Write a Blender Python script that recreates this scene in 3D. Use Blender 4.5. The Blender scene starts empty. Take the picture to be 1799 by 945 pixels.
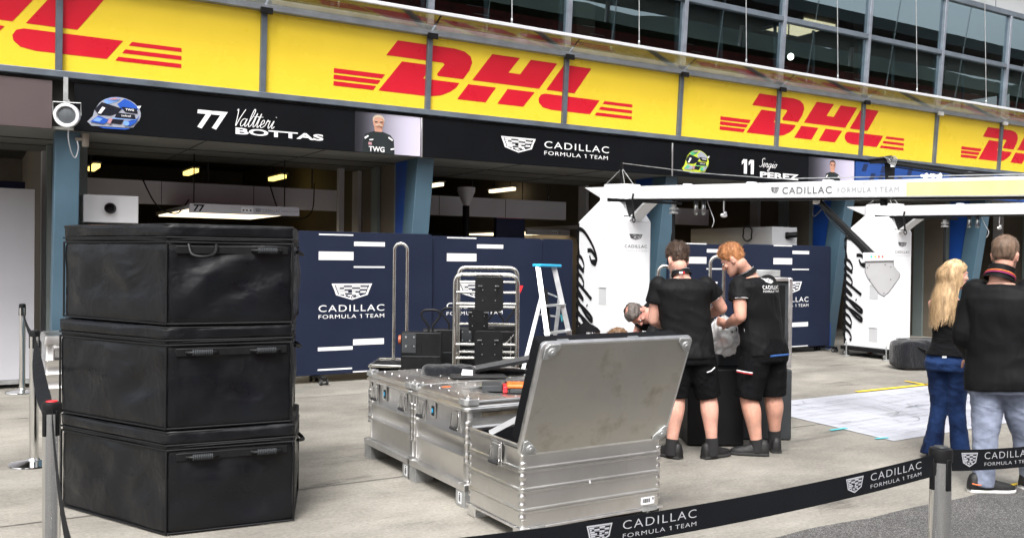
import bpy, bmesh, math, random
import numpy as np
from mathutils import Vector, Matrix, noise
from mathutils.geometry import tessellate_polygon

random.seed(7)
R = math.radians
V = Vector
scn = bpy.context.scene
COL = scn.collection

# ------------------------------------------------------------------ camera
# world: x along the pit building (to the right and away), y into the garages, z up, metres
FPX, PIT, ROL, YAW, EYE = 1574.367, -0.01203437, 0.0118940, 1.0291680, 1.58
fw = V((math.cos(YAW), math.sin(YAW), 0)); rt = V((math.sin(YAW), -math.cos(YAW), 0)); up = V((0, 0, 1))
CF = fw * math.cos(PIT) + up * math.sin(PIT)
CU = up * math.cos(PIT) - fw * math.sin(PIT)
CR = rt * math.cos(ROL) + CU * math.sin(ROL)
CD = rt * math.sin(ROL) - CU * math.cos(ROL)
EYEP = V((0, 0, EYE))
cd = bpy.data.cameras.new('camera'); cam = bpy.data.objects.new('camera', cd); COL.objects.link(cam)
cd.sensor_width = 36.0; cd.lens = FPX / 1799 * 36.0; cd.clip_start = 0.05; cd.clip_end = 1000
m3 = Matrix((CR, -CD, -CF)).transposed()
cam.matrix_world = Matrix.Translation(EYEP) @ m3.to_4x4()
scn.camera = cam

# ------------------------------------------------------------------ world, sun, exposure
world = bpy.data.worlds.new('World'); scn.world = world; world.use_nodes = True
wn = world.node_tree.nodes; wl = world.node_tree.links
SUN_EL, SUN_AZ = R(53), R(229)          # azimuth of the sun measured from +x, counter-clockwise
sky = wn.new('ShaderNodeTexSky'); sky.sky_type = 'NISHITA'; sky.sun_disc = False
sky.sun_elevation = SUN_EL; sky.sun_rotation = R(90) - SUN_AZ
sky.dust_density = 6.0; sky.air_density = 1.0; sky.ozone_density = 1.0
hs = wn.new('ShaderNodeHueSaturation'); hs.inputs['Saturation'].default_value = 0.22
wl.new(sky.outputs[0], hs.inputs['Color'])
tc = wn.new('ShaderNodeTexCoord'); cl = wn.new('ShaderNodeTexNoise'); cl.inputs['Scale'].default_value = 2.2; cl.inputs['Detail'].default_value = 6
wl.new(tc.outputs['Generated'], cl.inputs['Vector'])
cr = wn.new('ShaderNodeMapRange'); cr.inputs['From Min'].default_value = 0.3; cr.inputs['From Max'].default_value = 0.7
cr.inputs['To Min'].default_value = 0.75; cr.inputs['To Max'].default_value = 1.25
wl.new(cl.outputs['Fac'], cr.inputs['Value'])
mul = wn.new('ShaderNodeMix'); mul.data_type = 'RGBA'; mul.blend_type = 'MULTIPLY'; mul.inputs['Factor'].default_value = 1.0
wl.new(hs.outputs[0], mul.inputs['A']); wl.new(cr.outputs[0], mul.inputs['B'])
bg = wn['Background']; bg.inputs['Strength'].default_value = 0.15
wl.new(mul.outputs['Result'], bg.inputs['Color'])
sl = bpy.data.lights.new('sun', 'SUN'); sl.energy = 1.5; sl.angle = R(18); sl.color = (1.0, 0.975, 0.94)
so = bpy.data.objects.new('sun', sl); COL.objects.link(so)
sd = V((math.cos(SUN_EL) * math.cos(SUN_AZ), math.cos(SUN_EL) * math.sin(SUN_AZ), math.sin(SUN_EL)))
so.rotation_euler = sd.to_track_quat('Z', 'Y').to_euler(); so.location = (0, 0, 30)
scn.view_settings.view_transform = 'Standard'; scn.view_settings.look = 'None'
scn.view_settings.exposure = 0.95; scn.view_settings.gamma = 1.0
scn.render.engine = 'CYCLES'; scn.cycles.max_bounces = 8; scn.cycles.transparent_max_bounces = 16

# ------------------------------------------------------------------ measuring helpers (photo pixel -> point on a real plane)
def ray(px, py): return CF + CR * ((px - 899.5) / FPX) + CD * ((py - 472.5) / FPX)
def on(px, py, x=None, y=None, z=None):
    d = ray(px, py)
    if z is not None: s = (z - EYE) / d.z
    elif y is not None: s = y / d.y
    else: s = x / d.x
    return EYEP + d * s
def G(px, py): return on(px, py, z=0.0)
def P(px, py, d): return EYEP + ray(px, py) * d

# ------------------------------------------------------------------ objects
OFF = {}
def tag(o, label=None, cat=None, group=None, kind=None):
    if label: o['label'] = label
    if cat: o['category'] = cat
    if group: o['group'] = group
    if kind: o['kind'] = kind
    return o
def thing(name, label, cat, loc=(0, 0, 0), rz=0.0, group=None, local=False):
    o = bpy.data.objects.new(name, None); o.empty_display_size = 0.1; COL.objects.link(o)
    o.location = loc; o.rotation_euler.z = rz
    OFF[o.name] = V((0, 0, 0)) if local else V(loc)
    return tag(o, label, cat, group)
def tree_copy(o, parent=None):
    c = o.copy(); COL.objects.link(c)
    if parent: c.parent = parent
    OFF[c.name] = OFF.get(o.name, V((0, 0, 0)))
    for ch in list(o.children): tree_copy(ch, c)
    return c
def dup(root, loc, rz, label, group=None):
    c = tree_copy(root); c.location = loc; c.rotation_euler.z = rz; c['label'] = label
    if group: c['group'] = group
    return c

def crv(pts, n=6):
    pts = [V(p) for p in pts]
    if len(pts) < 3: return pts
    out = []
    for i in range(len(pts) - 1):
        p0 = pts[max(i - 1, 0)]; p1 = pts[i]; p2 = pts[i + 1]; p3 = pts[min(i + 2, len(pts) - 1)]
        for k in range(n):
            t = k / n
            out.append(0.5 * ((2 * p1) + (p2 - p0) * t + (2 * p0 - 5 * p1 + 4 * p2 - p3) * t * t + (3 * p1 - p0 - 3 * p2 + p3) * t ** 3))
    out.append(pts[-1]); return out
def crv1(vals, n=6):
    return [v.x for v in crv([V((a, 0, 0)) for a in vals], n)]

class MB:
    def __init__(s): s.v = []; s.f = []
    def add(s, vs, fs):
        b = len(s.v); s.v += [V(a) for a in vs]; s.f += [tuple(b + i for i in q) for q in fs]; return s
    def box(s, lo, hi, M=None):
        x0, y0, z0 = lo; x1, y1, z1 = hi
        vs = [V((x, y, z)) for z in (z0, z1) for y in (y0, y1) for x in (x0, x1)]
        if M is not None: vs = [M @ a for a in vs]
        return s.add(vs, [(0, 2, 3, 1), (4, 5, 7, 6), (0, 1, 5, 4), (2, 6, 7, 3), (0, 4, 6, 2), (1, 3, 7, 5)])
    def obox(s, c, ax, ay, az):   # centre and three half-axis vectors
        c = V(c); ax = V(ax); ay = V(ay); az = V(az)
        if ax.cross(ay).dot(az) < 0: az = -az
        vs = [c + ax * i + ay * j + az * k for k in (-1, 1) for j in (-1, 1) for i in (-1, 1)]
        return s.add(vs, [(0, 2, 3, 1), (4, 5, 7, 6), (0, 1, 5, 4), (2, 6, 7, 3), (0, 4, 6, 2), (1, 3, 7, 5)])
    def tube(s, pts, r, n=10, cap=True, closed=False):
        pts = [V(p) for p in pts]; N = len(pts)
        rs = r if isinstance(r, (list, tuple)) else [r] * N
        T = []
        for i in range(N):
            a = pts[i - 1] if (i > 0 or closed) else pts[i]; b = pts[(i + 1) % N] if (i < N - 1 or closed) else pts[i]
            t = (b - a); T.append(t.normalized() if t.length > 1e-9 else V((0, 0, 1)))
        u = T[0].orthogonal().normalized(); vs = []
        for i in range(N):
            u = (u - T[i] * u.dot(T[i])); u = u.normalized() if u.length > 1e-6 else T[i].orthogonal().normalized()
            w = T[i].cross(u)
            for k in range(n):
                a = 2 * math.pi * k / n; vs.append(pts[i] + (u * math.cos(a) + w * math.sin(a)) * rs[i])
        fs = []
        for i in range(N if closed else N - 1):
            j = (i + 1) % N
            for k in range(n): fs.append((i * n + k, i * n + (k + 1) % n, j * n + (k + 1) % n, j * n + k))
        if cap and not closed: fs += [tuple(reversed(range(n))), tuple(range((N - 1) * n, N * n))]
        return s.add(vs, fs)
    def cyl(s, a, b, r, r2=None, n=20): return s.tube([a, b], [r, r if r2 is None else r2], n)
    def rings(s, rings, cap=True):
        n = len(rings[0]); vs = [p for q in rings for p in q]; fs = []
        for i in range(len(rings) - 1):
            for k in range(n): fs.append((i * n + k, i * n + (k + 1) % n, (i + 1) * n + (k + 1) % n, (i + 1) * n + k))
        if cap: fs += [tuple(reversed(range(n))), tuple(range((len(rings) - 1) * n, len(rings) * n))]
        return s.add(vs, fs)
    def lathe(s, c, prof, n=28, axis=V((0, 0, 1))):
        c = V(c); u = axis.orthogonal().normalized(); w = axis.cross(u)
        return s.rings([[c + axis * z + (u * math.cos(2 * math.pi * k / n) + w * math.sin(2 * math.pi * k / n)) * r for k in range(n)] for r, z in prof])
    def ell(s, c, ax, ay, az, n=16, m=10):
        c = V(c); ax = V(ax); ay = V(ay); az = V(az)
        if ax.cross(ay).dot(az) < 0: ax = -ax
        rr = []
        for j in range(1, m):
            t = math.pi * j / m - math.pi / 2
            rr.append([c + az * math.sin(t) + (ax * math.cos(2 * math.pi * k / n) + ay * math.sin(2 * math.pi * k / n)) * math.cos(t) for k in range(n)])
        b = len(s.v); s.rings(rr, cap=False); lo = len(s.v); s.v += [c - az, c + az]
        for k in range(n):
            s.f.append((b + (k + 1) % n, b + k, lo)); q = b + (m - 2) * n; s.f.append((q + k, q + (k + 1) % n, lo + 1))
        return s
    def prism(s, poly, fr, d0, d1):   # poly 2d ccw, fr(u,v,d)->point, extruded from d0 to d1
        n = len(poly); vs = [fr(u, v, d0) for u, v in poly] + [fr(u, v, d1) for u, v in poly]
        fs = [tuple(reversed(range(n))), tuple(range(n, 2 * n))] + [(k, (k + 1) % n, n + (k + 1) % n, n + k) for k in range(n)]
        return s.add(vs, fs)
    def flat(s, poly, fr, d=0.0):
        vs = [fr(u, v, d) for u, v in poly]
        tri = tessellate_polygon([[V((u, v, 0)) for u, v in poly]])
        return s.add(vs, [tuple(t) for t in tri])
    def tris(s, tri2, fr, d=0.0):
        for t in tri2: s.add([fr(u, v, d) for u, v in t], [tuple(range(len(t)))])
        return s
    def build(s, name, mat, parent=None, sharp=35, bevel=0.0, smooth=True, fix=True):
        off = OFF.get(parent.name, V((0, 0, 0))) if parent else V((0, 0, 0))
        me = bpy.data.meshes.new(name); me.from_pydata([tuple(a - off) for a in s.v], [], s.f); me.validate()
        bm = bmesh.new(); bm.from_mesh(me)
        if fix: bmesh.ops.recalc_face_normals(bm, faces=bm.faces)
        lim = R(sharp)
        for e in bm.edges:
            if len(e.link_faces) == 2 and e.calc_face_angle(0) > lim: e.smooth = False
        for fc in bm.faces: fc.smooth = smooth
        bm.to_mesh(me); bm.free()
        me.materials.append(mat)
        o = bpy.data.objects.new(name, me); COL.objects.link(o)
        if parent: o.parent = parent
        OFF[o.name] = off
        if bevel:
            b = o.modifiers.new('bevel', 'BEVEL'); b.width = bevel; b.segments = 2; b.limit_method = 'ANGLE'; b.angle_limit = R(40)
        return o

def xform(mb, M):
    mb.v = [M @ a for a in mb.v]; return mb

# ------------------------------------------------------------------ materials
def newmat(name):
    m = bpy.data.materials.new(name); m.use_nodes = True
    return m, m.node_tree.nodes, m.node_tree.links, m.node_tree.nodes['Principled BSDF']
def M(name, col, rough=0.5, metal=0.0, var=0.12, vs=4.0, bump=0.0, bs=60.0, coat=0.0, spec=0.5, stretch=(1, 1, 1), emit=None, es=0.0, rvar=0.15, col2=None, sheen=0.0, detail=5, bdist=0.01):
    m, n, l, b = newmat(name)
    t = n.new('ShaderNodeTexCoord'); mp = n.new('ShaderNodeMapping'); mp.inputs['Scale'].default_value = stretch
    l.new(t.outputs['Object'], mp.inputs['Vector'])
    nz = n.new('ShaderNodeTexNoise'); nz.inputs['Scale'].default_value = vs; nz.inputs['Detail'].default_value = detail; nz.inputs['Roughness'].default_value = 0.6
    l.new(mp.outputs[0], nz.inputs['Vector'])
    cr = n.new('ShaderNodeValToRGB'); cr.color_ramp.elements[0].position = 0.3; cr.color_ramp.elements[1].position = 0.7
    a = [c * (1 - var) for c in col]; z = [min(1, c * (1 + var)) for c in (col2 or col)]
    cr.color_ramp.elements[0].color = (*a, 1); cr.color_ramp.elements[1].color = (*z, 1)
    l.new(nz.outputs['Fac'], cr.inputs['Fac']); l.new(cr.outputs['Color'], b.inputs['Base Color'])
    mr = n.new('ShaderNodeMapRange'); mr.inputs['From Min'].default_value = 0.3; mr.inputs['From Max'].default_value = 0.7
    mr.inputs['To Min'].default_value = max(0.02, rough * (1 - rvar)); mr.inputs['To Max'].default_value = min(1, rough * (1 + rvar))
    l.new(nz.outputs['Fac'], mr.inputs['Value']); l.new(mr.outputs[0], b.inputs['Roughness'])
    b.inputs['Metallic'].default_value = metal; b.inputs['Specular IOR Level'].default_value = spec
    b.inputs['Coat Weight'].default_value = coat; b.inputs['Coat Roughness'].default_value = 0.06
    if sheen: b.inputs['Sheen Weight'].default_value = sheen
    if bump:
        n2 = n.new('ShaderNodeTexNoise'); n2.inputs['Scale'].default_value = bs; n2.inputs['Detail'].default_value = 4
        l.new(mp.outputs[0], n2.inputs['Vector'])
        bp = n.new('ShaderNodeBump'); bp.inputs['Strength'].default_value = bump; bp.inputs['Distance'].default_value = bdist
        l.new(n2.outputs['Fac'], bp.inputs['Height']); l.new(bp.outputs[0], b.inputs['Normal'])
    if emit:
        b.inputs['Emission Color'].default_value = (*emit, 1); b.inputs['Emission Strength'].default_value = es
    return m

def ground_mat():
    m, n, l, b = newmat('pit_lane_concrete')
    t = n.new('ShaderNodeTexCoord')
    def nz(scale, det, st=(1, 1, 1), rot=0, rough=0.6):
        mp = n.new('ShaderNodeMapping'); mp.inputs['Scale'].default_value = st; mp.inputs['Rotation'].default_value = (0, 0, rot)
        l.new(t.outputs['Object'], mp.inputs['Vector'])
        x = n.new('ShaderNodeTexNoise'); x.inputs['Scale'].default_value = scale; x.inputs['Detail'].default_value = det; x.inputs['Roughness'].default_value = rough
        l.new(mp.outputs[0], x.inputs['Vector']); return x.outputs['Fac']
    def ramp(f, p0, p1, c0, c1):
        r = n.new('ShaderNodeValToRGB'); r.color_ramp.elements[0].position = p0; r.color_ramp.elements[1].position = p1
        r.color_ramp.elements[0].color = (*c0, 1); r.color_ramp.elements[1].color = (*c1, 1); l.new(f, r.inputs['Fac']); return r.outputs['Color']
    def mix(a, c, f, mode='MULTIPLY'):
        x = n.new('ShaderNodeMix'); x.data_type = 'RGBA'; x.blend_type = mode
        if isinstance(f, float): x.inputs['Factor'].default_value = f
        else: l.new(f, x.inputs['Factor'])
        l.new(a, x.inputs['A']); l.new(c, x.inputs['B']); return x.outputs['Result']
    c = ramp(nz(0.55, 8), 0.32, 0.68, (0.245, 0.228, 0.202), (0.375, 0.354, 0.315))
    c = mix(c, ramp(nz(1.0, 10, (0.7, 1.3, 1), R(20), 0.72), 0.36, 0.64, (0.58, 0.58, 0.58), (1.08, 1.08, 1.08)), 0.85)
    c = mix(c, ramp(nz(1.5, 12, (0.45, 1.5, 1), R(-6), 0.78), 0.33, 0.43, (0.26, 0.26, 0.27), (1, 1, 1)), 0.8)
    c = mix(c, ramp(nz(3.1, 12, (0.3, 1.6, 1), R(12), 0.8), 0.30, 0.40, (0.34, 0.34, 0.34), (1, 1, 1)), 0.7)
    c = mix(c, ramp(nz(0.32, 6, (1, 1, 1), R(40), 0.6), 0.42, 0.58, (1, 1, 1), (0.70, 0.71, 0.72)), 0.85)
    c = mix(c, ramp(nz(42, 4), 0.3, 0.7, (0.80, 0.80, 0.80), (1.14, 1.14, 1.13)), 1.0)
    c = mix(c, ramp(nz(0.9, 14, (0.22, 1.0, 1), R(-3), 0.62), 0.355, 0.415, (0.42, 0.42, 0.43), (1, 1, 1)), 0.8)
    c = mix(c, ramp(nz(240, 3), 0.35, 0.65, (0.82, 0.82, 0.81), (1.14, 1.14, 1.14)), 1.0)
    l.new(c, b.inputs['Base Color']); b.inputs['Roughness'].default_value = 0.85; b.inputs['Specular IOR Level'].default_value = 0.3
    bp = n.new('ShaderNodeBump'); bp.inputs['Strength'].default_value = 0.25; bp.inputs['Distance'].default_value = 0.004
    l.new(nz(160, 4), bp.inputs['Height']); l.new(bp.outputs[0], b.inputs['Normal'])
    return m
def asphalt_mat():
    m, n, l, b = newmat('asphalt')
    t = n.new('ShaderNodeTexCoord')
    vo = n.new('ShaderNodeTexVoronoi'); vo.inputs['Scale'].default_value = 190; l.new(t.outputs['Object'], vo.inputs['Vector'])
    bw = n.new('ShaderNodeSeparateColor'); l.new(vo.outputs['Color'], bw.inputs[0])
    r = n.new('ShaderNodeValToRGB'); e = r.color_ramp.elements; e[0].position = 0.1; e[0].color = (0.03, 0.0295, 0.029, 1); e[1].position = 0.95; e[1].color = (0.20, 0.197, 0.193, 1)
    q = e.new(0.6); q.color = (0.082, 0.080, 0.079, 1)
    l.new(bw.outputs[0], r.inputs['Fac'])
    nz = n.new('ShaderNodeTexNoise'); nz.inputs['Scale'].default_value = 1.3; nz.inputs['Detail'].default_value = 7; l.new(t.outputs['Object'], nz.inputs['Vector'])
    r2 = n.new('ShaderNodeValToRGB'); r2.color_ramp.elements[0].position = 0.3; r2.color_ramp.elements[1].position = 0.7
    r2.color_ramp.elements[0].color = (0.75, 0.75, 0.75, 1); r2.color_ramp.elements[1].color = (1.15, 1.14, 1.13, 1); l.new(nz.outputs['Fac'], r2.inputs['Fac'])
    x = n.new('ShaderNodeMix'); x.data_type = 'RGBA'; x.blend_type = 'MULTIPLY'; x.inputs['Factor'].default_value = 1
    l.new(r.outputs[0], x.inputs['A']); l.new(r2.outputs[0], x.inputs['B']); l.new(x.outputs['Result'], b.inputs['Base Color'])
    b.inputs['Roughness'].default_value = 0.8
    bp = n.new('ShaderNodeBump'); bp.inputs['Strength'].default_value = 0.6; bp.inputs['Distance'].default_value = 0.004
    l.new(vo.outputs['Distance'], bp.inputs['Height']); l.new(bp.outputs[0], b.inputs['Normal'])
    return m
def glass_mat(name, tint, refl, rough=0.0, wob=0.0, base=0.25):
    m, n, l, b = newmat(name); n.remove(b); o = n['Material Output']
    tr = n.new('ShaderNodeBsdfTransparent'); tr.inputs[0].default_value = (*tint, 1)
    gl = n.new('ShaderNodeBsdfGlossy'); gl.inputs['Roughness'].default_value = rough; gl.inputs['Color'].default_value = (*refl, 1)
    fr = n.new('ShaderNodeLayerWeight'); fr.inputs['Blend'].default_value = 0.5
    pw = n.new('ShaderNodeMath'); pw.operation = 'POWER'; pw.inputs[1].default_value = 3.0; l.new(fr.outputs['Facing'], pw.inputs[0])
    if wob:
        t = n.new('ShaderNodeTexCoord'); z = n.new('ShaderNodeTexNoise'); z.inputs['Scale'].default_value = 1.4; l.new(t.outputs['Object'], z.inputs['Vector'])
        bp = n.new('ShaderNodeBump'); bp.inputs['Strength'].default_value = wob; bp.inputs['Distance'].default_value = 0.02
        l.new(z.outputs['Fac'], bp.inputs['Height']); l.new(bp.outputs[0], gl.inputs['Normal'])
    ad = n.new('ShaderNodeMath'); ad.operation = 'MULTIPLY_ADD'; ad.inputs[1].default_value = 0.7; ad.inputs[2].default_value = base; ad.use_clamp = True
    l.new(pw.outputs[0], ad.inputs[0])
    mx = n.new('ShaderNodeMixShader'); l.new(ad.outputs[0], mx.inputs[0]); l.new(tr.outputs[0], mx.inputs[1]); l.new(gl.outputs[0], mx.inputs[2])
    l.new(mx.outputs[0], o.inputs['Surface']); return m
def vinyl_mat():
    m, n, l, b = newmat('black_vinyl')
    t = n.new('ShaderNodeTexCoord')
    def nz(scale, det, st=(1, 1, 1), dist=0):
        mp = n.new('ShaderNodeMapping'); mp.inputs['Scale'].default_value = st; l.new(t.outputs['Object'], mp.inputs['Vector'])
        x = n.new('ShaderNodeTexNoise'); x.inputs['Scale'].default_value = scale; x.inputs['Detail'].default_value = det; x.inputs['Distortion'].default_value = dist
        l.new(mp.outputs[0], x.inputs['Vector']); return x.outputs['Fac']
    r = n.new('ShaderNodeValToRGB'); r.color_ramp.elements[0].position = 0.4; r.color_ramp.elements[1].position = 0.8
    r.color_ramp.elements[0].color = (0.0030, 0.0034, 0.0045, 1); r.color_ramp.elements[1].color = (0.0050, 0.0062, 0.0095, 1); b.inputs['Specular IOR Level'].default_value = 0.33
    l.new(nz(3.5, 8), r.inputs['Fac']); l.new(r.outputs[0], b.inputs['Base Color'])
    mr = n.new('ShaderNodeMapRange'); mr.inputs['From Min'].default_value = 0.35; mr.inputs['From Max'].default_value = 0.7; mr.inputs['To Min'].default_value = 0.27; mr.inputs['To Max'].default_value = 0.5
    l.new(nz(6, 7), mr.inputs['Value']); l.new(mr.outputs[0], b.inputs['Roughness'])
    b1 = n.new('ShaderNodeBump'); b1.inputs['Strength'].default_value = 0.55; b1.inputs['Distance'].default_value = 0.035; l.new(nz(3.2, 3, (1, 1, 1.4), 0.3), b1.inputs['Height'])
    def ridge(h):
        a = n.new('ShaderNodeMath'); a.operation = 'SUBTRACT'; a.inputs[1].default_value = 0.5; l.new(h, a.inputs[0])
        c = n.new('ShaderNodeMath'); c.operation = 'ABSOLUTE'; l.new(a.outputs[0], c.inputs[0])
        e = n.new('ShaderNodeMath'); e.operation = 'MINIMUM'; e.inputs[1].default_value = 0.09; l.new(c.outputs[0], e.inputs[0]); return e.outputs[0]
    b15 = n.new('ShaderNodeBump'); b15.invert = True; b15.inputs['Strength'].default_value = 0.22; b15.inputs['Distance'].default_value = 0.07; l.new(ridge(nz(3.4, 2, (1.0, 1.0, 0.8), 0.8)), b15.inputs['Height']); l.new(b1.outputs[0], b15.inputs['Normal'])
    b2 = n.new('ShaderNodeBump'); b2.inputs['Strength'].default_value = 0.12; b2.inputs['Distance'].default_value = 0.002; l.new(nz(350, 2), b2.inputs['Height'])
    l.new(b15.outputs[0], b2.inputs['Normal']); l.new(b2.outputs[0], b.inputs['Normal'])
    return m
def alu_mat(name, base, rough, stretch, warm=0.0):
    m, n, l, b = newmat(name)
    t = n.new('ShaderNodeTexCoord')
    def nz(scale, det, st=(1, 1, 1)):
        mp = n.new('ShaderNodeMapping'); mp.inputs['Scale'].default_value = st; l.new(t.outputs['Object'], mp.inputs['Vector'])
        x = n.new('ShaderNodeTexNoise'); x.inputs['Scale'].default_value = scale; x.inputs['Detail'].default_value = det; x.inputs['Roughness'].default_value = 0.65
        l.new(mp.outputs[0], x.inputs['Vector']); return x.outputs['Fac']
    r = n.new('ShaderNodeValToRGB'); e = r.color_ramp.elements; e[0].position = 0.28; e[1].position = 0.66
    e[0].color = (base * 0.86, base * 0.85, base * 0.83, 1); e[1].color = (base, base * (1 - 0.01 - warm * .3), base * (0.97 - warm), 1)
    l.new(nz(2.2, 6), r.inputs['Fac'])
    r3 = n.new('ShaderNodeValToRGB'); e = r3.color_ramp.elements; e[0].position = 0.55; e[1].position = 0.74; e[0].color = (1, 1, 1, 1); e[1].color = (0.50, 0.45, 0.37, 1)
    l.new(nz(4.5, 5), r3.inputs['Fac'])
    x = n.new('ShaderNodeMix'); x.data_type = 'RGBA'; x.blend_type = 'MULTIPLY'; x.inputs['Factor'].default_value = 0.22 + warm * 3.0
    l.new(r.outputs[0], x.inputs['A']); l.new(r3.outputs[0], x.inputs['B']); l.new(x.outputs['Result'], b.inputs['Base Color'])
    b.inputs['Metallic'].default_value = 1.0
    mr = n.new('ShaderNodeMapRange'); mr.inputs['From Min'].default_value = 0.3; mr.inputs['From Max'].default_value = 0.7; mr.inputs['To Min'].default_value = rough * 0.85; mr.inputs['To Max'].default_value = rough * 1.2
    l.new(nz(4, 5), mr.inputs['Value']); l.new(mr.outputs[0], b.inputs['Roughness'])
    b3 = n.new('ShaderNodeBump'); b3.inputs['Strength'].default_value = 0.08; b3.inputs['Distance'].default_value = 0.006; l.new(nz(1.8, 0), b3.inputs['Height'])
    l.new(b3.outputs[0], b.inputs['Normal'])
    return m
def cloth_mat(name, col, rough=0.85, weave=420, fold=0.35, fs=9, var=0.15, sheen=0.04, col2=None, fst=(1, 1, 0.55)):
    m, n, l, b = newmat(name)
    t = n.new('ShaderNodeTexCoord')
    def nz(scale, det, st=(1, 1, 1), dist=0):
        mp = n.new('ShaderNodeMapping'); mp.inputs['Scale'].default_value = st; mp.inputs['Rotation'].default_value = (0.25, 0.3, 0.2); l.new(t.outputs['Object'], mp.inputs['Vector'])
        x = n.new('ShaderNodeTexNoise'); x.inputs['Scale'].default_value = scale; x.inputs['Detail'].default_value = det; x.inputs['Distortion'].default_value = dist
        l.new(mp.outputs[0], x.inputs['Vector']); return x.outputs['Fac']
    r = n.new('ShaderNodeValToRGB'); r.color_ramp.elements[0].position = 0.3; r.color_ramp.elements[1].position = 0.7
    r.color_ramp.elements[0].color = (*[c * (1 - var) for c in col], 1); r.color_ramp.elements[1].color = (*[c * (1 + var) for c in (col2 or col)], 1)
    l.new(nz(7, 6), r.inputs['Fac']); l.new(r.outputs[0], b.inputs['Base Color'])
    b.inputs['Roughness'].default_value = rough; b.inputs['Specular IOR Level'].default_value = 0.09; b.inputs['Sheen Weight'].default_value = sheen
    b1 = n.new('ShaderNodeBump'); b1.inputs['Strength'].default_value = fold; b1.inputs['Distance'].default_value = 0.03; l.new(nz(fs, 2, fst, 1.0), b1.inputs['Height'])
    b2 = n.new('ShaderNodeBump'); b2.inputs['Strength'].default_value = 0.15; b2.inputs['Distance'].default_value = 0.001; l.new(nz(weave, 1), b2.inputs['Height'])
    l.new(b1.outputs[0], b2.inputs['Normal']); l.new(b2.outputs[0], b.inputs['Normal'])
    return m
def skin_mat(name, col):
    m = M(name, col, 0.55, var=0.2, vs=9, bump=0.15, bs=180, spec=0.35, col2=[min(1, c * k) for c, k in zip(col, (1.06, 0.96, 0.95))])
    b = m.node_tree.nodes['Principled BSDF']; b.inputs['Subsurface Weight'].default_value = 0.12; b.inputs['Subsurface Radius'].default_value = (0.012, 0.005, 0.003)
    return m
def gradient_mat(name, x0, x1, c0, c1):   # printed gradient that runs along the board
    m, n, l, b = newmat(name)
    t = n.new('ShaderNodeTexCoord'); sp = n.new('ShaderNodeSeparateXYZ'); l.new(t.outputs['Object'], sp.inputs[0])
    mr = n.new('ShaderNodeMapRange'); mr.inputs['From Min'].default_value = x0; mr.inputs['From Max'].default_value = x1; l.new(sp.outputs['X'], mr.inputs['Value'])
    r = n.new('ShaderNodeValToRGB'); r.color_ramp.elements[0].color = (*c0, 1); r.color_ramp.elements[1].color = (*c1, 1); r.color_ramp.interpolation = 'EASE'
    l.new(mr.outputs[0], r.inputs['Fac']); l.new(r.outputs[0], b.inputs['Base Color']); b.inputs['Roughness'].default_value = 0.4
    return m

K = {}
K['ground'] = ground_mat(); K['asphalt'] = asphalt_mat()
K['yellow'] = M('banner_yellow', (0.86, 0.64, 0.045), 0.3, var=0.05, vs=0.8, coat=0.8, rvar=0.3, bump=0.05, bs=1.6, bdist=0.05)
K['red'] = M('banner_red', (0.62, 0.012, 0.03), 0.3, var=0.05, vs=1.5, coat=0.8)
K['signblack'] = M('sign_black', (0.0036, 0.0042, 0.0056), 0.55, var=0.2, vs=1.2, spec=0.1)
K['brown'] = M('sign_brown', (0.075, 0.052, 0.054), 0.55, var=0.12, vs=1.0)
K['white'] = M('white_print', (0.82, 0.82, 0.83), 0.45, var=0.03)
K['steel'] = M('grey_steel_frame', (0.13, 0.155, 0.185), 0.38, 0.3, var=0.22, vs=3, bump=0.05)
K['mull'] = M('window_mullion', (0.30, 0.33, 0.38), 0.35, 0.5, var=0.18, vs=5)
K['colpaint'] = M('blue_grey_paint', (0.056, 0.108, 0.150), 0.5, var=0.1, vs=2, bump=0.03)
K['greenpaint'] = M('grey_green_paint', (0.17, 0.205, 0.20), 0.55, var=0.08, vs=2)
K['blue'] = M('blue_wall', (0.01, 0.065, 0.32), 0.45, var=0.15, vs=1.5)
K['blue2'] = M('blue_board', (0.012, 0.06, 0.26), 0.45, var=0.1, vs=1.5)
K['navy2'] = M('dark_blue_stripe', (0.008, 0.02, 0.075), 0.45)
K['soffit'] = M('soffit_paint', (0.17, 0.17, 0.155), 0.6, var=0.12, vs=1.0)
K['dark'] = M('dark_interior', (0.028, 0.026, 0.023), 0.7, var=0.35, vs=1.2)
K['dim'] = M('dim_wall', (0.14, 0.118, 0.09), 0.7, var=0.2, vs=1.2)
K['header'] = M('grey_header', (0.78, 0.80, 0.86), 0.5, var=0.07, vs=0.8)
K['wpanel'] = M('white_panel', (0.52, 0.52, 0.56), 0.45, var=0.05, vs=1.0)
K['wpaint'] = M('white_paint', (0.74, 0.755, 0.775), 0.38, var=0.03, vs=2, coat=0.15)
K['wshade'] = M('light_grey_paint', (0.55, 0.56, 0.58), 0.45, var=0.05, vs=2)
K['gtri'] = M('mid_grey_paint', (0.33, 0.33, 0.34), 0.5)
K['navy'] = M('navy_screen', (0.0105, 0.0155, 0.036), 0.6, spec=0.2, var=0.1, vs=1.5, bump=0.02, bs=300)
K['black'] = M('black_paint', (0.008, 0.008, 0.009), 0.45, spec=0.25, var=0.2, vs=6)
K['rubber'] = M('black_rubber', (0.02, 0.02, 0.021), 0.75, var=0.2, vs=20, bump=0.1)
K['bplas'] = M('black_plastic', (0.006, 0.0063, 0.0072), 0.5, spec=0.25, var=0.2, vs=8, bump=0.05, bs=200)
K['dgrey'] = M('dark_grey_plastic', (0.035, 0.039, 0.043), 0.5, spec=0.35, var=0.15, vs=6)
K['vinyl'] = vinyl_mat()
K['alu'] = alu_mat('case_aluminium', 0.76, 0.33, (1, 1, 6))
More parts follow.
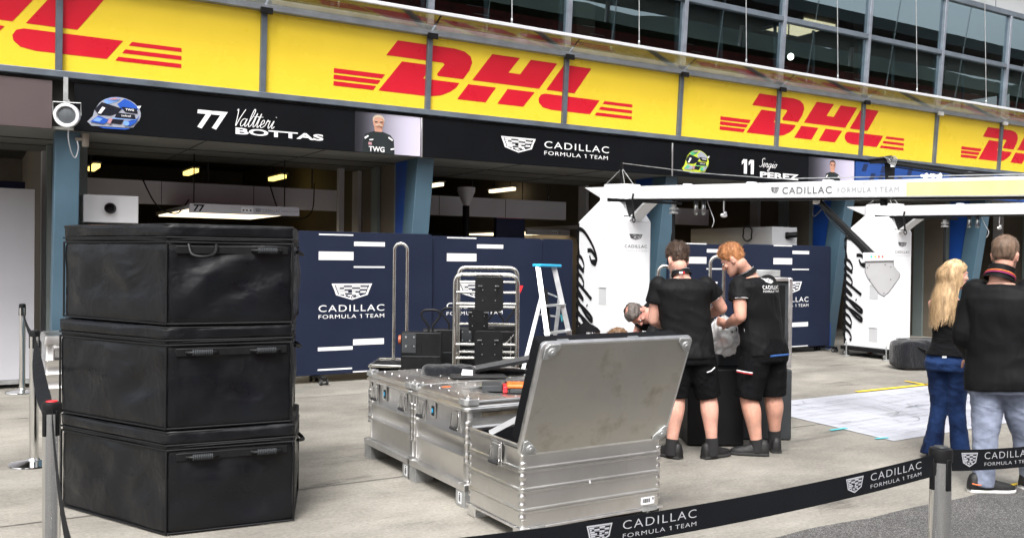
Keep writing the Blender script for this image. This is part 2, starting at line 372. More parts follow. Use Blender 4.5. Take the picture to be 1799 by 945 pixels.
K['lidalu'] = alu_mat('lid_aluminium', 0.56, 0.40, (3, 1, 1), 0.12)
K['altrim'] = M('aluminium_trim', (0.78, 0.78, 0.78), 0.36, 1.0, var=0.1, vs=12)
K['chrome'] = M('polished_steel', (0.78, 0.78, 0.77), 0.09, 1.0, var=0.05, vs=6, rvar=0.4)
K['ssteel'] = M('stainless_tube', (0.66, 0.65, 0.62), 0.22, 1.0, var=0.1, vs=10)
K['galv'] = M('galvanised_steel', (0.40, 0.41, 0.41), 0.5, 0.6, var=0.2, vs=10)
K['ladder'] = M('ladder_aluminium', (0.74, 0.76, 0.78), 0.32, 0.9, var=0.08, vs=9)
K['cyan'] = M('cyan_plastic', (0.03, 0.42, 0.75), 0.4, var=0.08)
K['cyantape'] = M('cyan_tape', (0.10, 0.55, 0.62), 0.6)
K['ytape'] = M('yellow_tape', (0.80, 0.55, 0.02), 0.6, var=0.1)
K['orange'] = M('orange_plastic', (0.85, 0.16, 0.02), 0.4, var=0.08)
K['redpl'] = M('red_plastic', (0.6, 0.02, 0.03), 0.4)
K['paper'] = M('white_vinyl_sheet', (0.45, 0.465, 0.52), 0.5, var=0.05, vs=2, bump=0.15, bs=5, bdist=0.02)
K['ink'] = M('grey_ink', (0.11, 0.11, 0.125), 0.6)
K['inkl'] = M('light_grey_ink', (0.42, 0.43, 0.47), 0.6)
K['printgrey'] = M('light_grey_print', (0.38, 0.39, 0.42), 0.5)
K['paley'] = M('pale_yellow_panel', (0.84, 0.82, 0.36), 0.4)
K['glass'] = glass_mat('window_glass', (0.66, 0.72, 0.72), (0.74, 0.90, 0.97), 0.0, 0.012)
K['canopy'] = glass_mat('canopy_glass', (0.62, 0.59, 0.50), (0.60, 0.58, 0.50), 0.02)
K['lamp'] = M('warm_tube', (0.9, 0.8, 0.4), 0.4, emit=(1.0, 0.74, 0.20), es=1.2)
K['softlamp'] = M('warm_light_panel', (0.9, 0.8, 0.6), 0.4, emit=(1.0, 0.82, 0.54), es=1.3)
K['spot'] = M('spot_bulb', (1, 0.9, 0.8), 0.4, emit=(1.0, 0.93, 0.82), es=12)
K['ledg'] = M('green_led', (0.02, 0.6, 0.3), 0.4, emit=(0.05, 0.8, 0.4), es=0.5)
K['ledy'] = M('yellow_led', (0.9, 0.75, 0.05), 0.4, emit=(1, 0.8, 0.1), es=0.5)
K['ledr'] = M('red_led', (0.8, 0.08, 0.06), 0.4, emit=(1, 0.15, 0.1), es=0.4)
K['foam'] = M('black_foam', (0.007, 0.0075, 0.009), 0.95, spec=0.1, var=0.2, vs=20, bump=0.2, bs=200)
K['belt'] = M('belt_webbing', (0.006, 0.007, 0.009), 0.75, spec=0.15, bump=0.2, bs=300)
K['beltprint'] = M('belt_print', (0.42, 0.43, 0.46), 0.6)
K['sticker'] = M('white_sticker', (0.78, 0.79, 0.82), 0.4)
K['redtier'] = M('red_seats', (0.22, 0.03, 0.025), 0.6, var=0.5, vs=1.5)
K['roofdark'] = M('dark_roof', (0.03, 0.042, 0.045), 0.7, var=0.3, vs=0.3)
K['clear'] = glass_mat('clear_bottle', (0.8, 0.85, 0.85), (0.9, 0.9, 0.9), 0.05)
K['caster'] = M('caster_red', (0.35, 0.08, 0.03), 0.5)

# ------------------------------------------------------------------ lettering
TXT = {}
ONE = [[(.42, 0), (1, 0), (1, 1), (.42, 1)], [(0, .60), (.42, .78), (.42, 1), (.30, 1), (0, .84)]]
ONE2 = [[(.45, 0), (.75, 0), (.75, 1), (.45, 1)], [(0, .72), (.45, .80), (.45, 1), (.0, .86)]]
def text2d(s, bold=0.0, space=1.0):
    key = (s, bold, space)
    if key in TXT: return TXT[key]
    cu = bpy.data.curves.new('lettering', 'FONT'); cu.body = s; cu.offset = bold; cu.space_character = space; cu.resolution_u = 4
    ob = bpy.data.objects.new('lettering', cu); COL.objects.link(ob)
    me = bpy.data.meshes.new_from_object(ob.evaluated_get(bpy.context.evaluated_depsgraph_get()))
    vs = [(v.co.x, v.co.y) for v in me.vertices]
    x0 = min(v[0] for v in vs); x1 = max(v[0] for v in vs); y0 = min(v[1] for v in vs); y1 = max(v[1] for v in vs)
    vs = [((x - x0) / (x1 - x0), (y - y0) / (y1 - y0)) for x, y in vs]
    tr = [[vs[i] for i in p.vertices] for p in me.polygons]
    if s == '11': tr = [[(a + u * .42, v) for u, v in q] for a in (0, .56) for q in ONE]
    elif s == 'FORMULA 1 TEAM': tr = [[(u * .565, v) for u, v in q] for q in text2d('FORMULA', bold, space)] + [[(.622 + u * .038, v) for u, v in q] for q in ONE2] + [[(.705 + u * .295, v) for u, v in q] for q in text2d('TEAM', bold, space)]
    bpy.data.objects.remove(ob); bpy.data.curves.remove(cu); bpy.data.meshes.remove(me)
    TXT[key] = tr; return tr
for _a in [('CADILLAC', 0, 1.18), ('CADILLAC', -0.008, 1.3), ('CADILLAC', -0.009, 1.18), ('FORMULA 1 TEAM', -0.006, 1.15), ('FORMULA 1 TEAM', 0, 1.15), ('FORMULA 1 TEAM', -0.006, 1.25), ('77', 0.03, 0.95), ('11', 0.035, 0.95), ('BOTTAS', 0.03, 1.0), ('PEREZ', 0.035, 1.0), ('TWG', 0.02, 1.0), ('telcel', 0.0, 1.0)]: text2d(*_a)
def put_text(mb, s, x0, x1, z0, z1, fr, d=0.0, bold=0.0, space=1.0, shear=0.0):
    mb.tris([[(x0 + u * (x1 - x0) + shear * v * (z1 - z0), z0 + v * (z1 - z0)) for u, v in t] for t in text2d(s, bold, space)], fr, d)
CO = [(0, 1), (1, 1), (.935, .62), (.89, .3), (.5, 0), (.11, .3), (.065, .62)]
CI = [(.065, .915), (.935, .915), (.88, .60), (.84, .345), (.5, .09), (.16, .345), (.12, .60)]
def crest2d():
    out = []
    for i in range(7):
        j = (i + 1) % 7; out.append([CO[i], CI[i], CI[j], CO[j]])
    def xl(v): return .115 + (.06 - .115) * (v - .6) / .325 + .02 if v > .6 else (.155 + (.115 - .155) * (v - .335) / .265 + .02 if v > .335 else .155 + .02 + (.335 - v) / .26 * .345)
    rows = [(.89, .80), (.775, .685), (.66, .57), (.545, .455), (.43, .34), (.315, .235), (.21, .13)]
    for r, (a, b) in enumerate(rows):
        lo = max(xl(a), xl(b)); hi = 1 - lo
        if hi - lo < .05: continue
        W = hi - lo
        segs = [(0, .24), (.5, .76)] if r % 2 == 0 else [(.0, .10), (.24, .5), (.76, 1)]
        if r in (3,): segs = [(0, .36), (.5, .62), (.8, 1)]
        for s0, s1 in segs: out.append([(lo + W * s0, b), (lo + W * s1, b), (lo + W * s1, a), (lo + W * s0, a)])
        t = (a - b) * .22                       # thin divider lines of the chequer
        for s0, s1 in ([(.24, .5), (.76, 1)] if r % 2 == 0 else [(.1, .24), (.5, .76)]):
            out.append([(lo + W * s0, a - t), (lo + W * s1, a - t), (lo + W * s1, a), (lo + W * s0, a)])
    return out
CREST = crest2d()
def put_crest(mb, x0, x1, z0, z1, fr, d=0.0):
    for p in CREST: mb.flat([(x0 + u * (x1 - x0), z0 + v * (z1 - z0)) for u, v in p], fr, d)
GL = {
 'a': (1.1, [[(.75, .85), (.45, 1), (.12, .7), (.08, .25), (.28, 0), (.6, .3), (.82, 1.0), (.72, .3), (.85, 0), (1.1, .3)]]),
 'c': (.85, [[(.7, .8), (.5, 1), (.2, .8), (.08, .4), (.25, 0), (.55, .05), (.9, .35)]]),
 'd': (1.1, [[(.7, .85), (.4, 1), (.12, .65), (.1, .2), (.3, 0), (.62, .35), (.98, 2.1)], [(.98, 2.1), (.68, .4), (.82, 0), (1.1, .3)]]),
 'i': (.6, [[(0, .3), (.3, 1.0), (.2, .3), (.32, 0), (.6, .3)], [(.42, 1.45), (.47, 1.53)]]),
 'l': (.62, [[(0, .3), (.42, 1.3), (.56, 2.05), (.38, 2.25), (.22, 1.6), (.13, .5), (.28, 0), (.62, .3)]]),
 't': (.6, [[(0, .3), (.36, 1.8), (.22, .5), (.3, 0), (.6, .3)], [(.0, 1.3), (.75, 1.38)]]),
 'e': (.75, [[(0, .3), (.45, .55), (.5, .85), (.32, 1), (.12, .7), (.12, .25), (.3, 0), (.75, .3)]]),
 'r': (.85, [[(0, .3), (.22, 1.05), (.3, .85), (.55, .95), (.5, .3), (.62, 0), (.85, .3)]]),
 'g': (1.05, [[(.75, .85), (.45, 1), (.12, .7), (.1, .25), (.3, .05), (.6, .35), (.78, .95), (.6, -.6), (.3, -.9), (.15, -.6), (.6, -.1), (1.05, .3)]]),
 'o': (.95, [[(.5, 1), (.15, .75), (.1, .25), (.35, 0), (.65, .3), (.65, .75), (.45, .98), (.95, .85)]]),
 'C': (1.75, [[(1.15, 1.45), (1.0, 2.0), (1.25, 2.6), (1.6, 2.55), (1.62, 2.0), (1.35, 1.75)], [(1.62, 2.1), (1.3, 2.75), (.75, 2.3), (.3, 1.4), (.15, .7), (.3, .1), (.8, -.05), (1.3, .2), (1.75, .35)]]),
 'V': (.95, [[(0, 1.9), (.15, 2.05), (.32, .8), (.42, 0), (.7, 1.0), (1.15, 2.15)]]),
 'S': (.95, [[(1.05, 1.9), (.72, 2.2), (.35, 1.8), (.55, 1.2), (.75, .65), (.45, .05), (0, .25)]]),
}
def script2d(word, w=.16, slant=.28, contrast=.5):
    """pen strokes of a handwritten word -> quads with a step index (so crossing strokes can be laid one above the other)"""
    quads = []; x = 0; k = 0
    for ch in word:
        adv, strokes = GL[ch]
        for st in strokes:
            pts = crv([V((x + a, b, 0)) for a, b in st], 5)
            pts = [V((p.x + slant * p.y, p.y, 0)) for p in pts]
            prev = None
            for i, p in enumerate(pts):
                t = (pts[min(i + 1, len(pts) - 1)] - pts[max(i - 1, 0)]); t = t.normalized() if t.length > 0 else V((1, 0, 0))
                nrm = V((-t.y, t.x, 0)); ww = w * (1 - contrast + contrast * abs(t.y)) / 2
                a, b = p + nrm * ww, p - nrm * ww
                if prev: quads.append(([prev[0], prev[1], b, a], k)); k += 1
                prev = (a, b)
        x += adv
    xs = [p.x for q, _ in quads for p in q]; ys = [p.y for q, _ in quads for p in q]
    x0, x1, y0, y1 = min(xs), max(xs), min(ys), max(ys)
    return [([((p.x - x0) / (x1 - x0), (p.y - y0) / (y1 - y0)) for p in q], k) for q, k in quads]
def put_script(mb, word, x0, x1, z0, z1, fr, d=0.0, step=4e-6, **kw):
    for q, k in script2d(word, **kw):
        mb.add([fr(x0 + u * (x1 - x0), z0 + v * (z1 - z0), d + k * step) for u, v in q], [(0, 1, 2, 3)])
def clip(poly, lo, hi):
    for sgn, lim in ((1, lo), (-1, -hi)):
        out = []
        for i in range(len(poly)):
            p, q = poly[i - 1], poly[i]; a, b = sgn * p[0] - lim, sgn * q[0] - lim
            if (a >= 0) != (b >= 0):
                t = a / (a - b); out.append((p[0] + (q[0] - p[0]) * t, p[1] + (q[1] - p[1]) * t))
            if b >= 0: out.append(q)
        poly = out
        if not poly: return []
    return poly

# ------------------------------------------------------------------ ground
def sheet(name, pts, z, mat):
    o = MB().flat([(p[0], p[1]) for p in pts], lambda u, v, d: V((u, v, z))).build(name, mat, smooth=False, fix=False)
    return tag(o, kind='structure')
sheet('ground', [(-250, -250), (250, -250), (250, 250), (-250, 250)], 0.0, K['ground'])
edge = [(x * 0.25 - 20, 3.595 + 0.012 * math.sin(x * 1.7) + random.uniform(-.008, .008)) for x in range(0, 240)]
sheet('road', [(-20, -14)] + [(40, -14)] + list(reversed(edge)), 0.004, K['asphalt'])
lm = MB().flat([(5.95, 3.60), (9.5, 3.60), (9.5, 3.635), (5.95, 3.635)], lambda u, v, d: V((u, v, 0.008)))
tag(lm.build('painted_line', K['ytape'], smooth=False), kind='structure')
jn = MB()
for yy in (5.9, 9.7): jn.flat([(-12, yy), (40, yy), (40, yy + .012), (-12, yy + .012)], lambda u, v, d: V((u, v, 0.004)))
tag(jn.build('pavement_joint', M('joint_filler', (0.13, 0.125, 0.115), 0.8, var=0.4, vs=3), smooth=False), kind='structure')

# ------------------------------------------------------------------ pit building
def FY(z): return 10.5 - 0.063 * (z - 3.47)
XJ = [2.88 + 2.122 * k for k in range(-2, 9)]
XC = [0.86 + 4.2 * k for k in range(0, 6)]
B = thing('pit_building', 'long pit building with open garages below and dark glazed storey above', 'building', (10, 10.6, 0))
def bar(z0, z1, y0, y1, x0=-3.6, x1=26): return MB().box((x0, y0, z0), (x1, y1, z1))
bar(3.405, 3.475, 10.435, 10.60).build('frame_rail', K['steel'], B, bevel=.006)
mb = MB(); mb.box((-3.6, 10.36, 4.405), (26, 10.56, 4.475)); mb.box((-3.6, 10.375, 4.478), (26, 10.54, 4.545)); mb.build('frame_rail', K['mull'], B, bevel=.006)
bar(5.50, 5.585, 10.315, 10.42).build('transom', K['steel'], B, bevel=.005)
bar(6.52, 6.62, 10.25, 10.42).build('transom', K['steel'], B, bevel=.005)
bar(6.622, 7.9, 10.27, 10.5).build('roof_fascia', M('fascia_panel', (0.42, 0.44, 0.45), 0.45, var=0.05, vs=0.6), B)
mb = MB()
for x in XJ: mb.box((x - .55, 10.262, 6.625), (x - .54, 10.269, 7.9))
mb.build('fascia_joint', K['steel'], B)
bar(8.0, 8.1, 9.6, 18).build('roof', K['steel'], B)
for x in XJ:
    m = MB(); m.prism([(-.033, 0), (.033, 0), (.033, 1), (-.033, 1)], lambda u, v, d, x=x: V((x + u, FY(3.475 + v * .93) - .05 + d, 3.475 + v * .93)), 0, .08)
    m.build('mullion', K['steel'], B, bevel=.004)
    m = MB(); m.prism([(-.035, 0), (.035, 0), (.035, 1), (-.035, 1)], lambda u, v, d, x=x: V((x + u, FY(4.55 + v * 1.97) - .06 + d, 4.55 + v * 1.97)), 0, .12)
    m.build('mullion', K['mull'], B, bevel=.005)
    MB().box((x - .06, 10.335, 4.36), (x + .08, 10.372, 4.43)).build('clip', K['black'] if int(x * 10) % 3 else K['wshade'], B, bevel=.004)
for i, x in enumerate(XJ[:-1]):
    for (z0, z1) in ((4.55, 5.5), (5.585, 6.52)):
        m = MB().prism([(x + .036, z0), (x + 2.086, z0), (x + 2.086, z1), (x + .036, z1)], lambda u, v, d: V((u, FY(v) - .005 + d, v)), 0, .008)
        m.build('window_pane', K['glass'], B, smooth=False)
    m = MB()                                                      # sliding sash behind the lower pane
    m.box((x + .80, 10.43, 4.56), (x + .85, 10.46, 5.49)); m.box((x + 2.0, 10.43, 4.56), (x + 2.05, 10.46, 5.49))
    m.build('sash', K['steel'], B)
    m = MB(); m.add([V((x + .012, 10.37, 4.46)), V((x + 2.11, 10.37, 4.46)), V((x + 2.11, 10.095, 4.60)), V((x + .012, 10.095, 4.60))], [(0, 1, 2, 3)])
    m.build('canopy_glass', K['canopy'], B, smooth=False)
    MB().tube([(x + 1.02, 10.085, 4.62), (x + 1.06, 10.2, 7.4)], .0075, 6).build('cable', K['galv'], B)
    MB().ell((x + 1.02, 10.09, 4.68), (.015, 0, 0), (0, .015, 0), (0, 0, .035), 8, 6).build('cable_end', K['altrim'], B)
bar(4.592, 4.638, 10.06, 10.095).build('canopy_rail', K['wshade'], B, bevel=.006)
# the storey behind the glass
bar(4.38, 4.40, 10.6, 17.5).build('upper_floor', K['dark'], B); bar(6.55, 6.58, 10.45, 17.5).build('upper_ceiling', K['dim'], B)
bar(4.40, 6.55, 17.3, 17.4).build('upper_rear_wall', K['dim'], B)
for x in (7.9, 14.3, 20.2): MB().box((x, 11.3, 4.4), (x + .35, 11.7, 6.55)).build('upper_pillar', K['dim'], B)
bar(3.48, 4.38, 10.62, 10.7).build('spandrel', K['dark'], B)
# underside of the front and the garages
bar(2.872, 2.90, 10.52, 13.0).build('soffit', K['soffit'], B)
mb = MB(); mb.box((-3.6, 11.5, 2.862), (26, 11.515, 2.871)); mb.box((-3.6, 12.2, 2.864), (26, 12.21, 2.871))
for x in XC:
    for q in (1.4, 2.8): mb.box((x + q, 10.54, 2.866), (x + q + .01, 12.98, 2.871))
mb.build('soffit_joint', K['dark'], B)
bar(2.902, 3.40, 10.62, 10.66).build('beam', K['dark'], B)
bar(2.902, 3.5, 12.95, 13.0).build('bulkhead', K['dark'], B)
bar(3.38, 3.45, 13.0, 20).build('garage_ceiling', K['dark'], B)
bar(0.0, 3.4, 19.8, 19.9).build('rear_wall', K['dim'], B)
for x in XC:
    m = MB()
    m.rings([[V((x - .12 + 0, y0, z)), V((x + .12, y0, z)), V((x + .12, y0 + .32, z)), V((x - .12, y0 + .32, z))] for z, y0 in ((0, 11.05), (2.868, 10.62))])
    m.build('column', K['colpaint'], B, bevel=.006)
    MB().box((x - .012, 10.895, 1.2), (x + .012, 10.9, 1.24)).build('column_bolt', K['galv'], B)
    MB().box((x - .055, 11.40, 0), (x + .055, 11.52, 2.87)).build('partition', K['greenpaint'], B)
    MB().box((x - .085, 10.98, 0.0), (x - .06, 11.40, 2.868)).build('blue_panel', K['blue'] if x > 2 else K['greenpaint'], B)
    MB().box((x - .05, 11.525, 0), (x + .05, 19.7, 3.37)).build('partition', K['dim'], B)
    MB().box((x - .11, 12.0, 0), (x - .06, 12.22, 2.86)).build('jamb', K['greenpaint'], B)
    MB().box((x - .12, 12.72, 0), (x - .06, 12.95, 2.86)).build('jamb', K['wshade'], B)
    MB().box((x + .16, 11.42, 0), (x + .27, 11.5, 2.868)).build('jamb', K['greenpaint'], B)
# lamps in the room above
SP = on(1389, 100, y=11.6)
t = thing('spotlight', 'round bright spotlight glowing behind the upper windows', 'lamp', SP)
MB().lathe(SP, [(.001, .12), (.05, .12), (.07, .03), (.075, 0), (.075, -.004)], 20, V((-.35, -.9, -.25)).normalized() * -1).build('housing', K['black'], t)
MB().lathe(SP + V((-.35, -.9, -.25)).normalized() * .006, [(.062, 0), (.05, .012), (.001, .018)], 20, V((-.35, -.9, -.25)).normalized()).build('bulb', K['spot'], t)
MB().cyl(SP + V((.03, .08, 0)), V((SP.x + .03, SP.y + .08, 6.55)), .012).build('stem', K['black'], t)
lp = on(1405, 50, z=6.5)
t = thing('ceiling_panel_light', 'warm square ceiling light seen through the upper windows', 'lamp', lp)
MB().box((lp.x - .5, lp.y - .5, 6.50), (lp.x + .5, lp.y + .5, 6.54)).build('diffuser', K['softlamp'], t)
fr_ = MB(); fr_.box((lp.x - .55, lp.y - .55, 6.49), (lp.x - .505, lp.y + .55, 6.548)); fr_.box((lp.x + .505, lp.y - .55, 6.49), (lp.x + .55, lp.y + .55, 6.548)); fr_.build('frame', K['wshade'], t)

# ------------------------------------------------------------------ yellow banner panels with the red logo
LOGO = [
 [(3.745, 3.803), (4.372, 3.803), (4.413, 3.858), (3.745, 3.858)], [(3.745, 3.728), (4.318, 3.728), (4.356, 3.780), (3.745, 3.780)], [(3.745, 3.650), (4.262, 3.650), (4.300, 3.703), (3.745, 3.703)],
 [(4.331, 3.652), (5.02, 3.650), (5.20, 3.680), (5.34, 3.745), (5.42, 3.805), (5.462, 3.866), (4.935, 3.866), (5.045, 4.022), (5.03, 4.046), (4.636, 4.046)],
 [(4.42, 4.098), (5.215, 4.098), (5.235, 4.078), (5.130, 3.945), (5.150, 3.922), (5.512, 3.922), (5.60, 4.04), (5.64, 4.15), (5.615, 4.225), (5.52, 4.28), (5.376, 4.30), (4.568, 4.298)],
 [(5.650, 3.925), (6.701, 3.925), (6.984, 4.30), (6.546, 4.30), (6.386, 4.086), (6.20, 4.086), (6.372, 4.302), (5.937, 4.30)],
 [(5.437, 3.656), (5.864, 3.656), (6.017, 3.866), (5.595, 3.866)], [(6.046, 3.656), (6.458, 3.656), (6.631, 3.868), (6.198, 3.868)],
 [(6.82, 3.923), (7.297, 3.923), (7.569, 4.30), (7.10, 4.30)],
 [(6.913, 3.657), (7.583, 3.657), (7.743, 3.868), (6.80, 3.868), (6.735, 3.845), (6.70, 3.79), (6.71, 3.735), (6.775, 3.68)],
 [(7.80, 3.826), (8.345, 3.826), (8.345, 3.868), (7.833, 3.868)], [(7.735, 3.738), (8.345, 3.738), (8.345, 3.781), (7.767, 3.781)], [(7.668, 3.650), (8.345, 3.650), (8.345, 3.694), (7.700, 3.694)]]
def facade(u, v, d): return V((u, FY(v) - d, v))
PL = ['yellow banner panel at the left edge with a cut off red letter L', 'yellow banner panel above the helmet with number 77 showing the tail of an L',
      'bare yellow banner panel above number 77 with red stripes at its right end', 'yellow banner panel with the large red D and H above the white crest',
      'yellow banner panel with the end of the large red L then bare yellow', 'yellow banner panel above number 11 with stripes and the start of a red D',
      'yellow banner panel with the red D and H above the second portrait', 'yellow banner panel with the red L and stripes above the black camera head',
      'yellow banner panel right of the camera head ending with the start of a red D', 'yellow banner panel at the right edge with a red D and H']
for i, x in enumerate(XJ[:-1]):
    a, b = x + .034, x + 2.122 - .034
    t = thing('banner_panel', PL[i], 'banner', (x + 1.06, 10.47, 3.48), group='yellow banner panels along the facade')
    MB().prism([(a, 3.477), (b, 3.477), (b, 4.403), (a, 4.403)], lambda u, v, d: facade(u, v, -d), 0, .03).build('panel', K['yellow'], t, smooth=False)
    m = MB()
    for rep in (-1, 0, 1, 2):
        for poly in LOGO:
            tr = tessellate_polygon([[V((u, v, 0)) for u, v in poly]])
            for q in tr:
                c = clip([(poly[k][0] + 6.366 * rep, poly[k][1]) for k in q], a + .001, b - .001)
                if len(c) >= 3: m.add([facade(u, v, .003) for u, v in c], [tuple(range(len(c)))])
    if m.v: m.build('lettering', K['red'], t, smooth=False, fix=False)

# ------------------------------------------------------------------ name boards over the garage doors
def board(u, v, d): return V((u, 10.47 - d, v))
def signboard(x0, x1, mat, label, z0=2.866, z1=3.365):
    t = thing('name_board', label, 'sign', ((x0 + x1) / 2, 10.485, z0), group='name boards over the garage doors')
    MB().box((x0, 10.47, z0), (x1, 10.51, z1)).build('board', mat, t, bevel=.003)
    return t
signboard(-3.4, .70, K['brown'], 'plain dark brown board left of the round white speaker')
def multi(t, name, items, fr=board, d0=.003):
    by = {}
    for i, (mat, poly) in enumerate(items): by.setdefault(mat, []).append((i, poly))
    for mat, l in by.items():
        m = MB()
        for i, poly in l: m.flat(poly, fr, d0 + .0012 * i)
        m.build(name, mat, t, smooth=False, fix=False)
def arc(cx, cz, rx, rz, a0, a1, n=10): return [(cx + rx * math.cos(R(a0 + (a1 - a0) * i / n)), cz + rz * math.sin(R(a0 + (a1 - a0) * i / n))) for i in range(n + 1)]
for nm, c, r in (('h_blue', (.02, .09, .45), .3), ('h_lblue', (.18, .35, .75), .3), ('h_grey', (.32, .34, .40), .3), ('h_dark', (.01, .012, .02), .3), ('h_pink', (.45, .25, .28), .3), ('h_yel', (.55, .65, .05), .3), ('h_green', (.08, .45, .22), .3),
                 ('p_skin', (.52, .27, .19), .5), ('p_hair', (.52, .43, .32), .5), ('p_dhair', (.035, .02, .014), .5), ('p_shade', (.42, .2, .13), .5), ('p_suit', (.012, .018, .02), .5), ('p_lilac', (.45, .42, .54), .5)):
    K[nm] = M('print_' + nm[2:], c, r, var=.05)
def helmet(t, x, z, w, h, yel=False):
    def q(pts): return [(x + u * w, z + v * h) for u, v in pts]
    base, acc, acc2 = (K['h_yel'], K['h_grey'], K['h_green']) if yel else (K['h_grey'], K['h_blue'], K['h_lblue'])
    it = [(base, q([(.0, .12), (.08, .0), (.75, .02), (.86, .05)] + [(p[0], p[1]) for p in arc(.58, .48, .42, .5, -35, 150, 14)] + [(.13, .5), (.1, .3)])),
          (acc, q(arc(.58, .48, .40, .48, 20, 75, 8) + [(.55, .75), (.62, .6), (.8, .55)])),
          (acc2, q(arc(.58, .48, .41, .49, 85, 135, 8) + [(.36, .72), (.55, .83)])),
          (K['h_dark'], q([(.13, .52), (.2, .36), (.42, .36), (.56, .46), (.64, .62), (.45, .70), (.26, .77)])),
          (K['h_dark'], q([(.62, .68), (.92, .66), (.94, .5), (.70, .52)])), (K['h_dark'], q([(.55, .48), (.88, .46), (.9, .32), (.5, .32)])),
          (K['h_dark'], q([(.38, .26), (.68, .27), (.62, .12), (.36, .14)])),
          (acc, q([(.05, .12), (.3, .08), (.42, .22), (.2, .33)])), (acc2, q([(.1, .16), (.22, .14), (.28, .24), (.18, .28)])),
          (acc, q([(.7, .2), (.95, .35), (.97, .5), (.9, .2), (.78, .06)])), (acc2, q(arc(.72, .16, .06, .08, 0, 360, 12)[:-1])), (K['h_pink'], q([(.34, .86), (.5, .95), (.62, .94), (.5, .88)])),
          (K['white'], q([(.19, .40), (.25, .40), (.33, .60), (.27, .62)])), (K['h_pink'], q([(.4, .28), (.47, .28), (.42, .1), (.36, .12)])),
          (acc2, q([(.46, .30), (.9, .30), (.9, .285), (.46, .27)])), (K['white'], q([(.93, .74), (1.0, .76), (.97, .66), (.93, .68)])),
          (acc, q([(.2, -.02), (.8, .0), (.7, -.05), (.3, -.06)]))]
    multi(t, 'helmet_picture', it)
    m = MB(); put_text(m, 'TWG', x + .70 * w, x + .86 * w, z + .56 * h, z + .63 * h, board, .03, .02); m.build('helmet_lettering', K['white'], t, smooth=False, fix=False)
    m = MB(); put_text(m, 'telcel', x + .62 * w, x + .8 * w, z + .36 * h, z + .43 * h, board, .03)
    m.build('helmet_lettering', K['white'], t, smooth=False, fix=False)
def portrait(t, x, z, w, h, hair, tash):
    def q(pts): return [(x + u * w, z + v * h) for u, v in pts]
    it = [(K['p_suit'], q([(0, 0), (1, 0), (.97, .38), (.86, .50), (.62, .57), (.36, .57), (.1, .49), (.02, .3)])),
          (K['p_skin'], q([(.38, .56), (.60, .56), (.62, .68), (.36, .68)])),
          (K['p_skin'], q(arc(.49, .80, .165, .185, 0, 360, 20)[:-1])), (hair, q([(.315, .80), (.31, .90)] + arc(.49, .87, .18, .135, 165, 15, 12) + [(.67, .90), (.665, .80), (.64, .86), (.60, .925), (.49, .94), (.38, .925), (.345, .87)])),
          (K['p_shade'], q([(.56, .64), (.64, .74), (.66, .86), (.60, .93), (.585, .80), (.56, .70)])), (K['p_dhair'], q([(.37, .83), (.455, .825), (.455, .805), (.38, .80)])), (K['p_dhair'], q([(.53, .825), (.61, .83), (.60, .80), (.53, .805)])), (hair, q([(.36, .855), (.46, .85), (.46, .84), (.36, .84)])), (hair, q([(.52, .85), (.62, .855), (.62, .84), (.52, .84)])), (K['p_shade'], q([(.475, .76), (.52, .76), (.505, .80), (.49, .80)])),
          (K['p_shade'], q([(.42, .69), (.57, .69), (.56, .70), (.43, .70)])),
          (K['white'], q([(.05, .38), (.16, .45), (.19, .42), (.08, .34)])), (K['white'], q([(.80, .45), (.93, .38), (.91, .34), (.78, .41)])), (K['white'], q([(.86, .14), (.97, .16), (.97, .12), (.86, .10)])),
          (K['h_pink'], q([(.17, .20), (.28, .20), (.28, .27), (.17, .27)])), (K['white'], q([(.2, .34), (.32, .36), (.32, .33), (.2, .31)]))]
    if tash: it.append((K['p_hair'], q([(.385, .70), (.49, .735), (.595, .70), (.60, .73), (.49, .772), (.38, .73)])))
    multi(t, 'portrait_picture', it)
s1 = signboard(.905, 4.905, K['signblack'], 'black name board with blue helmet and the number 77')
MB().prism([(4.02, 2.868), (4.903, 2.868), (4.903, 3.363), (4.02, 3.363)], board, .0005, .0025).build('gradient_panel', gradient_mat('board_gradient', 4.02 - 2.905, 4.9 - 2.905, (.012, .013, .018), (.58, .55, .68)), s1, smooth=False)
helmet(s1, 1.03, 2.93, .53, .335); portrait(s1, 4.115, 2.868, .435, .475, K['p_hair'], True)
m = MB(); put_text(m, '77', 2.14, 2.47, 2.995, 3.205, board, .003, .03, .95, .08); m.build('number', K['white'], s1, smooth=False, fix=False)
m = MB(); put_script(m, 'Valtteri', 2.57, 3.05, 3.055, 3.27, board, .003, w=.11, slant=.35); m.build('first_name', K['white'], s1, smooth=False, fix=False)
m = MB(); put_text(m, 'BOTTAS', 2.575, 3.62, 2.965, 3.04, board, .003, .03); m.build('surname', K['white'], s1, smooth=False, fix=False)
m = MB(); put_text(m, 'TWG', 4.19, 4.40, 2.88, 2.945, board, .035, .02); m.build('portrait_lettering', K['white'], s1, smooth=False, fix=False)
s2 = signboard(4.935, 9.10, K['signblack'], 'black team name board with white crest above the middle garage')
m = MB(); put_crest(m, 6.10, 6.655, 3.02, 3.225, board, .003); m.build('emblem', K['white'], s2, smooth=False, fix=False)
m = MB(); put_text(m, 'CADILLAC', 6.80, 7.92, 3.118, 3.212, board, .003, 0, 1.18); put_text(m, 'FORMULA 1 TEAM', 6.80, 7.90, 3.022, 3.075, board, .003, 0, 1.15)
m.build('lettering', K['white'], s2, smooth=False, fix=False)
s3 = signboard(9.14, 13.33, K['signblack'], 'black name board with yellow helmet and the number 11')
MB().prism([(12.15, 2.868), (13.32, 2.868), (13.32, 3.363), (12.15, 3.363)], board, .0005, .0025).build('gradient_panel', gradient_mat('board_gradient_small', 12.15 - 11.235, 13.3 - 11.235, (.012, .013, .018), (.55, .52, .66)), s3, smooth=False)
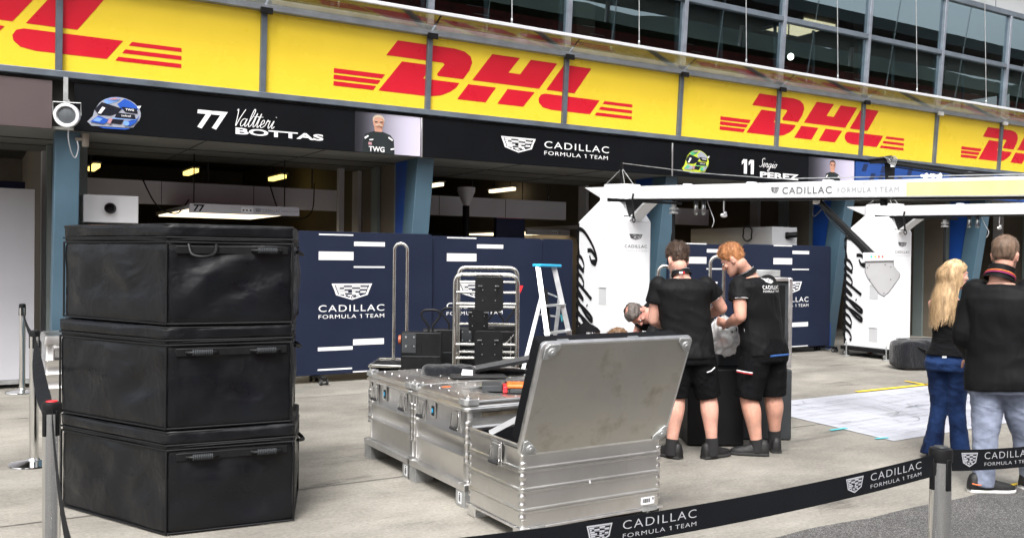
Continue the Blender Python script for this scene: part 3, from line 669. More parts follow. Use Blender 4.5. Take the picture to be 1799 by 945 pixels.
helmet(s3, 9.32, 2.945, .55, .35, True); portrait(s3, 12.545, 2.868, .42, .47, K['p_dhair'], False)
m = MB(); put_text(m, '11', 10.585, 10.86, 2.985, 3.215, board, .003, .035, .95); m.build('number', K['white'], s3, smooth=False, fix=False)
m = MB(); put_script(m, 'Sergio', 10.98, 11.40, 3.05, 3.265, board, .003, w=.13, slant=.35); m.build('first_name', K['white'], s3, smooth=False, fix=False)
m = MB(); put_text(m, 'PEREZ', 11.0, 11.91, 2.945, 3.04, board, .003, .035); m.build('surname', K['white'], s3, smooth=False, fix=False)
for k, (x0, x1, lb) in enumerate([(13.37, 17.53, 'blue board with dark slanted stripes behind the black camera head'), (17.57, 21.7, 'blue striped board at the right edge under the last yellow banner')]):
    t = signboard(x0, x1, K['blue2'], lb); m = MB()
    for r_ in range(3):
        for c in range(16):
            if (c * 7 + r_ * 3) % 5 < 3 and not (5 < c < 9):
                a = x0 + .05 + c * .255 + r_ * .05; m.flat([(a, 2.89 + r_ * .155), (a + .12, 2.89 + r_ * .155), (a + .18, 3.02 + r_ * .155), (a + .06, 3.02 + r_ * .155)], board, .003)
    m.build('stripe_print', K['navy2'], t, smooth=False, fix=False)
for x in (4.92, 9.12):
    t = MB().box((x - .012, 10.455, 2.855), (x + .012, 10.468, 3.36)).build('joint_strip', K['altrim'], B, bevel=.003)

# ------------------------------------------------------------------ round speaker
sp = on(118, 203, y=10.2); ax = V((-.25, -.94, -.12)).normalized()
t = thing('speaker', 'round white speaker hanging under the banner above the left column', 'speaker', sp)
MB().lathe(sp, [(.02, -.16), (.09, -.15), (.118, -.05), (.122, .04), (.118, .055), (.095, .058), (.085, .03)], 32, ax).build('housing', K['wpaint'], t)
MB().lathe(sp + ax * .032, [(.084, 0), (.06, .012), (.001, .018)], 28, ax).build('grille', M('grille_mesh', (.09, .10, .11), .6, bump=.6, bs=260), t)
sx = ax.cross(V((0, 0, 1))).normalized(); sz = sx.cross(ax)
MB().tube([sp + sx * .13, sp + sx * .13 + sz * .13, sp - sx * .13 + sz * .13, sp - sx * .13], .006, 8).build('yoke', K['galv'], t)
b = MB(); b.box((sp.x - .022, 10.38, sp.z + .12), (sp.x + .022, 10.40, 3.40)); b.build('bracket', K['galv'], t)
b = MB(); b.obox(sp + V((0, .09, .15)), (.02, 0, 0), (0, .10, 0), (0, 0, .01)); b.build('bracket', K['galv'], t)
MB().tube(crv([sp - ax * .1 + V((0, 0, -.1)), sp + V((.02, .1, -.22)), sp + V((.06, .2, -.36)), sp + V((.10, .25, -.40)), sp + V((.13, .28, -.30)), sp + V((.12, .3, -.22))]), .006, 6).build('lead', K['wshade'], t)
t = MB(); sp2 = V((1.03, 10.62, 2.79)); t.lathe(sp2, [(.035, -.07), (.035, .07)], 14); t.box((sp2.x - .1, sp2.y - .015, sp2.z - .01), (sp2.x - .03, sp2.y + .015, sp2.z + .02))
tag(t.build('junction_box', M('beige_plastic', (.32, .28, .23), .5)), 'small beige box under the board beside the left column', 'junction box')

# ------------------------------------------------------------------ garage interiors
LT = [(165, 298, 'in the left garage nearest the left column'), (335, 306, 'in the left garage above the 77 light box'), (487, 316, 'in the left garage right of the middle'), (632, 323, 'in the left garage beside the white post'),
      (760, 329, 'thin and faint in the middle garage left of the funnel'), (882, 337, 'large in the middle garage right of the funnel'), (1330, 377, 'in the right garage above the white cabinet')]
for i, (px, py, w) in enumerate(LT):
    p = on(px, py, y=15.3 if i != 6 else 15.0)
    t = thing('tube_light', 'lit yellow ceiling tube light ' + w, 'lamp', p, group='tube lights in the garages')
    L = .38 if i != 5 else .45
    MB().box((p.x - .05, p.y - L, p.z), (p.x + .05, p.y + L, p.z + .06)).build('tube', K['lamp'] if i < 4 else K['softlamp'], t, bevel=.01)
    m = MB(); m.box((p.x - .06, p.y - L - .05, p.z + .061), (p.x + .06, p.y + L + .05, p.z + .09)); m.build('fitting', K['wshade'], t)
    for s_ in (-1, 1): MB().cyl((p.x, p.y + s_ * L * .7, p.z + .091), (p.x, p.y + s_ * L * .7, 3.378), .008, n=6).build('hanger', K['black'], t)
for x0, x1, w in ((.95, 4.72, 'spanning the left garage'), (5.2, 8.93, 'behind the funnel in the middle garage'), (9.4, 12.3, 'in the right garage behind the white beam')):
    t = thing('header_panel', 'long grey overhead panel ' + w, 'panel', ((x0 + x1) / 2, 13.05, 2.26), group='grey overhead panels in the garages')
    MB().box((x0, 13.02, 2.26), (x1, 13.08, 2.575)).build('panel', K['header'], t, bevel=.004)
    m = MB()
    for q in range(1, 3): m.box((x0 + (x1 - x0) * q / 3, 13.015, 2.265), (x0 + (x1 - x0) * q / 3 + .008, 13.019, 2.57))
    m.build('panel_joint', K['dgrey'], t)
    for q in (.1, .5, .9): MB().cyl((x0 + (x1 - x0) * q, 13.05, 2.576), (x0 + (x1 - x0) * q, 13.05, 3.378), .012, n=8).build('hanger', K['dgrey'], t)
def lightbox(x0, x1, w, y=12.6, zc=None, num=True):
    z0, z1 = zc or (2.13, 2.285)
    t = thing('light_box', w, 'light', ((x0 + x1) / 2, y, z0), group='overhead light boxes in the garages')
    MB().box((x0, y, z0), (x1, y + .04, z1)).build('front_panel', K['wpanel'], t, bevel=.003)
    MB().box((x0, y + .045, z0 + .05), (x1, y + 2.4, z1 - .02)).build('housing', K['header'], t)
    for q in (0, 1):
        MB().box((x0 + .03, y + .08 + 1.17 * q, z0 + .03), (x1 - .03, y + 1.17 + 1.17 * q, z0 + .049)).build('diffuser', K['softlamp'], t)
    fr = lambda u, v, d: V((u, y - d, v)); W = x1 - x0; H = z1 - z0
    if num:
        m = MB(); put_text(m, '77', x0 + .03 * W, x0 + .125 * W, z0 + .12 * H, z1 - .12 * H, fr, .003, .03, .95, .1); m.build('lettering', K['black'], t, smooth=False, fix=False)
    m = MB(); put_crest(m, x0 + .585 * W, x0 + .635 * W, z0 + .28 * H, z0 + .66 * H, fr, .003); m.build('emblem', K['ink'], t, smooth=False, fix=False)
    m = MB(); put_text(m, 'CADILLAC', x0 + .65 * W, x0 + .815 * W, z0 + .34 * H, z0 + .62 * H, fr, .003, 0, 1.18)
    put_text(m, 'FORMULA 1 TEAM', x0 + .83 * W, x0 + .985 * W, z0 + .40 * H, z0 + .56 * H, fr, .003, -.006, 1.25); m.build('lettering', K['ink'], t, smooth=False, fix=False)
    m = MB(); fr2 = [(x0 + .455 * W, z0 + .15 * H), (x0 + .565 * W, z0 + .15 * H), (x0 + .565 * W, z1 - .2 * H), (x0 + .455 * W, z1 - .2 * H)]
    m.flat(fr2, fr, .002); m.build('label', K['sticker'], t, smooth=False)
    m = MB()
    for q in range(3): m.flat(arc(x0 + (.475 + .032 * q) * W, z0 + .45 * H, .012, .012, 0, 360, 8)[:-1], fr, .004)
    m.build('label_mark', K['black'], t, smooth=False)
    for q in (.08, .92): MB().cyl((x0 + q * W, y + .3, z1 - .018), (x0 + q * W, y + .3, 2.87 if y < 12.9 else 3.378), .008, n=6).build('hanger', K['black'], t)
qa, qb = on(333, 354, y=11.7), on(526, 380, y=11.7)
lightbox(qa.x, qb.x, 'long white overhead light box with the number 77 in the left garage', 11.7, (qb.z, qa.z - .02))
qa, qb = on(925, 414, y=13.3), on(988, 411, y=13.3)
lightbox(qa.x, qb.x + .4, 'warm overhead light box low behind the screens in the middle garage', 13.3, (qa.z + .02, qa.z + .12), False)
lightbox(9.2, 10.85, 'small white overhead light box with lettering in the right garage', 12.4, (2.06, 2.2), False)
def cabinet(x0, x1, y0, y1, z0, z1, px, label, pipe):
    t = thing('equipment_cabinet', label, 'cabinet', ((x0 + x1) / 2, (y0 + y1) / 2, 0), group='white equipment cabinets with black ports')
    MB().box((x0, y0, z0), (x1, y1, z1)).build('housing', K['wpaint'], t, bevel=.006)
    MB().box((x0 + .05, y0 + .05, 0), (x1 - .05, y1 - .05, z0 - .002)).build('plinth', K['dgrey'], t)
    p = on(*px, y=y0); a = V((-.2, -1, 0)).normalized() if not pipe else V((.65, -.75, .1)).normalized()
    MB().lathe(p - a * .02, [(.055, 0), (.062, .01), (.062, .05), (.05, .07), (.05, .10 + .1 * pipe), (.046, .10 + .1 * pipe), (.046, .03)], 24, a).build('port', K['black'], t)
    return t
qa, qb = on(146, 341, y=11.15), on(243, 388, y=11.15)
c1 = cabinet(qa.x, qb.x, 11.15, 11.75, qb.z - .03, qa.z, (194, 366), 'white cabinet with round black port above the black bag stack', 0)
p0, p1 = on(1357, 398, y=11.2), on(1400, 430, y=11.2)
c2 = cabinet(p0.x, p1.x, 11.2, 13.3, p1.z - .04, p0.z, (1382, 414), 'white cabinet with black pipe port above the right screens', 1)
hp = on(1314, 410, x=p0.x - .03)
MB().tube([hp + V((-.012 * (k % 3), .11 * math.cos(k * .42), .14 * math.sin(k * .42) * (1 + .03 * (k % 5)))) for k in range(62)], .012, 6).build('hose_coil', K['dgrey'], c2)
fp = on(819, 345, y=12.6)
t = thing('exhaust_funnel', 'grey funnel on a black pipe in the middle garage', 'funnel', (fp.x, fp.y, 0))
MB().lathe((fp.x, fp.y, fp.z - .13), [(.045, -.02), (.05, .0), (.11, .13), (.14, .20), (.142, .27), (.13, .27)], 24).build('funnel', K['header'], t)
MB().lathe((fp.x, fp.y, 0), [(.055, 0), (.055, fp.z - .15), (.03, fp.z - .15)], 18).build('pipe', K['black'], t)
wp = thing('display_stand', 'dark equipment bank with a blue screen behind the middle screens', 'equipment', (6.9, 13.2, 0))
MB().box((5.3, 13.2, 0), (6.6, 13.6, 1.98)).build('housing', K['black'], wp, bevel=.02)
a0, a1 = on(872, 378, y=13.1), on(922, 415, y=13.1)
MB().box((a0.x, 13.1, 1.4), (a1.x, 13.2, a0.z)).build('screen', K['navy2'], wp, bevel=.01); MB().box((a0.x + .02, 13.09, a0.z - .05), (a1.x - .05, 13.098, a0.z - .015)).build('screen_bar', K['redpl'], wp)
ps = on(613, 330, x=4.62)
t = tag(MB().box((4.585, 12.55, 0), (4.665, 12.65, 2.868)).build('post', K['wshade'], bevel=.004), 'slim white post just left of the middle column in the left garage', 'post')
# tall pale wall panels at the far left
t = thing('wall_panel', 'tall pale grey wall panel at the left edge behind the posts', 'panel', (-.3, 11.95, 0))
for k in range(3):
    MB().box((.62 - .42 * (k + 1) + .004, 11.9, .1), (.62 - .42 * k, 11.95, 2.32)).build('panel', K['wpanel'], t, bevel=.004)
m = MB(); m.box((-.7, 11.88, .05), (.63, 11.97, .098)); m.build('base_rail', K['galv'], t)
t = tag(MB().box((-2, 12.6, 0), (.55, 12.9, 2.45)).build('storage_rack', K['navy2'], bevel=.01), 'dark blue rack behind the tall pale wall panel', 'rack')
# grandstand across the track (seen as reflections in the windows)
t = thing('grandstand', 'grandstand with red seats across the track reflected in the upper windows', 'grandstand', (25, -30, 0))
m = MB()
for k in range(18): m.box((-60, -15 - k * 1.1, 0), (150, -13.9 - k * 1.1, 1.2 + k * .68))
m.build('seat_tier', K['redtier'], t)
m = MB(); m.box((-60, -36.6, 11), (150, -35.9, 13.9)); m.build('hedge', M('hedge_green', (.035, .06, .03), .8, var=.6, vs=.6), t)
m = MB()
for k in range(20):
    for a in range(22): m.box((-56 + a * 9.3, -14.6 - k * 1.1, 1.21 + k * .68), (-54.9 + a * 9.3, -13.88 - k * 1.1, 1.24 + k * .68)) if k < 18 else None
m.build('aisle_steps', K['wshade'], t)
m = MB(); m.prism([(-24, 14.7), (-37, 15.9), (-40, 16.1), (-40, 16.8), (-24, 15.5)], lambda u, v, d: V((d, u, v)), -60, 150); m.build('roof', K['roofdark'], t)
m = MB()
for k in range(15): m.box((-58 + k * 14.3, -37.2, 0), (-57.75 + k * 14.3, -36.9, 15.9))
m.build('roof_post', K['wshade'], t)

hp_ = [(-260 + i * 6, 35 + 9 * noise.noise(V((i * .05, 3.3, 0))) + 3.0 * noise.noise(V((i * .21, 1.3, 0))) + 1.0 * noise.noise(V((i * .9, 7.3, 0)))) for i in range(140)]
m = MB(); vs = []
for x, h in hp_: vs += [V((x, -118, -.5)), V((x, -124, h * .8)), V((x, -132, h)), V((x, -170, -.5))]
m.add(vs, [(4 * a + k, 4 * a + 4 + k, 4 * a + 4 + (k + 1) % 4, 4 * a + (k + 1) % 4) for a in range(139) for k in range(4)])
tag(m.build('hills', M('hill_green', (.028, .040, .030), .9, var=.5, vs=.08)), kind='structure')

# ------------------------------------------------------------------ navy screens on casters
def screen(x0, x1, y, label, z0=.10, z1=1.885, cx=None, full=True, rz=0.0, casters=(0.06, .94), rot=None):
    t = thing('navy_screen', label, 'screen', (x0, y, 0), group='navy screens in front of the garages')
    r = .05; W = x1 - x0
    poly = [(x0, z0), (x1, z0)] + [(x1 - r + r * math.cos(R(a)), z1 - r + r * math.sin(R(a))) for a in range(0, 91, 15)] + [(x0 + r - r * math.cos(R(a)), z1 - r + r * math.sin(R(a))) for a in range(90, -1, -15)]
    fr = lambda u, v, d: V((u, y - d, v))
    MB().prism(poly, fr, -.05, 0).build('panel', K['navy'], t, bevel=.006)
    cx = cx if cx is not None else (x0 + x1) / 2
    if full:
        b = lambda a, c, e, f: MB().flat([(cx + a, e), (cx + c, e), (cx + c, f), (cx + a, f)], fr, .002).build('printed_bar', K['white'], t, smooth=False, fix=False)
        b(-.46, -.01, 1.838, 1.855); b(0, .42, 1.71, 1.765); b(-.46, -.005, 1.53, 1.635); b(0, .42, 1.435, 1.455)
        b(-.46, -.005, .40, .445); b(0, .42, .455, .53); b(-.46, -.01, .155, .175); b(0, .42, .05 + .06, .125)
        m = MB(); put_crest(m, cx - .29, cx + .25, 1.03, 1.235, fr, .002); m.build('emblem', K['white'], t, smooth=False, fix=False)
        m = MB(); put_text(m, 'CADILLAC', cx - .455, cx + .42, .885, .968, fr, .002, 0, 1.18); put_text(m, 'FORMULA 1 TEAM', cx - .455, cx + .42, .80, .848, fr, .002, 0, 1.15)
        m.build('lettering', K['white'], t, smooth=False, fix=False)
    for q in casters:
        cxx = x0 + W * q
        MB().box((cxx - .03, y - .22, z0 - .032), (cxx + .03, y + .22, z0 - .003)).build('foot', K['black'], t, bevel=.004)
        for yy in (-.19, .19):
            for s_ in (-1, 1): MB().cyl((cxx + s_ * .05, y + yy, .036), (cxx + s_ * .025, y + yy, .036), .036, n=18).build('caster', K['rubber'], t)
            MB().cyl((cxx - .052, y + yy, .036), (cxx + .052, y + yy, .036), .011, n=10).build('caster_hub', K['galv'], t)
    return t
screen(3.02, 5.235, 10.75, 'navy screen with crest right beside the black bag stack', cx=4.13, casters=(.30, .9))
screen(5.245, 7.0, 10.80, 'navy screen behind the tube rack with the half hidden crest', z1=1.865, cx=5.93)
screen(7.01, 7.55, 10.82, 'narrow plain navy screen behind the blue topped ladder', z1=1.865, full=False, casters=(.5,))
screen(9.35, 10.93, 10.78, 'navy screen between the two men in black shirts', z1=1.845, cx=10.15)
screen(10.94, 13.06, 10.72, 'navy screen right of the red-haired man at the blue-grey column', z1=1.86, cx=12.07, casters=(.08, .955))

# ------------------------------------------------------------------ white pit gantries (built at the origin, beam along -y)
def gantry(label, loc, length, droop, print_beam, arm):
    t = thing('pit_gantry', label, 'gantry', loc, local=True, group='white pit gantries')
    w, d0, d1 = .31, 0.0, .86                       # half width, front and rear of the tower
    H = 2.08
    prof = [(-w, d1), (-w, .06), (-w + .06, d0), (w - .06, d0), (w, .06), (w, d1)]
    m = MB(); m.rings([[V((x, y, z)) for x, y in prof] for z in (.17, H)])
    m.build('tower', K['wpaint'], t, bevel=.008)
    m = MB(); m.rings([[V((x, y, H + .002)) for x, y in prof], [V((x * .46, .12 + y * .55, H + .30)) for x, y in prof], [V((x * .44, .12 + y * .55, H + .47)) for x, y in prof]])
    m.build('neck', K['wpaint'], t, bevel=.006)
    MB().box((-w - .03, -.06, .10), (w + .03, d1 + .05, .165)).build('base_frame', K['black'], t, bevel=.01)
    for x, y in ((-w, .04), (w, .04), (-w, d1 - .05), (w, d1 - .05)):
        MB().cyl((x - .02, y, .052), (x + .02, y, .052), .052, n=18).build('caster', K['caster'] if x > 0 else K['rubber'], t)
        MB().cyl((x - .026, y, .052), (x + .026, y, .052), .03, n=12).build('caster_hub', K['galv'], t)
        f = MB(); ox = .07 if x > 0 else -.07
        f.cyl((x + ox, y - .06, 0), (x + ox, y - .06, .015), .06, n=16); f.cyl((x + ox, y - .06, .015), (x + ox, y - .06, .24), .011, n=8); f.build('levelling_foot', K['galv'], t)
    # black rear edge strip and the handwritten wordmark down the left face
    MB().box((-w - .004, d1 - .03, .20), (-w - .0015, d1 - .0, H - .01)).build('black_strip', K['black'], t)
    fl = lambda u, v, d: V((-w - .003 - d, -v, -u))
    m = MB(); put_script(m, 'Cadillac', -2.02, -.24, -.885, -.40, fl, .004, step=1e-5, w=.25, slant=.30, contrast=.72); m.build('wordmark', K['black'], t, smooth=False, fix=False)
    ff = lambda u, v, d: V((u, d0 - d, v))
    m = MB(); put_crest(m, -.10, .12, 1.84, 1.915, ff, .003); m.build('front_emblem', K['black'], t, smooth=False, fix=False)
    m = MB(); put_text(m, 'CADILLAC', -.175, .20, 1.735, 1.775, ff, .003, 0, 1.18); m.build('front_lettering', K['black'], t, smooth=False, fix=False)
    m = MB(); put_text(m, 'FORMULA 1 TEAM', -.175, .20, 1.685, 1.707, ff, .003, -.006, 1.25); m.build('front_lettering', K['printgrey'], t, smooth=False, fix=False)
    # recessed grips
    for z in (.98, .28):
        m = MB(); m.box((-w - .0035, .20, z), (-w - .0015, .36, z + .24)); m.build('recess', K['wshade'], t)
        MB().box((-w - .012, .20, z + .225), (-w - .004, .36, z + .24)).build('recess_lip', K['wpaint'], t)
    m = MB(); m.flat([(-w + .07, .175), (.16, .175), (-.02, .36)], ff, .003); m.build('grey_triangle', K['gtri'], t, smooth=False)
    # beam: drops slightly towards the pit lane
    zt = H + (.458 if arm else .43)
    def beam(u, v, d): return V((d, u, zt + v + droop * u))
    n0, tip = .62, 1.02
    m = MB(); m.prism([(-length, -.165), (n0, -.165), (tip, -.01), (tip, 0), (-length, 0)], beam, -.09, .09); m.build('beam', K['wpaint'], t, bevel=.008)
    m = MB(); m.prism([(-length, -.185), (.2, -.185), (.2, -.168), (-length, -.168)], beam, -.07, .07); m.build('beam_rail', K['black'], t)
    m = MB(); m.prism([(.06, -.20), (.52, -.20), (.52, .035), (.06, .035)], beam, -.13, .13); m.build('head_box', K['wpaint'], t, bevel=.006)
    m = MB(); m.prism([(-.30, -.19), (.10, -.46), (.10, -.19)], beam, -.092, .092); m.build('gusset', K['black'], t)
    m = MB(); m.prism([(-.34, -.21), (-.20, -.30), (.10, -.52), (.10, -.462), (-.305, -.192)], beam, -.10, .10); m.build('gusset_plate', K['wpaint'], t, bevel=.004)
    for q in (-1.0, -2.05, -3.1):
        MB().prism([(q - .04, .001), (q + .04, .001), (q + .03, .02), (q - .03, .02)], beam, -.05, .05).build('beam_cap', K['wpaint'], t, bevel=.004)
    mp_ = beam(.30, .035, 0)
    m = MB(); m.box((mp_.x - .018, mp_.y - .018, mp_.z), (mp_.x + .018, mp_.y + .018, mp_.z + .30)); m.build('mast', K['black'], t)
    m = MB()
    for a in (beam(.72, 0, 0), beam(.12, .03, .06), beam(.16, .03, -.06)): m.tube([mp_ + V((0, 0, .22)), a], .005, 6)
    m.tube([mp_ + V((0, 0, .285)), beam(-1.2, .145, .02), beam(-2.4, .05, .03), beam(-length, .02, .03)], .005, 6)
    m.build('stay_wire', K['galv'], t)
    # hoses, bottles and fittings that hang under the beam
    for q, kind in ((-.75, 'pole'), (-1.15, 'bottle'), (-1.28, 'bottle'), (-1.62, 'hook')):
        a = beam(q, -.187, 0)
        if kind == 'bottle':
            MB().lathe(a + V((0, 0, -.17)), [(.01, .0), (.026, .01), (.03, .05), (.026, .10), (.02, .12), (.02, .15)], 14).build('filter_bowl', K['clear'], t)
            MB().lathe(a + V((0, 0, -.05)), [(.027, 0), (.027, .05)], 14).build('filter_cap', K['dgrey'], t)
        elif kind == 'hook':
            m = MB(); m.cyl(a, a + V((0, 0, -.13)), .009, n=8); m.ell(a + V((.0, 0, -.17)), (.05, 0, 0), (0, .03, 0), (0, 0, .026), 12, 8); m.ell(a + V((.02, 0, -.15)), (.022, 0, 0), (0, .022, 0), (0, 0, .03), 10, 6); m.build('coupling', K['altrim'], t)
        else:
            m = MB(); m.lathe(a + V((0, 0, -.16)), [(.03, 0), (.055, .0), (.055, .025), (.03, .025), (.03, .05), (.055, .05), (.055, .075), (.03, .075), (.03, .15)], 16); m.build('swivel', K['galv'], t)
            MB().cyl(a, a + V((0, 0, -1.05)), .02, n=10).build('drop_pole', K['bplas'], t)
    m = MB(); m.tube(crv([beam(-1.34, -.19, 0), beam(-1.4, -.32, .01), beam(-1.46, -.42, .0), beam(-1.43, -.5, .0)]), .004, 6); m.build('loose_wire', K['wshade'], t)
    # side bar with the folded strap
    m = MB(); m.prism([(.40, -.215), (-1.05, -.262), (-1.05, -.232), (.40, -.172)], lambda u, v, d: beam(u, v + .02, d), -.165, -.135); m.build('side_bar', K['bplas'], t)
    m = MB(); m.tube(crv([beam(-.16, -.10, -.17), beam(-.15, -.2, -.175), beam(-.17, -.32, -.175), beam(-.17, -.42, -.172)]), [.014] * 19, 6); m.tube(crv([beam(-.17, -.36, -.175), beam(-.21, -.44, -.175), beam(-.18, -.47, -.175), beam(-.15, -.42, -.175)]), .008, 6)
    m.tube(crv([beam(.40, -.20, -.15), beam(.38, -.28, -.16), beam(.12, -.37, -.17), beam(-.15, -.40, -.17)]), .006, 6); m.build('strap', K['black'], t)
    if print_beam:
        fb = lambda u, v, d: beam(-u, v, -.09 - d)
        m = MB(); put_crest(m, 2.42, 2.53, -.115, -.05, fb, .003); m.build('beam_emblem', K['ink'], t, smooth=False, fix=False)
        m = MB(); put_text(m, 'CADILLAC', 2.58, 3.22, -.123, -.052, fb, .003, 0, 1.18); m.build('beam_lettering', K['ink'], t, smooth=False, fix=False)
        m = MB(); put_text(m, 'FORMULA 1 TEAM', 3.29, 3.98, -.116, -.068, fb, .003, -.008 + .002, 1.25); m.build('beam_lettering', K['printgrey'], t, smooth=False, fix=False)
        m = MB(); m.flat([(4.06, -.152), (length - .02, -.152), (length - .02, -.03), (4.06, -.03)], fb, .002); m.build('yellow_band', K['paley'], t, smooth=False)
    else:
        pass
    return t, beam
g1, bm1 = gantry('nearer white pit gantry behind the black shirted men with a hanging signal panel', (7.47, 9.28, 0), 5.6, .046, True, True)
g2, bm2 = gantry('farther white pit gantry behind the blonde woman', (13.02, 9.28, 0), 5.0, .024, False, False)
K['sigpan'] = M('signal_panel_grey', (0.40, 0.40, 0.41), 0.5, var=0.05)
# signal panel on an arm under the nearer beam
def gl(p): return V(p) - V((7.47, 9.28, 0))
dS = (on(1437, 352, x=7.47) - EYEP).dot(CF)
def sp_(px, py, dd=0.0): return gl(P(px, py, dS - .55 + dd))
A0 = gl(on(1437, 352, x=7.47)); A1 = sp_(1531, 448)
m = MB(); m.tube([A0, A0.lerp(A1, .45), A1], [.030, .034, .040], 8); m.build('signal_arm', K['bplas'], g1)
m = MB(); m.tube(crv([A0 + V((0, 0, .03)), A0.lerp(A1, .2) + V((0, 0, -.07)), A0.lerp(A1, .6) + V((0, 0, -.06)), A0.lerp(A1, .9) + V((0, 0, -.04))]), .006, 6); m.tube(crv([A0 + V((.06, .1, .03)), A0 + V((.05, .1, -.16)), A0.lerp(A1, .12)]), .006, 6); m.build('arm_cable', K['dgrey'], g1)
MB().obox(A0 + V((0, 0, .01)), (.03, 0, 0), (0, .045, 0), (0, 0, .05)).build('arm_hinge', K['altrim'], g1, bevel=.006)
shp = [(1517, 450), (1570, 450), (1571, 468), (1582, 481), (1581, 488), (1562, 515), (1553, 522), (1544, 517), (1524, 490), (1519, 478), (1520, 462)]
m = MB(); rr = []
for dd, sc in ((.085, .80), (.05, 1.0), (.0, 1.0), (-.018, .95)):
    cx_, cy_ = 1549, 482
    rr.append([sp_(cx_ + (a - cx_) * sc, cy_ + (b - cy_) * sc, dd) for a, b in shp])
m.rings(rr); sig = m.build('signal_panel', K['sigpan'], g1, bevel=.004, sharp=25)
m = MB(); m.rings([[sp_(a, b, dd) for a, b in ((1516, 444), (1572, 443), (1572, 458), (1516, 459))] for dd in (.06, -.035)]); m.build('lamp_strip', K['wpaint'], sig, bevel=.004)
for px, k in ((1531, 'ledg'), (1538, 'ledy'), (1544, 'ledr'), (1550.5, 'ledr')):
    m = MB(); c = sp_(px, 450.5, -.037); m.lathe(c, [(.0105, 0), (.009, .006), (.001, .008)], 14, -CF); m.build('lamp_lens', K[k], sig)
for a, b in ((1527, 466), (1555, 465), (1565, 469), (1528, 491), (1565, 491), (1553, 515), (1524, 470)):
    MB().lathe(sp_(a, b, -.019), [(.005, 0), (.004, .004)], 8, -CF).build('screw', K['black'], sig)
# black sensor head and boom on the nearer beam
q = gl(on(1551, 297, x=7.47)); d_ = (on(1551, 297, x=7.47) - EYEP).dot(CF)
def sq(px, py, dd=0.0): return gl(P(px, py, d_ + dd))
m = MB(); m.rings([[sq(a, b, dd) for a, b in ((1526, 279), (1568, 274), (1572, 286), (1528, 288))] for dd in (-.08, .10)]); m.build('sensor_head', K['black'], g1, bevel=.006)
m = MB(); m.rings([[sq(a, b, dd) for a, b in ((1554, 287), (1573, 287), (1571, 318), (1555, 318))] for dd in (-.02, .06)]); m.build('sensor_post', K['bplas'], g1, bevel=.004)
m = MB(); m.rings([[sq(a, b, dd) for a, b in ((1523, 279), (1566, 273), (1567, 276), (1524, 281))] for dd in (-.10, .12)]); m.build('sensor_visor', K['dgrey'], g1)
m = MB(); m.tube([sq(1572, 288), sq(1650, 299, -.3), sq(1745, 313, -.7)], .022, 8); m.tube([sq(1573, 294), sq(1650, 306, -.3), sq(1735, 318, -.7)], .006, 6); m.tube([sq(1572, 283), sq(1650, 293, -.3), sq(1760, 309, -.7)], .006, 6); m.build('sensor_boom', K['bplas'], g1)
m = MB()
for s_ in range(7): m.tube(crv([sq(1553 + 3 * s_, 276 + random.uniform(-1, 3), -.1), sq(1558 + 3 * s_, 280 + random.uniform(-4, 3), -.12), sq(1561 + 2 * s_, 288 + random.uniform(-3, 3), -.11), sq(1572, 287 + s_, -.1)]), .004, 5)
m.build('sensor_wire', K['galv'], g1)
MB().obox(sq(1568, 291.5, -.1), CR * .018, CU * .011, CF * .004).build('sensor_sticker', K['sticker'], g1)
# cylinder sensor hung under the printed part
q = on(1553, 350, x=7.47) - V((7.47, 9.28, 0))
MB().lathe(q + V((0, 0, -.06)), [(.032, 0), (.036, .02), (.03, .10)], 16).build('hanging_camera', K['bplas'], g1)
# loose white fittings lying on the printed beam
m = MB()
for k in range(9):
    a = on(1620 + k * 4, 311 + (k % 2), x=7.47) - V((7.47, 9.28, 0)); m.ell(a + V((0, 0, .01)), (.02, 0, 0), (0, .014, 0), (0, 0, .014 + .006 * (k % 3)), 8, 6)
m.build('beam_fittings', K['wpaint'], g1)

# ------------------------------------------------------------------ aluminium cases
def rrect(x0, x1, y0, y1, r, n=5):
    out = []
    for cx, cy, a0 in ((x1 - r, y0 + r, -90), (x1 - r, y1 - r, 0), (x0 + r, y1 - r, 90), (x0 + r, y0 + r, 180)):
        out += [(cx + r * math.cos(R(a0 + 90 * k / n)), cy + r * math.sin(R(a0 + 90 * k / n))) for k in range(n + 1)]
    return out
def ribbed(m, x0, x1, y0, y1, zs, r=.025, cap=True):
    rings = []
    for z, o in zs: rings.append([V((x, y, z)) for x, y in rrect(x0 - o, x1 + o, y0 - o, y1 + o, r + o)])
    m.rings(rings, cap)
def latch(t, c, n, u, w=.055, h=.075):
    """spring handle: backing plate, bail and black grip; c on the face, n outward, u sideways"""
    z = V((0, 0, 1)); m = MB(); m.obox(c + n * .004, u * w, z * h, n * .003); m.obox(c + n * .008 + z * h * .62, u * w * .8, z * .012, n * .006)
    l = m.build('latch', K['altrim'], t, bevel=.002)
    m = MB(); m.tube([c + n * .012 - u * w * .8 + z * h * .55, c + n * .02 - u * w * .85 - z * h * .7, c + n * .02 + u * w * .85 - z * h * .7, c + n * .012 + u * w * .8 + z * h * .55], .006, 8); m.build('bail', K['chrome'], l)
    m = MB(); m.tube([c + n * .024 - u * w * .75 - z * h * .72, c + n * .024 + u * w * .75 - z * h * .72], .012, 10); m.build('grip', K['rubber'], l)
def centre_lock(t, c, n, u):
    z = V((0, 0, 1)); m = MB(); m.obox(c + n * .005, u * .028, z * .058, n * .004); l = m.build('lock', K['altrim'], t, bevel=.002)
    m = MB(); m.obox(c + n * .011 - z * .006, u * .016, z * .032, n * .002); m.build('lock_plate', K['black'], l)
    m = MB(); m.obox(c + n * .0145 - z * .004, u * .009, z * .014, n * .001); m.build('lock_badge', K['cyan'], l)
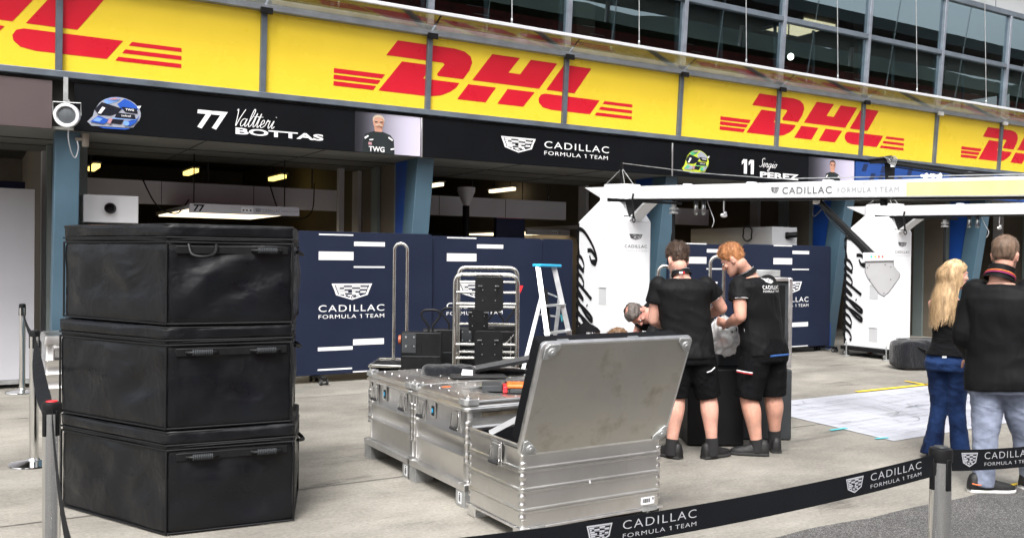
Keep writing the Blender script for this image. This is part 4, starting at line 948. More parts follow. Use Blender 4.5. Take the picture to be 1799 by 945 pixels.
def barcode(t, c, u, n, w=.04, h=.03, vert=False):
    z = V((0, 0, 1)); o = MB().obox(c + n * .001, u * w, z * h, n * .0008).build('sticker', K['sticker'], t)
    m = MB(); random.seed(3)
    q = -.8
    while q < .35:
        b = random.uniform(.02, .07)
        if vert: m.obox(c + n * .0026 + z * h * (q + .2), u * w * .5, z * h * b / 2, n * .0006)
        else: m.obox(c + n * .0026 + u * w * q + z * h * .05, u * w * b / 2, z * h * .55, n * .0006)
        q += b + random.uniform(.03, .08)
    m.obox(c + n * .0026 + (z * h * .8 if vert else u * w * .78 + z * h * .4), u * w * (.35 if vert else .1), z * h * (.1 if vert else .3), n * .0006); m.build('barcode', K['black'], o)
RV = [(.15, 0), (.318, 0), (.324, .004), (.33, .004), (.336, 0), (.352, 0), (.356, -.003), (.41, 0), (.424, 0), (.430, .004), (.436, .004), (.442, 0), (.618, 0)]
def closed_case(label, loc):
    X, Y = 1.22, .82
    t = thing('aluminium_case', label, 'case', loc, local=True, group='closed aluminium cases on pallets')
    m = MB(); ribbed(m, .02, X - .02, .02, Y - .02, [(.152, 0), (.30, 0), (.307, .006), (.315, .006), (.322, 0), (.42, 0), (.427, .006), (.435, .006), (.442, 0), (.60, 0)]); m.build('body', K['alu'], t, sharp=50)
    m = MB(); ribbed(m, .004, X - .004, .004, Y - .004, [(.602, 0), (.606, .012), (.632, .012), (.640, .004), (.660, .004), (.668, -.004), (.672, -.03)], .03); m.build('lid', K['alu'], t, sharp=40)
    m = MB(); m.tube([V((x, y, .618)) for x, y in rrect(-.006, X + .006, -.006, Y + .006, .035)], .011, 8, closed=True); m.tube([V((x, y, .662)) for x, y in rrect(.01, X - .01, .01, Y - .01, .03)], .009, 8, closed=True); m.build('rim', K['altrim'], t)
    m = MB(); m.box((.25, .03, .673), (.26, Y - .03, .677)); m.box((.30, .03, .673), (.31, Y - .03, .676)); m.box((X - .32, .03, .673), (X - .31, Y - .03, .677)); m.build('lid_rib', K['altrim'], t)
    m = MB()
    for x in (.12, .40, X - .2):
        for k in range(6): m.lathe((x, .06 + k * (Y - .12) / 5, .672), [(.006, 0), (.004, .004)], 8)
    m.build('rivets', K['altrim'], t)
    for sx in (0, 1):
        for sy in (0, 1):
            cx, cy = sx * X, sy * Y; ix, iy = (1 - 2 * sx), (1 - 2 * sy)
            m = MB(); m.rings([[V((cx - ix * .012 + ix * a, cy - iy * .012 + iy * b, z)) for a, b in ((0, .02), (.02, 0), (.10, 0), (.10, .02), (.03, .03), (.02, .10), (0, .10))] for z in (.645, .683)]); m.build('corner_cap', K['galv'], t, bevel=.003)
            MB().lathe((cx + ix * .03, cy + iy * .03, .683), [(.028, 0), (.026, .012), (.012, .014)], 14).build('stacking_knob', K['altrim'], t)
            m = MB(); m.rings([[V((cx + ix * .012 + ix * a, cy + iy * .012 + iy * b, z)) for a, b in ((0, .025), (.008, .008), (.025, 0), (.045, 0), (.03, .02), (.02, .03), (0, .045))] for z in (.16, .598)]); m.build('corner_post', K['altrim'], t, bevel=.003)
            m = MB(); pr = []
            for z in (.29, .33, .405, .445, .50, .53): pr += [(.019, z - .012), (.0222, z - .005), (.0222, z + .003), (.019, z + .010)]
            m.lathe((cx + ix * .019, cy + iy * .019, 0), pr, 16); m.build('corner_bead', K['alu'], t, sharp=60)
    # pallet
    m = MB(); m.box((-.02, -.02, .105), (X + .02, .055, .15)); m.box((-.02, Y - .055, .105), (X + .02, Y + .02, .15)); m.box((-.02, .055, .105), (.06, Y - .055, .15)); m.box((X - .06, .055, .105), (X + .02, Y - .055, .15)); m.box((.06, .055, .12), (X - .06, Y - .055, .148))
    m.build('pallet_deck', K['altrim'], t, bevel=.004)
    for x in (-.015, X / 2 - .07, X - .125):
        for y in (-.015, Y - .105):
            MB().box((x, y, 0), (x + .14, y + .12, .104)).build('pallet_foot', K['galv'], t, bevel=.003)
    barcode(t, V((-.0155, .045, .055)), V((0, 1, 0)), V((-1, 0, 0)), .022, .036, True)
    N, U = V((-1, 0, 0)), V((0, -1, 0))
    latch(t, V((.018, Y - .14, .53)), N, U); latch(t, V((.018, .16, .53)), N, U); centre_lock(t, V((.016, Y * .60, .545)), N, U)
    m = MB(); m.box((.12, .012, .565), (X - .2, .018, .592)); m.build('hinge', M('hinge_brass', (.28, .24, .18), .4, .8, var=.3, vs=20), t)
    m = MB(); m.box((.16, -.002, .60), (.24, .003, .60 + .03)); m.build('lid_tab', K['altrim'], t)
    return t
cA = closed_case('nearer closed aluminium case with the orange toolbox lying on it', (2.675, 4.985, 0))
cB = dup(cA, (2.675, 5.815, 0), 0, 'farther closed aluminium case with dark cloths lying on it')
mk = MB().obox((2.675 + .18, 5.62, .673), (.03, .006, 0), (-.004, .016, 0), (0, 0, .001)); mk.v = [a - V((2.675, 4.985, 0)) for a in mk.v]; mk.build('orange_tape', K['orange'], cA)
# far case at the left behind the bags
cf = thing('aluminium_case', 'small aluminium case half hidden behind the black bag stack', 'case', (.62, 10.0, 0), local=True)
m = MB(); ribbed(m, 0, .8, 0, .6, [(.08, 0), (.22, 0), (.23, .008), (.24, 0), (.36, 0), (.37, .008), (.38, 0), (.50, 0), (.51, .008), (.52, 0), (.66, 0)]); m.build('body', K['alu'], cf, sharp=50)
m = MB(); ribbed(m, -.006, .806, -.006, .606, [(.662, 0), (.668, .01), (.69, .01), (.75, 0), (.76, -.02)]); m.build('lid', K['alu'], cf, sharp=40)
m = MB(); m.box((0, 0, .0), (.12, .1, .078)); m.box((.68, 0, 0), (.8, .1, .078)); m.box((0, .5, 0), (.12, .6, .078)); m.box((.68, .5, 0), (.8, .6, .078)); m.build('foot', K['galv'], cf)
latch(cf, V((.12, -.002, .58)), V((0, -1, 0)), V((1, 0, 0)))

# open case
oc = thing('open_aluminium_case', 'open aluminium case with its dented lid tipped forward', 'case', (2.615, 4.215, 0), local=True)
X, Y = 1.0, .62
zs = [(.082, 0), (.15, 0)]
for z in (.17, .285, .40): zs += [(z - .016, 0), (z - .010, .009), (z, .009), (z + .003, .003), (z + .006, .009), (z + .014, .009), (z + .02, 0)]
zs += [(.50, 0), (.515, .006), (.53, .006), (.535, 0)]
m = MB()
oc_rings = []
for z, o in zs: oc_rings.append([V((x, y, z)) for x, y in rrect(-o, X + o, -o, Y + o, .028 + o)])
for z in (.534, .10): oc_rings.append([V((x, y, z)) for x, y in rrect(.018, X - .018, .018, Y - .018, .02)])
m.rings(oc_rings); body = m.build('body', K['alu'], oc, sharp=50)
m = MB(); rr = [[V((x, y, z)) for x, y in rrect(.020, X - .020, .020, Y - .020, .02)] for z in (.52, .105)] + [[V((x, y, .102)) for x, y in rrect(.022, X - .022, .022, Y - .022, .02)]]
m.rings(rr, cap=False); m.f.append(tuple(range(len(m.v) - len(rr[0]), len(m.v)))); m.build('liner', K['foam'], oc, sharp=50)
m = MB(); m.tube([V((x, y, .536)) for x, y in rrect(-.002, X + .002, -.002, Y + .002, .03)], .010, 8, closed=True); m.build('rim', K['altrim'], oc)
for sx, sy in ((0, 0), (1, 0), (0, 1), (1, 1)):
    cx, cy = sx * X, sy * Y; ix, iy = 1 - 2 * sx, 1 - 2 * sy; pr = []
    for z in (.135, .205, .25, .32, .365, .435): pr += [(.020, z - .013), (.0245, z - .006), (.0245, z + .006), (.020, z + .013)]
    m = MB(); m.lathe((cx + ix * .018, cy + iy * .018, 0), pr, 18); m.build('corner_bead', K['alu'], oc, sharp=60)
m = MB()
for x in (0, X - .10):
    for y in (0, Y - .09): m.box((x, y, .006), (x + .006, y + .09, .07)); m.box((x + .094, y, .006), (x + .1, y + .09, .07)); m.box((x + .006, y + .002, .0), (x + .094, y + .088, .006))
m.box((-.012, -.012, .066), (X + .012, .05, .0805)); m.box((-.012, Y - .05, .066), (X + .012, Y + .012, .0805)); m.box((-.012, .05, .066), (.05, Y - .05, .0805)); m.box((X - .05, .05, .066), (X + .012, Y - .05, .0805))
m.build('pallet_frame', K['altrim'], oc, bevel=.002)
for x0, x1 in ((.05, .15), (X - .15, X - .04)):
    MB().box((x0, -.018, .062), (x1, -.013, .084)).build('clip_plate', K['galv'], oc)
latch(oc, V((-.010, .26, .455)), V((-1, 0, 0)), V((0, -1, 0)), .06, .07)
barcode(oc, V((X - .10, -.002, .122)), V((1, 0, 0)), V((0, -1, 0)), .05, .022)
m = MB(); m.obox((.46, -.011, .288), (.004, 0, 0), (0, .001, 0), (0, 0, .008)); m.build('scuff_tag', K['sticker'], oc)
# lid, hinged on the front rim and tipped past upright
ang = R(20.5)
LM = Matrix.Translation((0, -.012, .505)) @ Matrix.Rotation(ang, 4, 'X')     # local: x along hinge, z up the lid, -y = outer face
Lh = .655
m = MB(); m.prism(rrect(-.012, X + .012, -.01, Lh, .03, 5), lambda u, v, d: LM @ V((u, d, v)), .0, .012); m.build('lid', K['lidalu'], oc, sharp=40)
lidn = [c for c in oc.children if c.name.startswith('lid')][0]
m = MB(); m.tube([LM @ V((u, .012, v)) for u, v in rrect(-.018, X + .018, -.016, Lh + .006, .035)], .014, 8, closed=True); m.build('lid_rim', K['altrim'], oc)
m = MB(); m.prism(rrect(-.016, X + .016, -.012, Lh + .004, .03, 5), lambda u, v, d: LM @ V((u, d, v)), .026, .05); m.build('lid_rim', K['altrim'], oc, bevel=.004)
m = MB(); m.prism(rrect(.004, X - .004, .01, Lh - .012, .02, 3), lambda u, v, d: LM @ V((u, d, v)), .051, .155); m.build('lid_foam', K['foam'], oc, bevel=.012)
for u, v in ((.03, .03), (X - .03, .03), (.03, Lh - .035), (X - .03, Lh - .035)):
    su = 1 if u < .5 else -1; sv = 1 if v < .3 else -1
    m = MB(); m.prism([(u + a * su, v + b * sv) for a, b in ((-.045, -.02), (-.02, -.045), (.05, -.045), (.055, -.02), (.012, .025), (-.02, .05), (-.045, .045))], lambda u, v, d: LM @ V((u, d, v)), -.012, -.0015); m.build('lid_corner', K['galv'], oc, bevel=.004)
    m = MB(); m.lathe(LM @ V((u, -.012, v)), [(.026, 0), (.024, .008), (.012, .011), (.011, .016), (.001, .017)], 16, LM.to_3x3() @ V((0, -1, 0))); m.build('lid_foot', K['galv'], oc)
m = MB()
for u in (.12, .6): m.obox(LM @ V((u, .03, Lh + .011)), (.035, 0, 0), LM.to_3x3() @ V((0, .012, 0)), LM.to_3x3() @ V((0, 0, .004)))
m.build('rim_bracket', K['altrim'], oc)
for x in (.018, X - .02):
    a = V((x, .40, .54)); b = LM @ V((x - .01, .05, .22)); s_ = (b - a).normalized(); w = s_.cross(V((1, 0, 0))).normalized() * .017
    m = MB(); m.add([a - w, a + w, b + w, b - w, a - w + V((.003, 0, 0)), a + w + V((.003, 0, 0)), b + w + V((.003, 0, 0)), b - w + V((.003, 0, 0))], [(0, 1, 2, 3), (7, 6, 5, 4), (0, 4, 5, 1), (1, 5, 6, 2), (2, 6, 7, 3), (3, 7, 4, 0)]); m.build('stay_strap', K['wshade'], oc)
m = MB(); pts = crv([V((.06, .10, .50)), V((.06, .16, .47)), V((.06, .13, .56)), LM @ V((.05, .06, .10)), LM @ V((.05, .06, .24))])
for i in range(len(pts) - 1):
    a, b = pts[i], pts[i + 1]; m.add([a, b, b + V((.14, 0, 0)), a + V((.14, 0, 0))], [(0, 1, 2, 3)])
m.build('liner_flap', K['wshade'], oc)
for k, (u, v, w, h, rot) in enumerate(((.2, -.10, .04, .018, .2), (.62, -.07, .006, .026, 0), (.9, -.12, .012, .02, 0))):
    pass

# things lying on the closed cases
def crumple(name, label, cat, cx, cy, z, L, Wd, H, rz, mat, seed=0, n=26, group=None):
    """soft folded cloth: a closed cushion with ridged folds"""
    random.seed(seed); m = MB(); rings = []
    for i in range(n + 1):
        u = i / n * 2 - 1; prof = max(.02, (1 - abs(u) ** 6)) ** .5
        ring = []
        for k in range(16):
            a = 2 * math.pi * k / 16; y = math.cos(a); zz = math.sin(a)
            nzv = noise.noise(V((u * 3 + seed, y * 1.5, zz))) ; n2 = noise.noise(V((u * 9 + seed, y * 4, 3)))
            ww = Wd / 2 * prof * (1 + .18 * nzv); hh = H / 2 * prof * (1 + .45 * nzv + .25 * n2)
            p = V((u * L / 2, math.copysign(abs(y) ** .6, y) * ww, max(-H / 2, math.copysign(abs(zz) ** .7, zz) * hh if zz > 0 else -H / 2 * min(1, abs(zz) * 4))))
            ring.append(p)
        rings.append(ring)
    m.rings(rings); xform(m, Matrix.Translation((cx, cy, z + H / 2)) @ Matrix.Rotation(rz, 4, 'Z'))
    o = m.build(name, mat, sharp=60)
    sub = o.modifiers.new('sub', 'SUBSURF'); sub.levels = 1; sub.render_levels = 1
    return tag(o, label, cat, group)
K['dcloth'] = cloth_mat('dark_cloth', (.009, .010, .013), fold=.6, fs=14, sheen=.3)
a = on(815, 650, z=.70); b = on(752, 650, z=.70)
crumple('folded_cloth', 'thick folded dark cloth at the left of the case tops', 'cloth', on(788, 651, z=.70).x, on(788, 651, z=.70).y, .674, .42, .2, .075, R(-25), K['dcloth'], 2)
wc = on(808, 651, z=.74)
w = MB(); w.prism([(-.05, -.03), (.04, -.045), (.06, .02), (-.02, .04)], lambda u, v, d: wc + V((u, v * .6 - .1, d + v * .45 - .0)), -.004, .004); tag(w.build('paper_tag', K['sticker'], bevel=.002), 'white paper tag tucked into the folded dark cloth', 'tag')
c_ = on(878, 655, z=.68)
crumple('flat_cloth', 'flat dark cloth spread right of the folded cloth', 'cloth', c_.x, c_.y + .05, .674, .50, .22, .035, R(-30), K['dcloth'], 5)
c_ = on(840, 662, z=.68); t = MB(); t.obox(c_ + V((0, 0, .008)), (.19, -.08, 0), (.03, .08, 0), (0, 0, .007)); tag(t.build('rubber_mat', K['rubber'], bevel=.003), 'thin black mat at the edge between the two case tops', 'mat')
c_ = on(905, 642, z=.76); t = MB(); t.obox(c_ + V((0, .1, .012)), (.22, -.12, .05), (.06, .12, 0), (-.01, -.005, .012)); tag(t.build('dark_panel', K['dcloth'], bevel=.008), 'dark padded panel tilted on the far case next to the tube rack', 'panel')
pr = on(905, 642, z=.674)
# orange toolbox
tb = on(908, 684, z=.69); t = thing('toolbox', 'small orange and grey open toolbox on the nearer closed case', 'toolbox', (tb.x, tb.y, .676))
dx = V((.86, -.5, 0)); dy = V((.5, .86, 0))
MB().obox(V((tb.x, tb.y, .692)) + dx * .06, dx * .11, dy * .09, V((0, 0, .014))).build('base', K['dgrey'], t, bevel=.006)
MB().obox(V((tb.x, tb.y, .722)) + dx * .05, dx * .12, dy * .085, V((0, 0, .013))).build('lid', K['orange'], t, bevel=.01)
MB().obox(V((tb.x, tb.y, .700)) - dx * .08, dx * .015, dy * .09, V((0, 0, .02))).build('end_clip', K['redpl'], t, bevel=.004)
MB().obox(V((tb.x, tb.y, .700)) - dx * .17 + dy * .07, dx * .07, dy * .11, V((0, 0, .02))).build('tray', K['dgrey'], t, bevel=.005)
m = MB()
for k in range(7): m.cyl(V((tb.x, tb.y, .70)) + dy * .155 + dx * (-.07 + k * .035), V((tb.x, tb.y, .725)) + dy * .155 + dx * (-.07 + k * .035), .013, n=10)
m.build('sockets', K['chrome'], t)
MB().obox(V((tb.x, tb.y, .687)) + dy * .155 + dx * .03, dx * .14, dy * .03, V((0, 0, .010))).build('socket_rail', K['black'], t, bevel=.003)
c_ = on(930, 662, z=.68); t = MB(); t.prism([(-.05, -.03), (.05, -.03), (.045, .03), (-.03, .035)], lambda u, v, d: c_ + V((u, v, .004 + d + abs(u) * .3)), 0, .004); tag(t.build('note', K['sticker']), 'crumpled white note by the lid beyond the orange toolbox', 'paper')
pp = on(842, 678, z=.70); t = thing('torch', 'silver and yellow torch lying on the nearer closed case', 'torch', (pp.x, pp.y, .676)); d_ = V((.93, .37, 0))
m = MB(); m.tube([V((pp.x, pp.y, .690)) - d_ * .10, V((pp.x, pp.y, .690)) + d_ * .02], .011, 12); m.build('barrel', K['altrim'], t)
m = MB(); m.tube([V((pp.x, pp.y, .690)) + d_ * .021, V((pp.x, pp.y, .690)) + d_ * .06], .012, 12); m.build('band', K['h_yel'], t)
m = MB(); m.tube([V((pp.x, pp.y, .692)) + d_ * .061, V((pp.x, pp.y, .692)) + d_ * .085, V((pp.x, pp.y, .692)) + d_ * .11], [.012, .018, .018], 12); m.build('head', K['black'], t)
m = MB(); m.tube(crv([V((pp.x, pp.y, .683)) + d_ * .11, V((pp.x + .06, pp.y - .02, .680)), V((pp.x + .02, pp.y - .05, .680)), V((pp.x + .10, pp.y - .06, .680)), V((pp.x + .13, pp.y + .0, .681))]), .004, 6); m.build('lanyard', K['brown'], t)

# ------------------------------------------------------------------ stack of black padded bags
FOOT = [(0, 0), (.70, -.06), (.94, .61), (.60, 1.23), (-.12, 1.40), (-.45, .93)]
def padded_bag(label, loc, rz, seed, h=.585, loop=False, sc=1.0):
    t = thing('padded_bag', label, 'bag', loc, rz, local=True, group='black padded bags in a stack')
    foot = [V((a * sc, b * sc, 0)) for a, b in FOOT]; cen = sum(foot, V()) / 6
    def wall(z0, z1, ins, rows, amp, sd, cap_lo=True, cap_hi=True, bulge=.012):
        nseg = 22; rings = []
        for r in range(rows + 1):
            v = r / rows; ring = []
            for i in range(6):
                a, b = foot[i], foot[(i + 1) % 6]; L = (b - a).length; nr = V(((b - a).y, -(b - a).x, 0)).normalized()
                for k in range(nseg):
                    u = k / nseg; p = a.lerp(b, u); z = z0 + (z1 - z0) * v
                    q = V((u * L * 1.0 + i * 7 + sd, z * 1.0, sd * 3.1))
                    wr = noise.noise(q * 2.4) * .55 + (1 - abs(noise.noise(V((q.x * 2.0 + q.y * 2.4, q.y * 4.2 - q.x * 2.2, sd))) * 2.2)) * .42 - .25 + noise.noise(q * 8) * .10
                    e = min(u, 1 - u) * 2; ew = min(1, .25 + e * 2.2) * min(1, .3 + 2.4 * min(v, 1 - v))
                    p = p + nr * (wr * amp * ew + bulge * (1 - (2 * u - 1) ** 2) * (1 - (2 * v - 1) ** 2))
                    edge_r = max(0, 1 - min(v, 1 - v) * rows / 1.0) if rows > 2 else 0
                    p = p + (cen - p).normalized() * (ins + .010 * edge_r + (.007 if k == 0 else 0)); 
                    p.z = z + noise.noise(V((u * L * 2 + i * 3, sd, 1))) * .004
                    ring.append(p)
            rings.append(ring)
        m = MB(); m.rings(rings, cap=True); return m
    body = wall(.004, h - .10, .006, 16, .040, seed).build('body', K['vinyl'], t, sharp=40)
    lid = wall(h - .075, h, -.002, 6, .022, seed + 5, bulge=.004).build('lid', K['vinyl'], t, sharp=50)
    wall(h - .099, h - .076, .004, 2, .004, seed + 9).build('zip_band', K['bplas'], t)
    m = MB()
    for z, i_ in ((.012, 0.0), (h - .105, -.002), (h - .078, -.004), (h - .008, .002)):
        m.tube([p + (p - cen).normalized() * (.002 - i_ - .006) + V((0, 0, z)) for p in foot], .0055, 6, closed=True)
    for p in foot: m.tube([p - (p - cen).normalized() * .004 + V((0, 0, z)) for z in (.012, h * .5, h - .105)], .006, 6)
    m.build('piping', K['bplas'], t)
    a, b = foot[0], foot[1]; U = (b - a).normalized(); Nn = V((U.y, -U.x, 0))
    m = MB(); m.obox(a + U * .36 + Nn * .006 + V((0, 0, h - .145)), U * .31, V((0, 0, .022)), Nn * .004); m.build('webbing', K['bplas'], t, bevel=.003)
    for k, u in enumerate((.19, .545)):
        c = a + U * u + Nn * .014 + V((0, 0, h - .145))
        if loop and k == 0:
            m = MB(); m.tube(crv([c - U * .075 + V((0, 0, .03)), c - U * .06 + Nn * .03 - V((0, 0, .025)), c + Nn * .045 - V((0, 0, .038)), c + U * .06 + Nn * .03 - V((0, 0, .02)), c + U * .075 + V((0, 0, .03))]), .009, 8); m.build('handle', K['bplas'], t)
        else:
            m = MB(); m.tube(crv([c - U * .085, c - U * .055 + Nn * .022, c + Nn * .026, c + U * .055 + Nn * .022, c + U * .085]), .009, 8); hd = m.build('handle', K['bplas'], t)
            m = MB()
            for q in range(11):
                s = -.05 + q * .01; m.tube([c + U * (s - .0032) + Nn * .025, c + U * (s + .0032) + Nn * .025], .017, 10)
            m.build('grip', K['dgrey'], hd)
    c = foot[1].lerp(foot[2], .5); U2 = (foot[2] - foot[1]).normalized(); N2 = V((U2.y, -U2.x, 0))
    m = MB(); m.tube(crv([c - U2 * .1 + N2 * .01 + V((0, 0, h - .15)), c + N2 * .04 + V((0, 0, h - .165)), c + U2 * .1 + N2 * .01 + V((0, 0, h - .15))]), .011, 8); m.build('handle', K['bplas'], t)
    return t
padded_bag('bottom black padded bag of the stack standing on the ground', (.93, 5.27, 0), 0, 1.0, .585, sc=1.015)
padded_bag('middle black padded bag of the stack with two ribbed grips', (.925, 5.275, .588), R(.8), 4.0, .585)
padded_bag('top black padded bag of the stack with one loose loop handle', (.925, 5.275, 1.176), R(-.4), 8.0, .575, loop=True)

# ------------------------------------------------------------------ barrier posts and belts
def post(loc, label, rz=0, red=False):
    t = thing('barrier_post', label, 'barrier post', loc, rz, local=True, group='polished barrier posts')
    MB().lathe((0, 0, 0), [(.165, 0), (.172, .004), (.17, .012), (.10, .024), (.045, .034), (.034, .05)], 40).build('base', K['chrome'], t)
    MB().lathe((0, 0, 0), [(.0325, .03), (.0325, .955)], 32).build('tube', K['chrome'], t)
    MB().lathe((0, 0, 0), [(.0345, .955), (.0355, .96), (.0355, .988), (.033, .997), (.02, 1.0), (.001, 1.0)], 32).build('cap', K['black'], t)
    MB().lathe((0, 0, 0), [(.022, 1.0005), (.02, 1.003), (.001, 1.003)], 24).build('cap_badge', K['redpl'] if red else K['dgrey'], t)
    for a in (0, 90, 180, 270):
        c = V((math.cos(R(a)), math.sin(R(a)), 0)); s = V((-c.y, c.x, 0)); m = MB(); m.obox(c * .0325 + V((0, 0, .918)), c * .004, s * .009, V((0, 0, .050))); m.build('belt_slot', K['bplas'], t, bevel=.003)
    return t
pR = on(1653, 785, z=1.0); pL = on(91, 705, z=1.0); pA = V((.395, 7.55, 0)); pB = V((.48, 11.5, 0))
post((pR.x, pR.y, 0), 'polished barrier post at the front right beside the asphalt', R(78))
post((pL.x, pL.y, 0), 'polished barrier post at the front left with a red dot on its cap', R(35), True)
post(pA, 'polished barrier post behind the front left post', R(80)); post(pB, 'polished barrier post farthest away by the pale wall panel', R(80))
def belt(a, b, sag, label, prints=(), h=.068, twist=0.0, off=(.037, .037), zz=.945):
    A = V((a.x, a.y, zz)); Bq = V((b.x, b.y, zz)); D = (Bq - A); L = D.length; u = D / L; A = A + u * off[0]; Bq = Bq - u * off[1]
    L = (Bq - A).length; side = V((u.y, -u.x, 0))
    N = 60
    def pt(s, v, d):                                     # s metres along, v metres up from the belt's lower edge
        q = s / L; tw = twist * math.sin(math.pi * q)
        c = A + u * s + V((0, 0, -4 * sag * q * (1 - q)))
        vv = v - h / 2
        return c + V((0, 0, 1)) * (vv * math.cos(tw)) + side * (vv * math.sin(tw) + d)
    m = MB(); vs = []; fs = []
    for i in range(N + 1):
        s = L * i / N; vs += [pt(s, 0, .001), pt(s, h, .001), pt(s, h, -.001), pt(s, 0, -.001)]
        if i:
            b0 = (i - 1) * 4; fs += [(b0 + k, b0 + (k + 1) % 4, b0 + 4 + (k + 1) % 4, b0 + 4 + k) for k in range(4)]
    m.add(vs, fs); t = m.build('barrier_belt', K['belt'], sharp=50)
    tag(t, label, 'barrier belt', 'belts between the barrier posts')
    if prints:
        fr = lambda uu, v, d: pt(uu, v, .001 + d)
        for s0, k in prints:
            mm = MB(); put_crest(mm, s0, s0 + .092 * k, .012, .058, fr, .0012); mm.build('emblem', K['beltprint'], t, smooth=False, fix=False); mm = MB()
            put_text(mm, 'CADILLAC', s0 + .13 * k, s0 + .41 * k, .036, .058, fr, .0012, -.009, 1.18); put_text(mm, 'FORMULA 1 TEAM', s0 + .13 * k, s0 + .41 * k, .014, .025, fr, .0012, -.006, 1.15); mm.build('lettering', K['beltprint'], t, smooth=False, fix=False)
    return pt, L
pQ = V((.185, 1.866, 0)); post(pQ, 'polished barrier post just below the bottom left of the photo', R(20))
belt(pQ, pR, .05, 'printed black belt running from the front right post out at the bottom edge', [(1.085, .84), (1.985, .80)])
belt(pL, pQ, .12, 'black belt dropping from the front left post towards the bottom edge', [])
pX = on(1990, 752, z=1.0); pX = V((3.62, 1.62, 0))
belt(pR, pX, .02, 'printed black belt running out at the right edge from the front right post', [(.055, .85)], zz=.955)
belt(pL, pA, .10, 'twisted black belt between the front left post and the post behind it', [], twist=1.2)
belt(pA, pB, .06, 'thin far black belt between the two rear left posts', [])
post(pX, 'polished barrier post just outside the right edge of the photo', R(10))

# ------------------------------------------------------------------ equipment between the cases and the screens
def PW(px, py, d): return P(px, py, d)
RT = rt; AW = fw
# tube rack with black plates
rk0 = P(852, 690, 8.6); rk0.z = 0
t = thing('tube_rack', 'shiny tube rack carrying black plates behind the closed cases', 'rack', rk0)
hw = .30
def hoop(y, z0, z1, r=.07): return [rk0 + AW * y - RT * hw + V((0, 0, z0))] + crv([rk0 + AW * y - RT * hw + V((0, 0, z1 - r)), rk0 + AW * y - RT * (hw - r * .3) + V((0, 0, z1 - r * .3)), rk0 + AW * y - RT * (hw - r) + V((0, 0, z1))], 4) + crv([rk0 + AW * y + RT * (hw - r) + V((0, 0, z1)), rk0 + AW * y + RT * (hw - r * .3) + V((0, 0, z1 - r * .3)), rk0 + AW * y + RT * hw + V((0, 0, z1 - r))], 4) + [rk0 + AW * y + RT * hw + V((0, 0, z0))]
for y, zz in ((0, 1.42), (.55, 1.48)):
    MB().tube(hoop(y, .10, zz), .021, 12).build('frame', K['ssteel'], t)
    for z in (1.25, 1.14, .75, .62) if y == 0 else (1.335, 1.08, .905, .62): MB().tube([rk0 + AW * y - RT * hw + V((0, 0, z)), rk0 + AW * y + RT * hw + V((0, 0, z))], .015, 10).build('crossbar', K['ssteel'], t)
    for z in ((1.235, .72) if y == 0 else (.95,)):
        cx = rk0 + AW * (y - .045) + RT * (.03 if y == 0 else -.09) + V((0, 0, z)); w, h, r = (.135, .165, .035) if y == 0 else (.10, .115, .03)
        poly = [(a, b) for a, b in rrect(-w, w, -h, h, r)]
        pl = MB().prism(poly, lambda u, v, d: cx + RT * u + V((0, 0, v)) + AW * d, -.008, .008).build('plate', K['bplas'], t, bevel=.003)
        m = MB()
        for a, b in ((-.06, .04), (.06, .04), (-.06, -.06), (.06, -.06)): m.lathe(cx + RT * a + V((0, 0, b)) - AW * .008, [(.006, 0), (.004, .004)], 8, -AW)
        m.build('bolt', K['altrim'], pl)
        m = MB()
        for a in (-.07, .09): m.tube([cx + RT * a + V((0, 0, .075)) - AW * .008, cx + RT * (a - .03) + V((0, 0, .08)) - AW * .06], [.007, .004], 8)
        m.build('pin', K['galv'], pl)
m = MB()
for s in (-1, 1):
    for z in (.12, .64): m.tube([rk0 + RT * hw * s + V((0, 0, z)), rk0 + AW * .55 + RT * hw * s + V((0, 0, z))], .015, 8)
    m.tube([rk0 + RT * hw * s + V((0, 0, .52)), rk0 + RT * (hw * s + .09) - AW * .05 + V((0, 0, .36)), rk0 + RT * (hw * s + .12) - AW * .05 + V((0, 0, .12))], .012, 8)
m.build('side_tube', K['ssteel'], t)
m = MB(); m.obox(rk0 + AW * .27 + V((0, 0, .10)), RT * (hw + .04), AW * .33, V((0, 0, .02))); m.build('base', K['bplas'], t)
for s in (-1, 1):
    for y in (0, .55):
        c = rk0 + AW * y + RT * hw * s + V((0, 0, .04)); MB().cyl(c - RT * .015, c + RT * .015, .04, n=16).build('caster', K['rubber'], t)
m = MB(); q = crv([rk0 + RT * .10 + V((0, 0, .84)), rk0 + RT * .17 + V((0, 0, .76)), rk0 + RT * .23 + V((0, 0, .80)), rk0 + RT * .27 + V((0, 0, .85))], 5)
for i in range(len(q) - 1):
    c = (q[i] + q[i + 1]) / 2; m.tube([c + (q[i] - c) * .9 + (V((0, 0, .006)) if i % 2 else AW * .006), c + (q[i + 1] - c) * .9 + (V((0, 0, .006)) if i % 2 else AW * .006), c + (q[i + 1] - c) * .9 - (V((0, 0, .006)) if i % 2 else AW * .006), c + (q[i] - c) * .9 - (V((0, 0, .006)) if i % 2 else AW * .006)], .0025, 5, closed=True)
for k in range(9): m.tube([rk0 + RT * .24 + AW * .3 + V((0, 0, .80 - k * .03)), rk0 + RT * (.246 if k % 2 else .24) + AW * (.3 if k % 2 else .306) + V((0, 0, .775 - k * .03))], .004, 5)
m.build('chain', K['altrim'], t)
m = MB(); m.obox(rk0 + RT * .18 + V((0, 0, .865)) + AW * .02, RT * .11, V((0, 0, .012)), AW * .02); m.build('black_clamp', K['black'], t, bevel=.004)
m = MB(); m.prism([(-.0, -.04), (.03, .04), (-.02, .04)], lambda u, v, d: rk0 + AW * .3 + RT * (hw + .03 + u) + V((0, 0, 1.27 + v)) + AW * d, 0, .01); m.build('red_flag', K['redpl'], t)
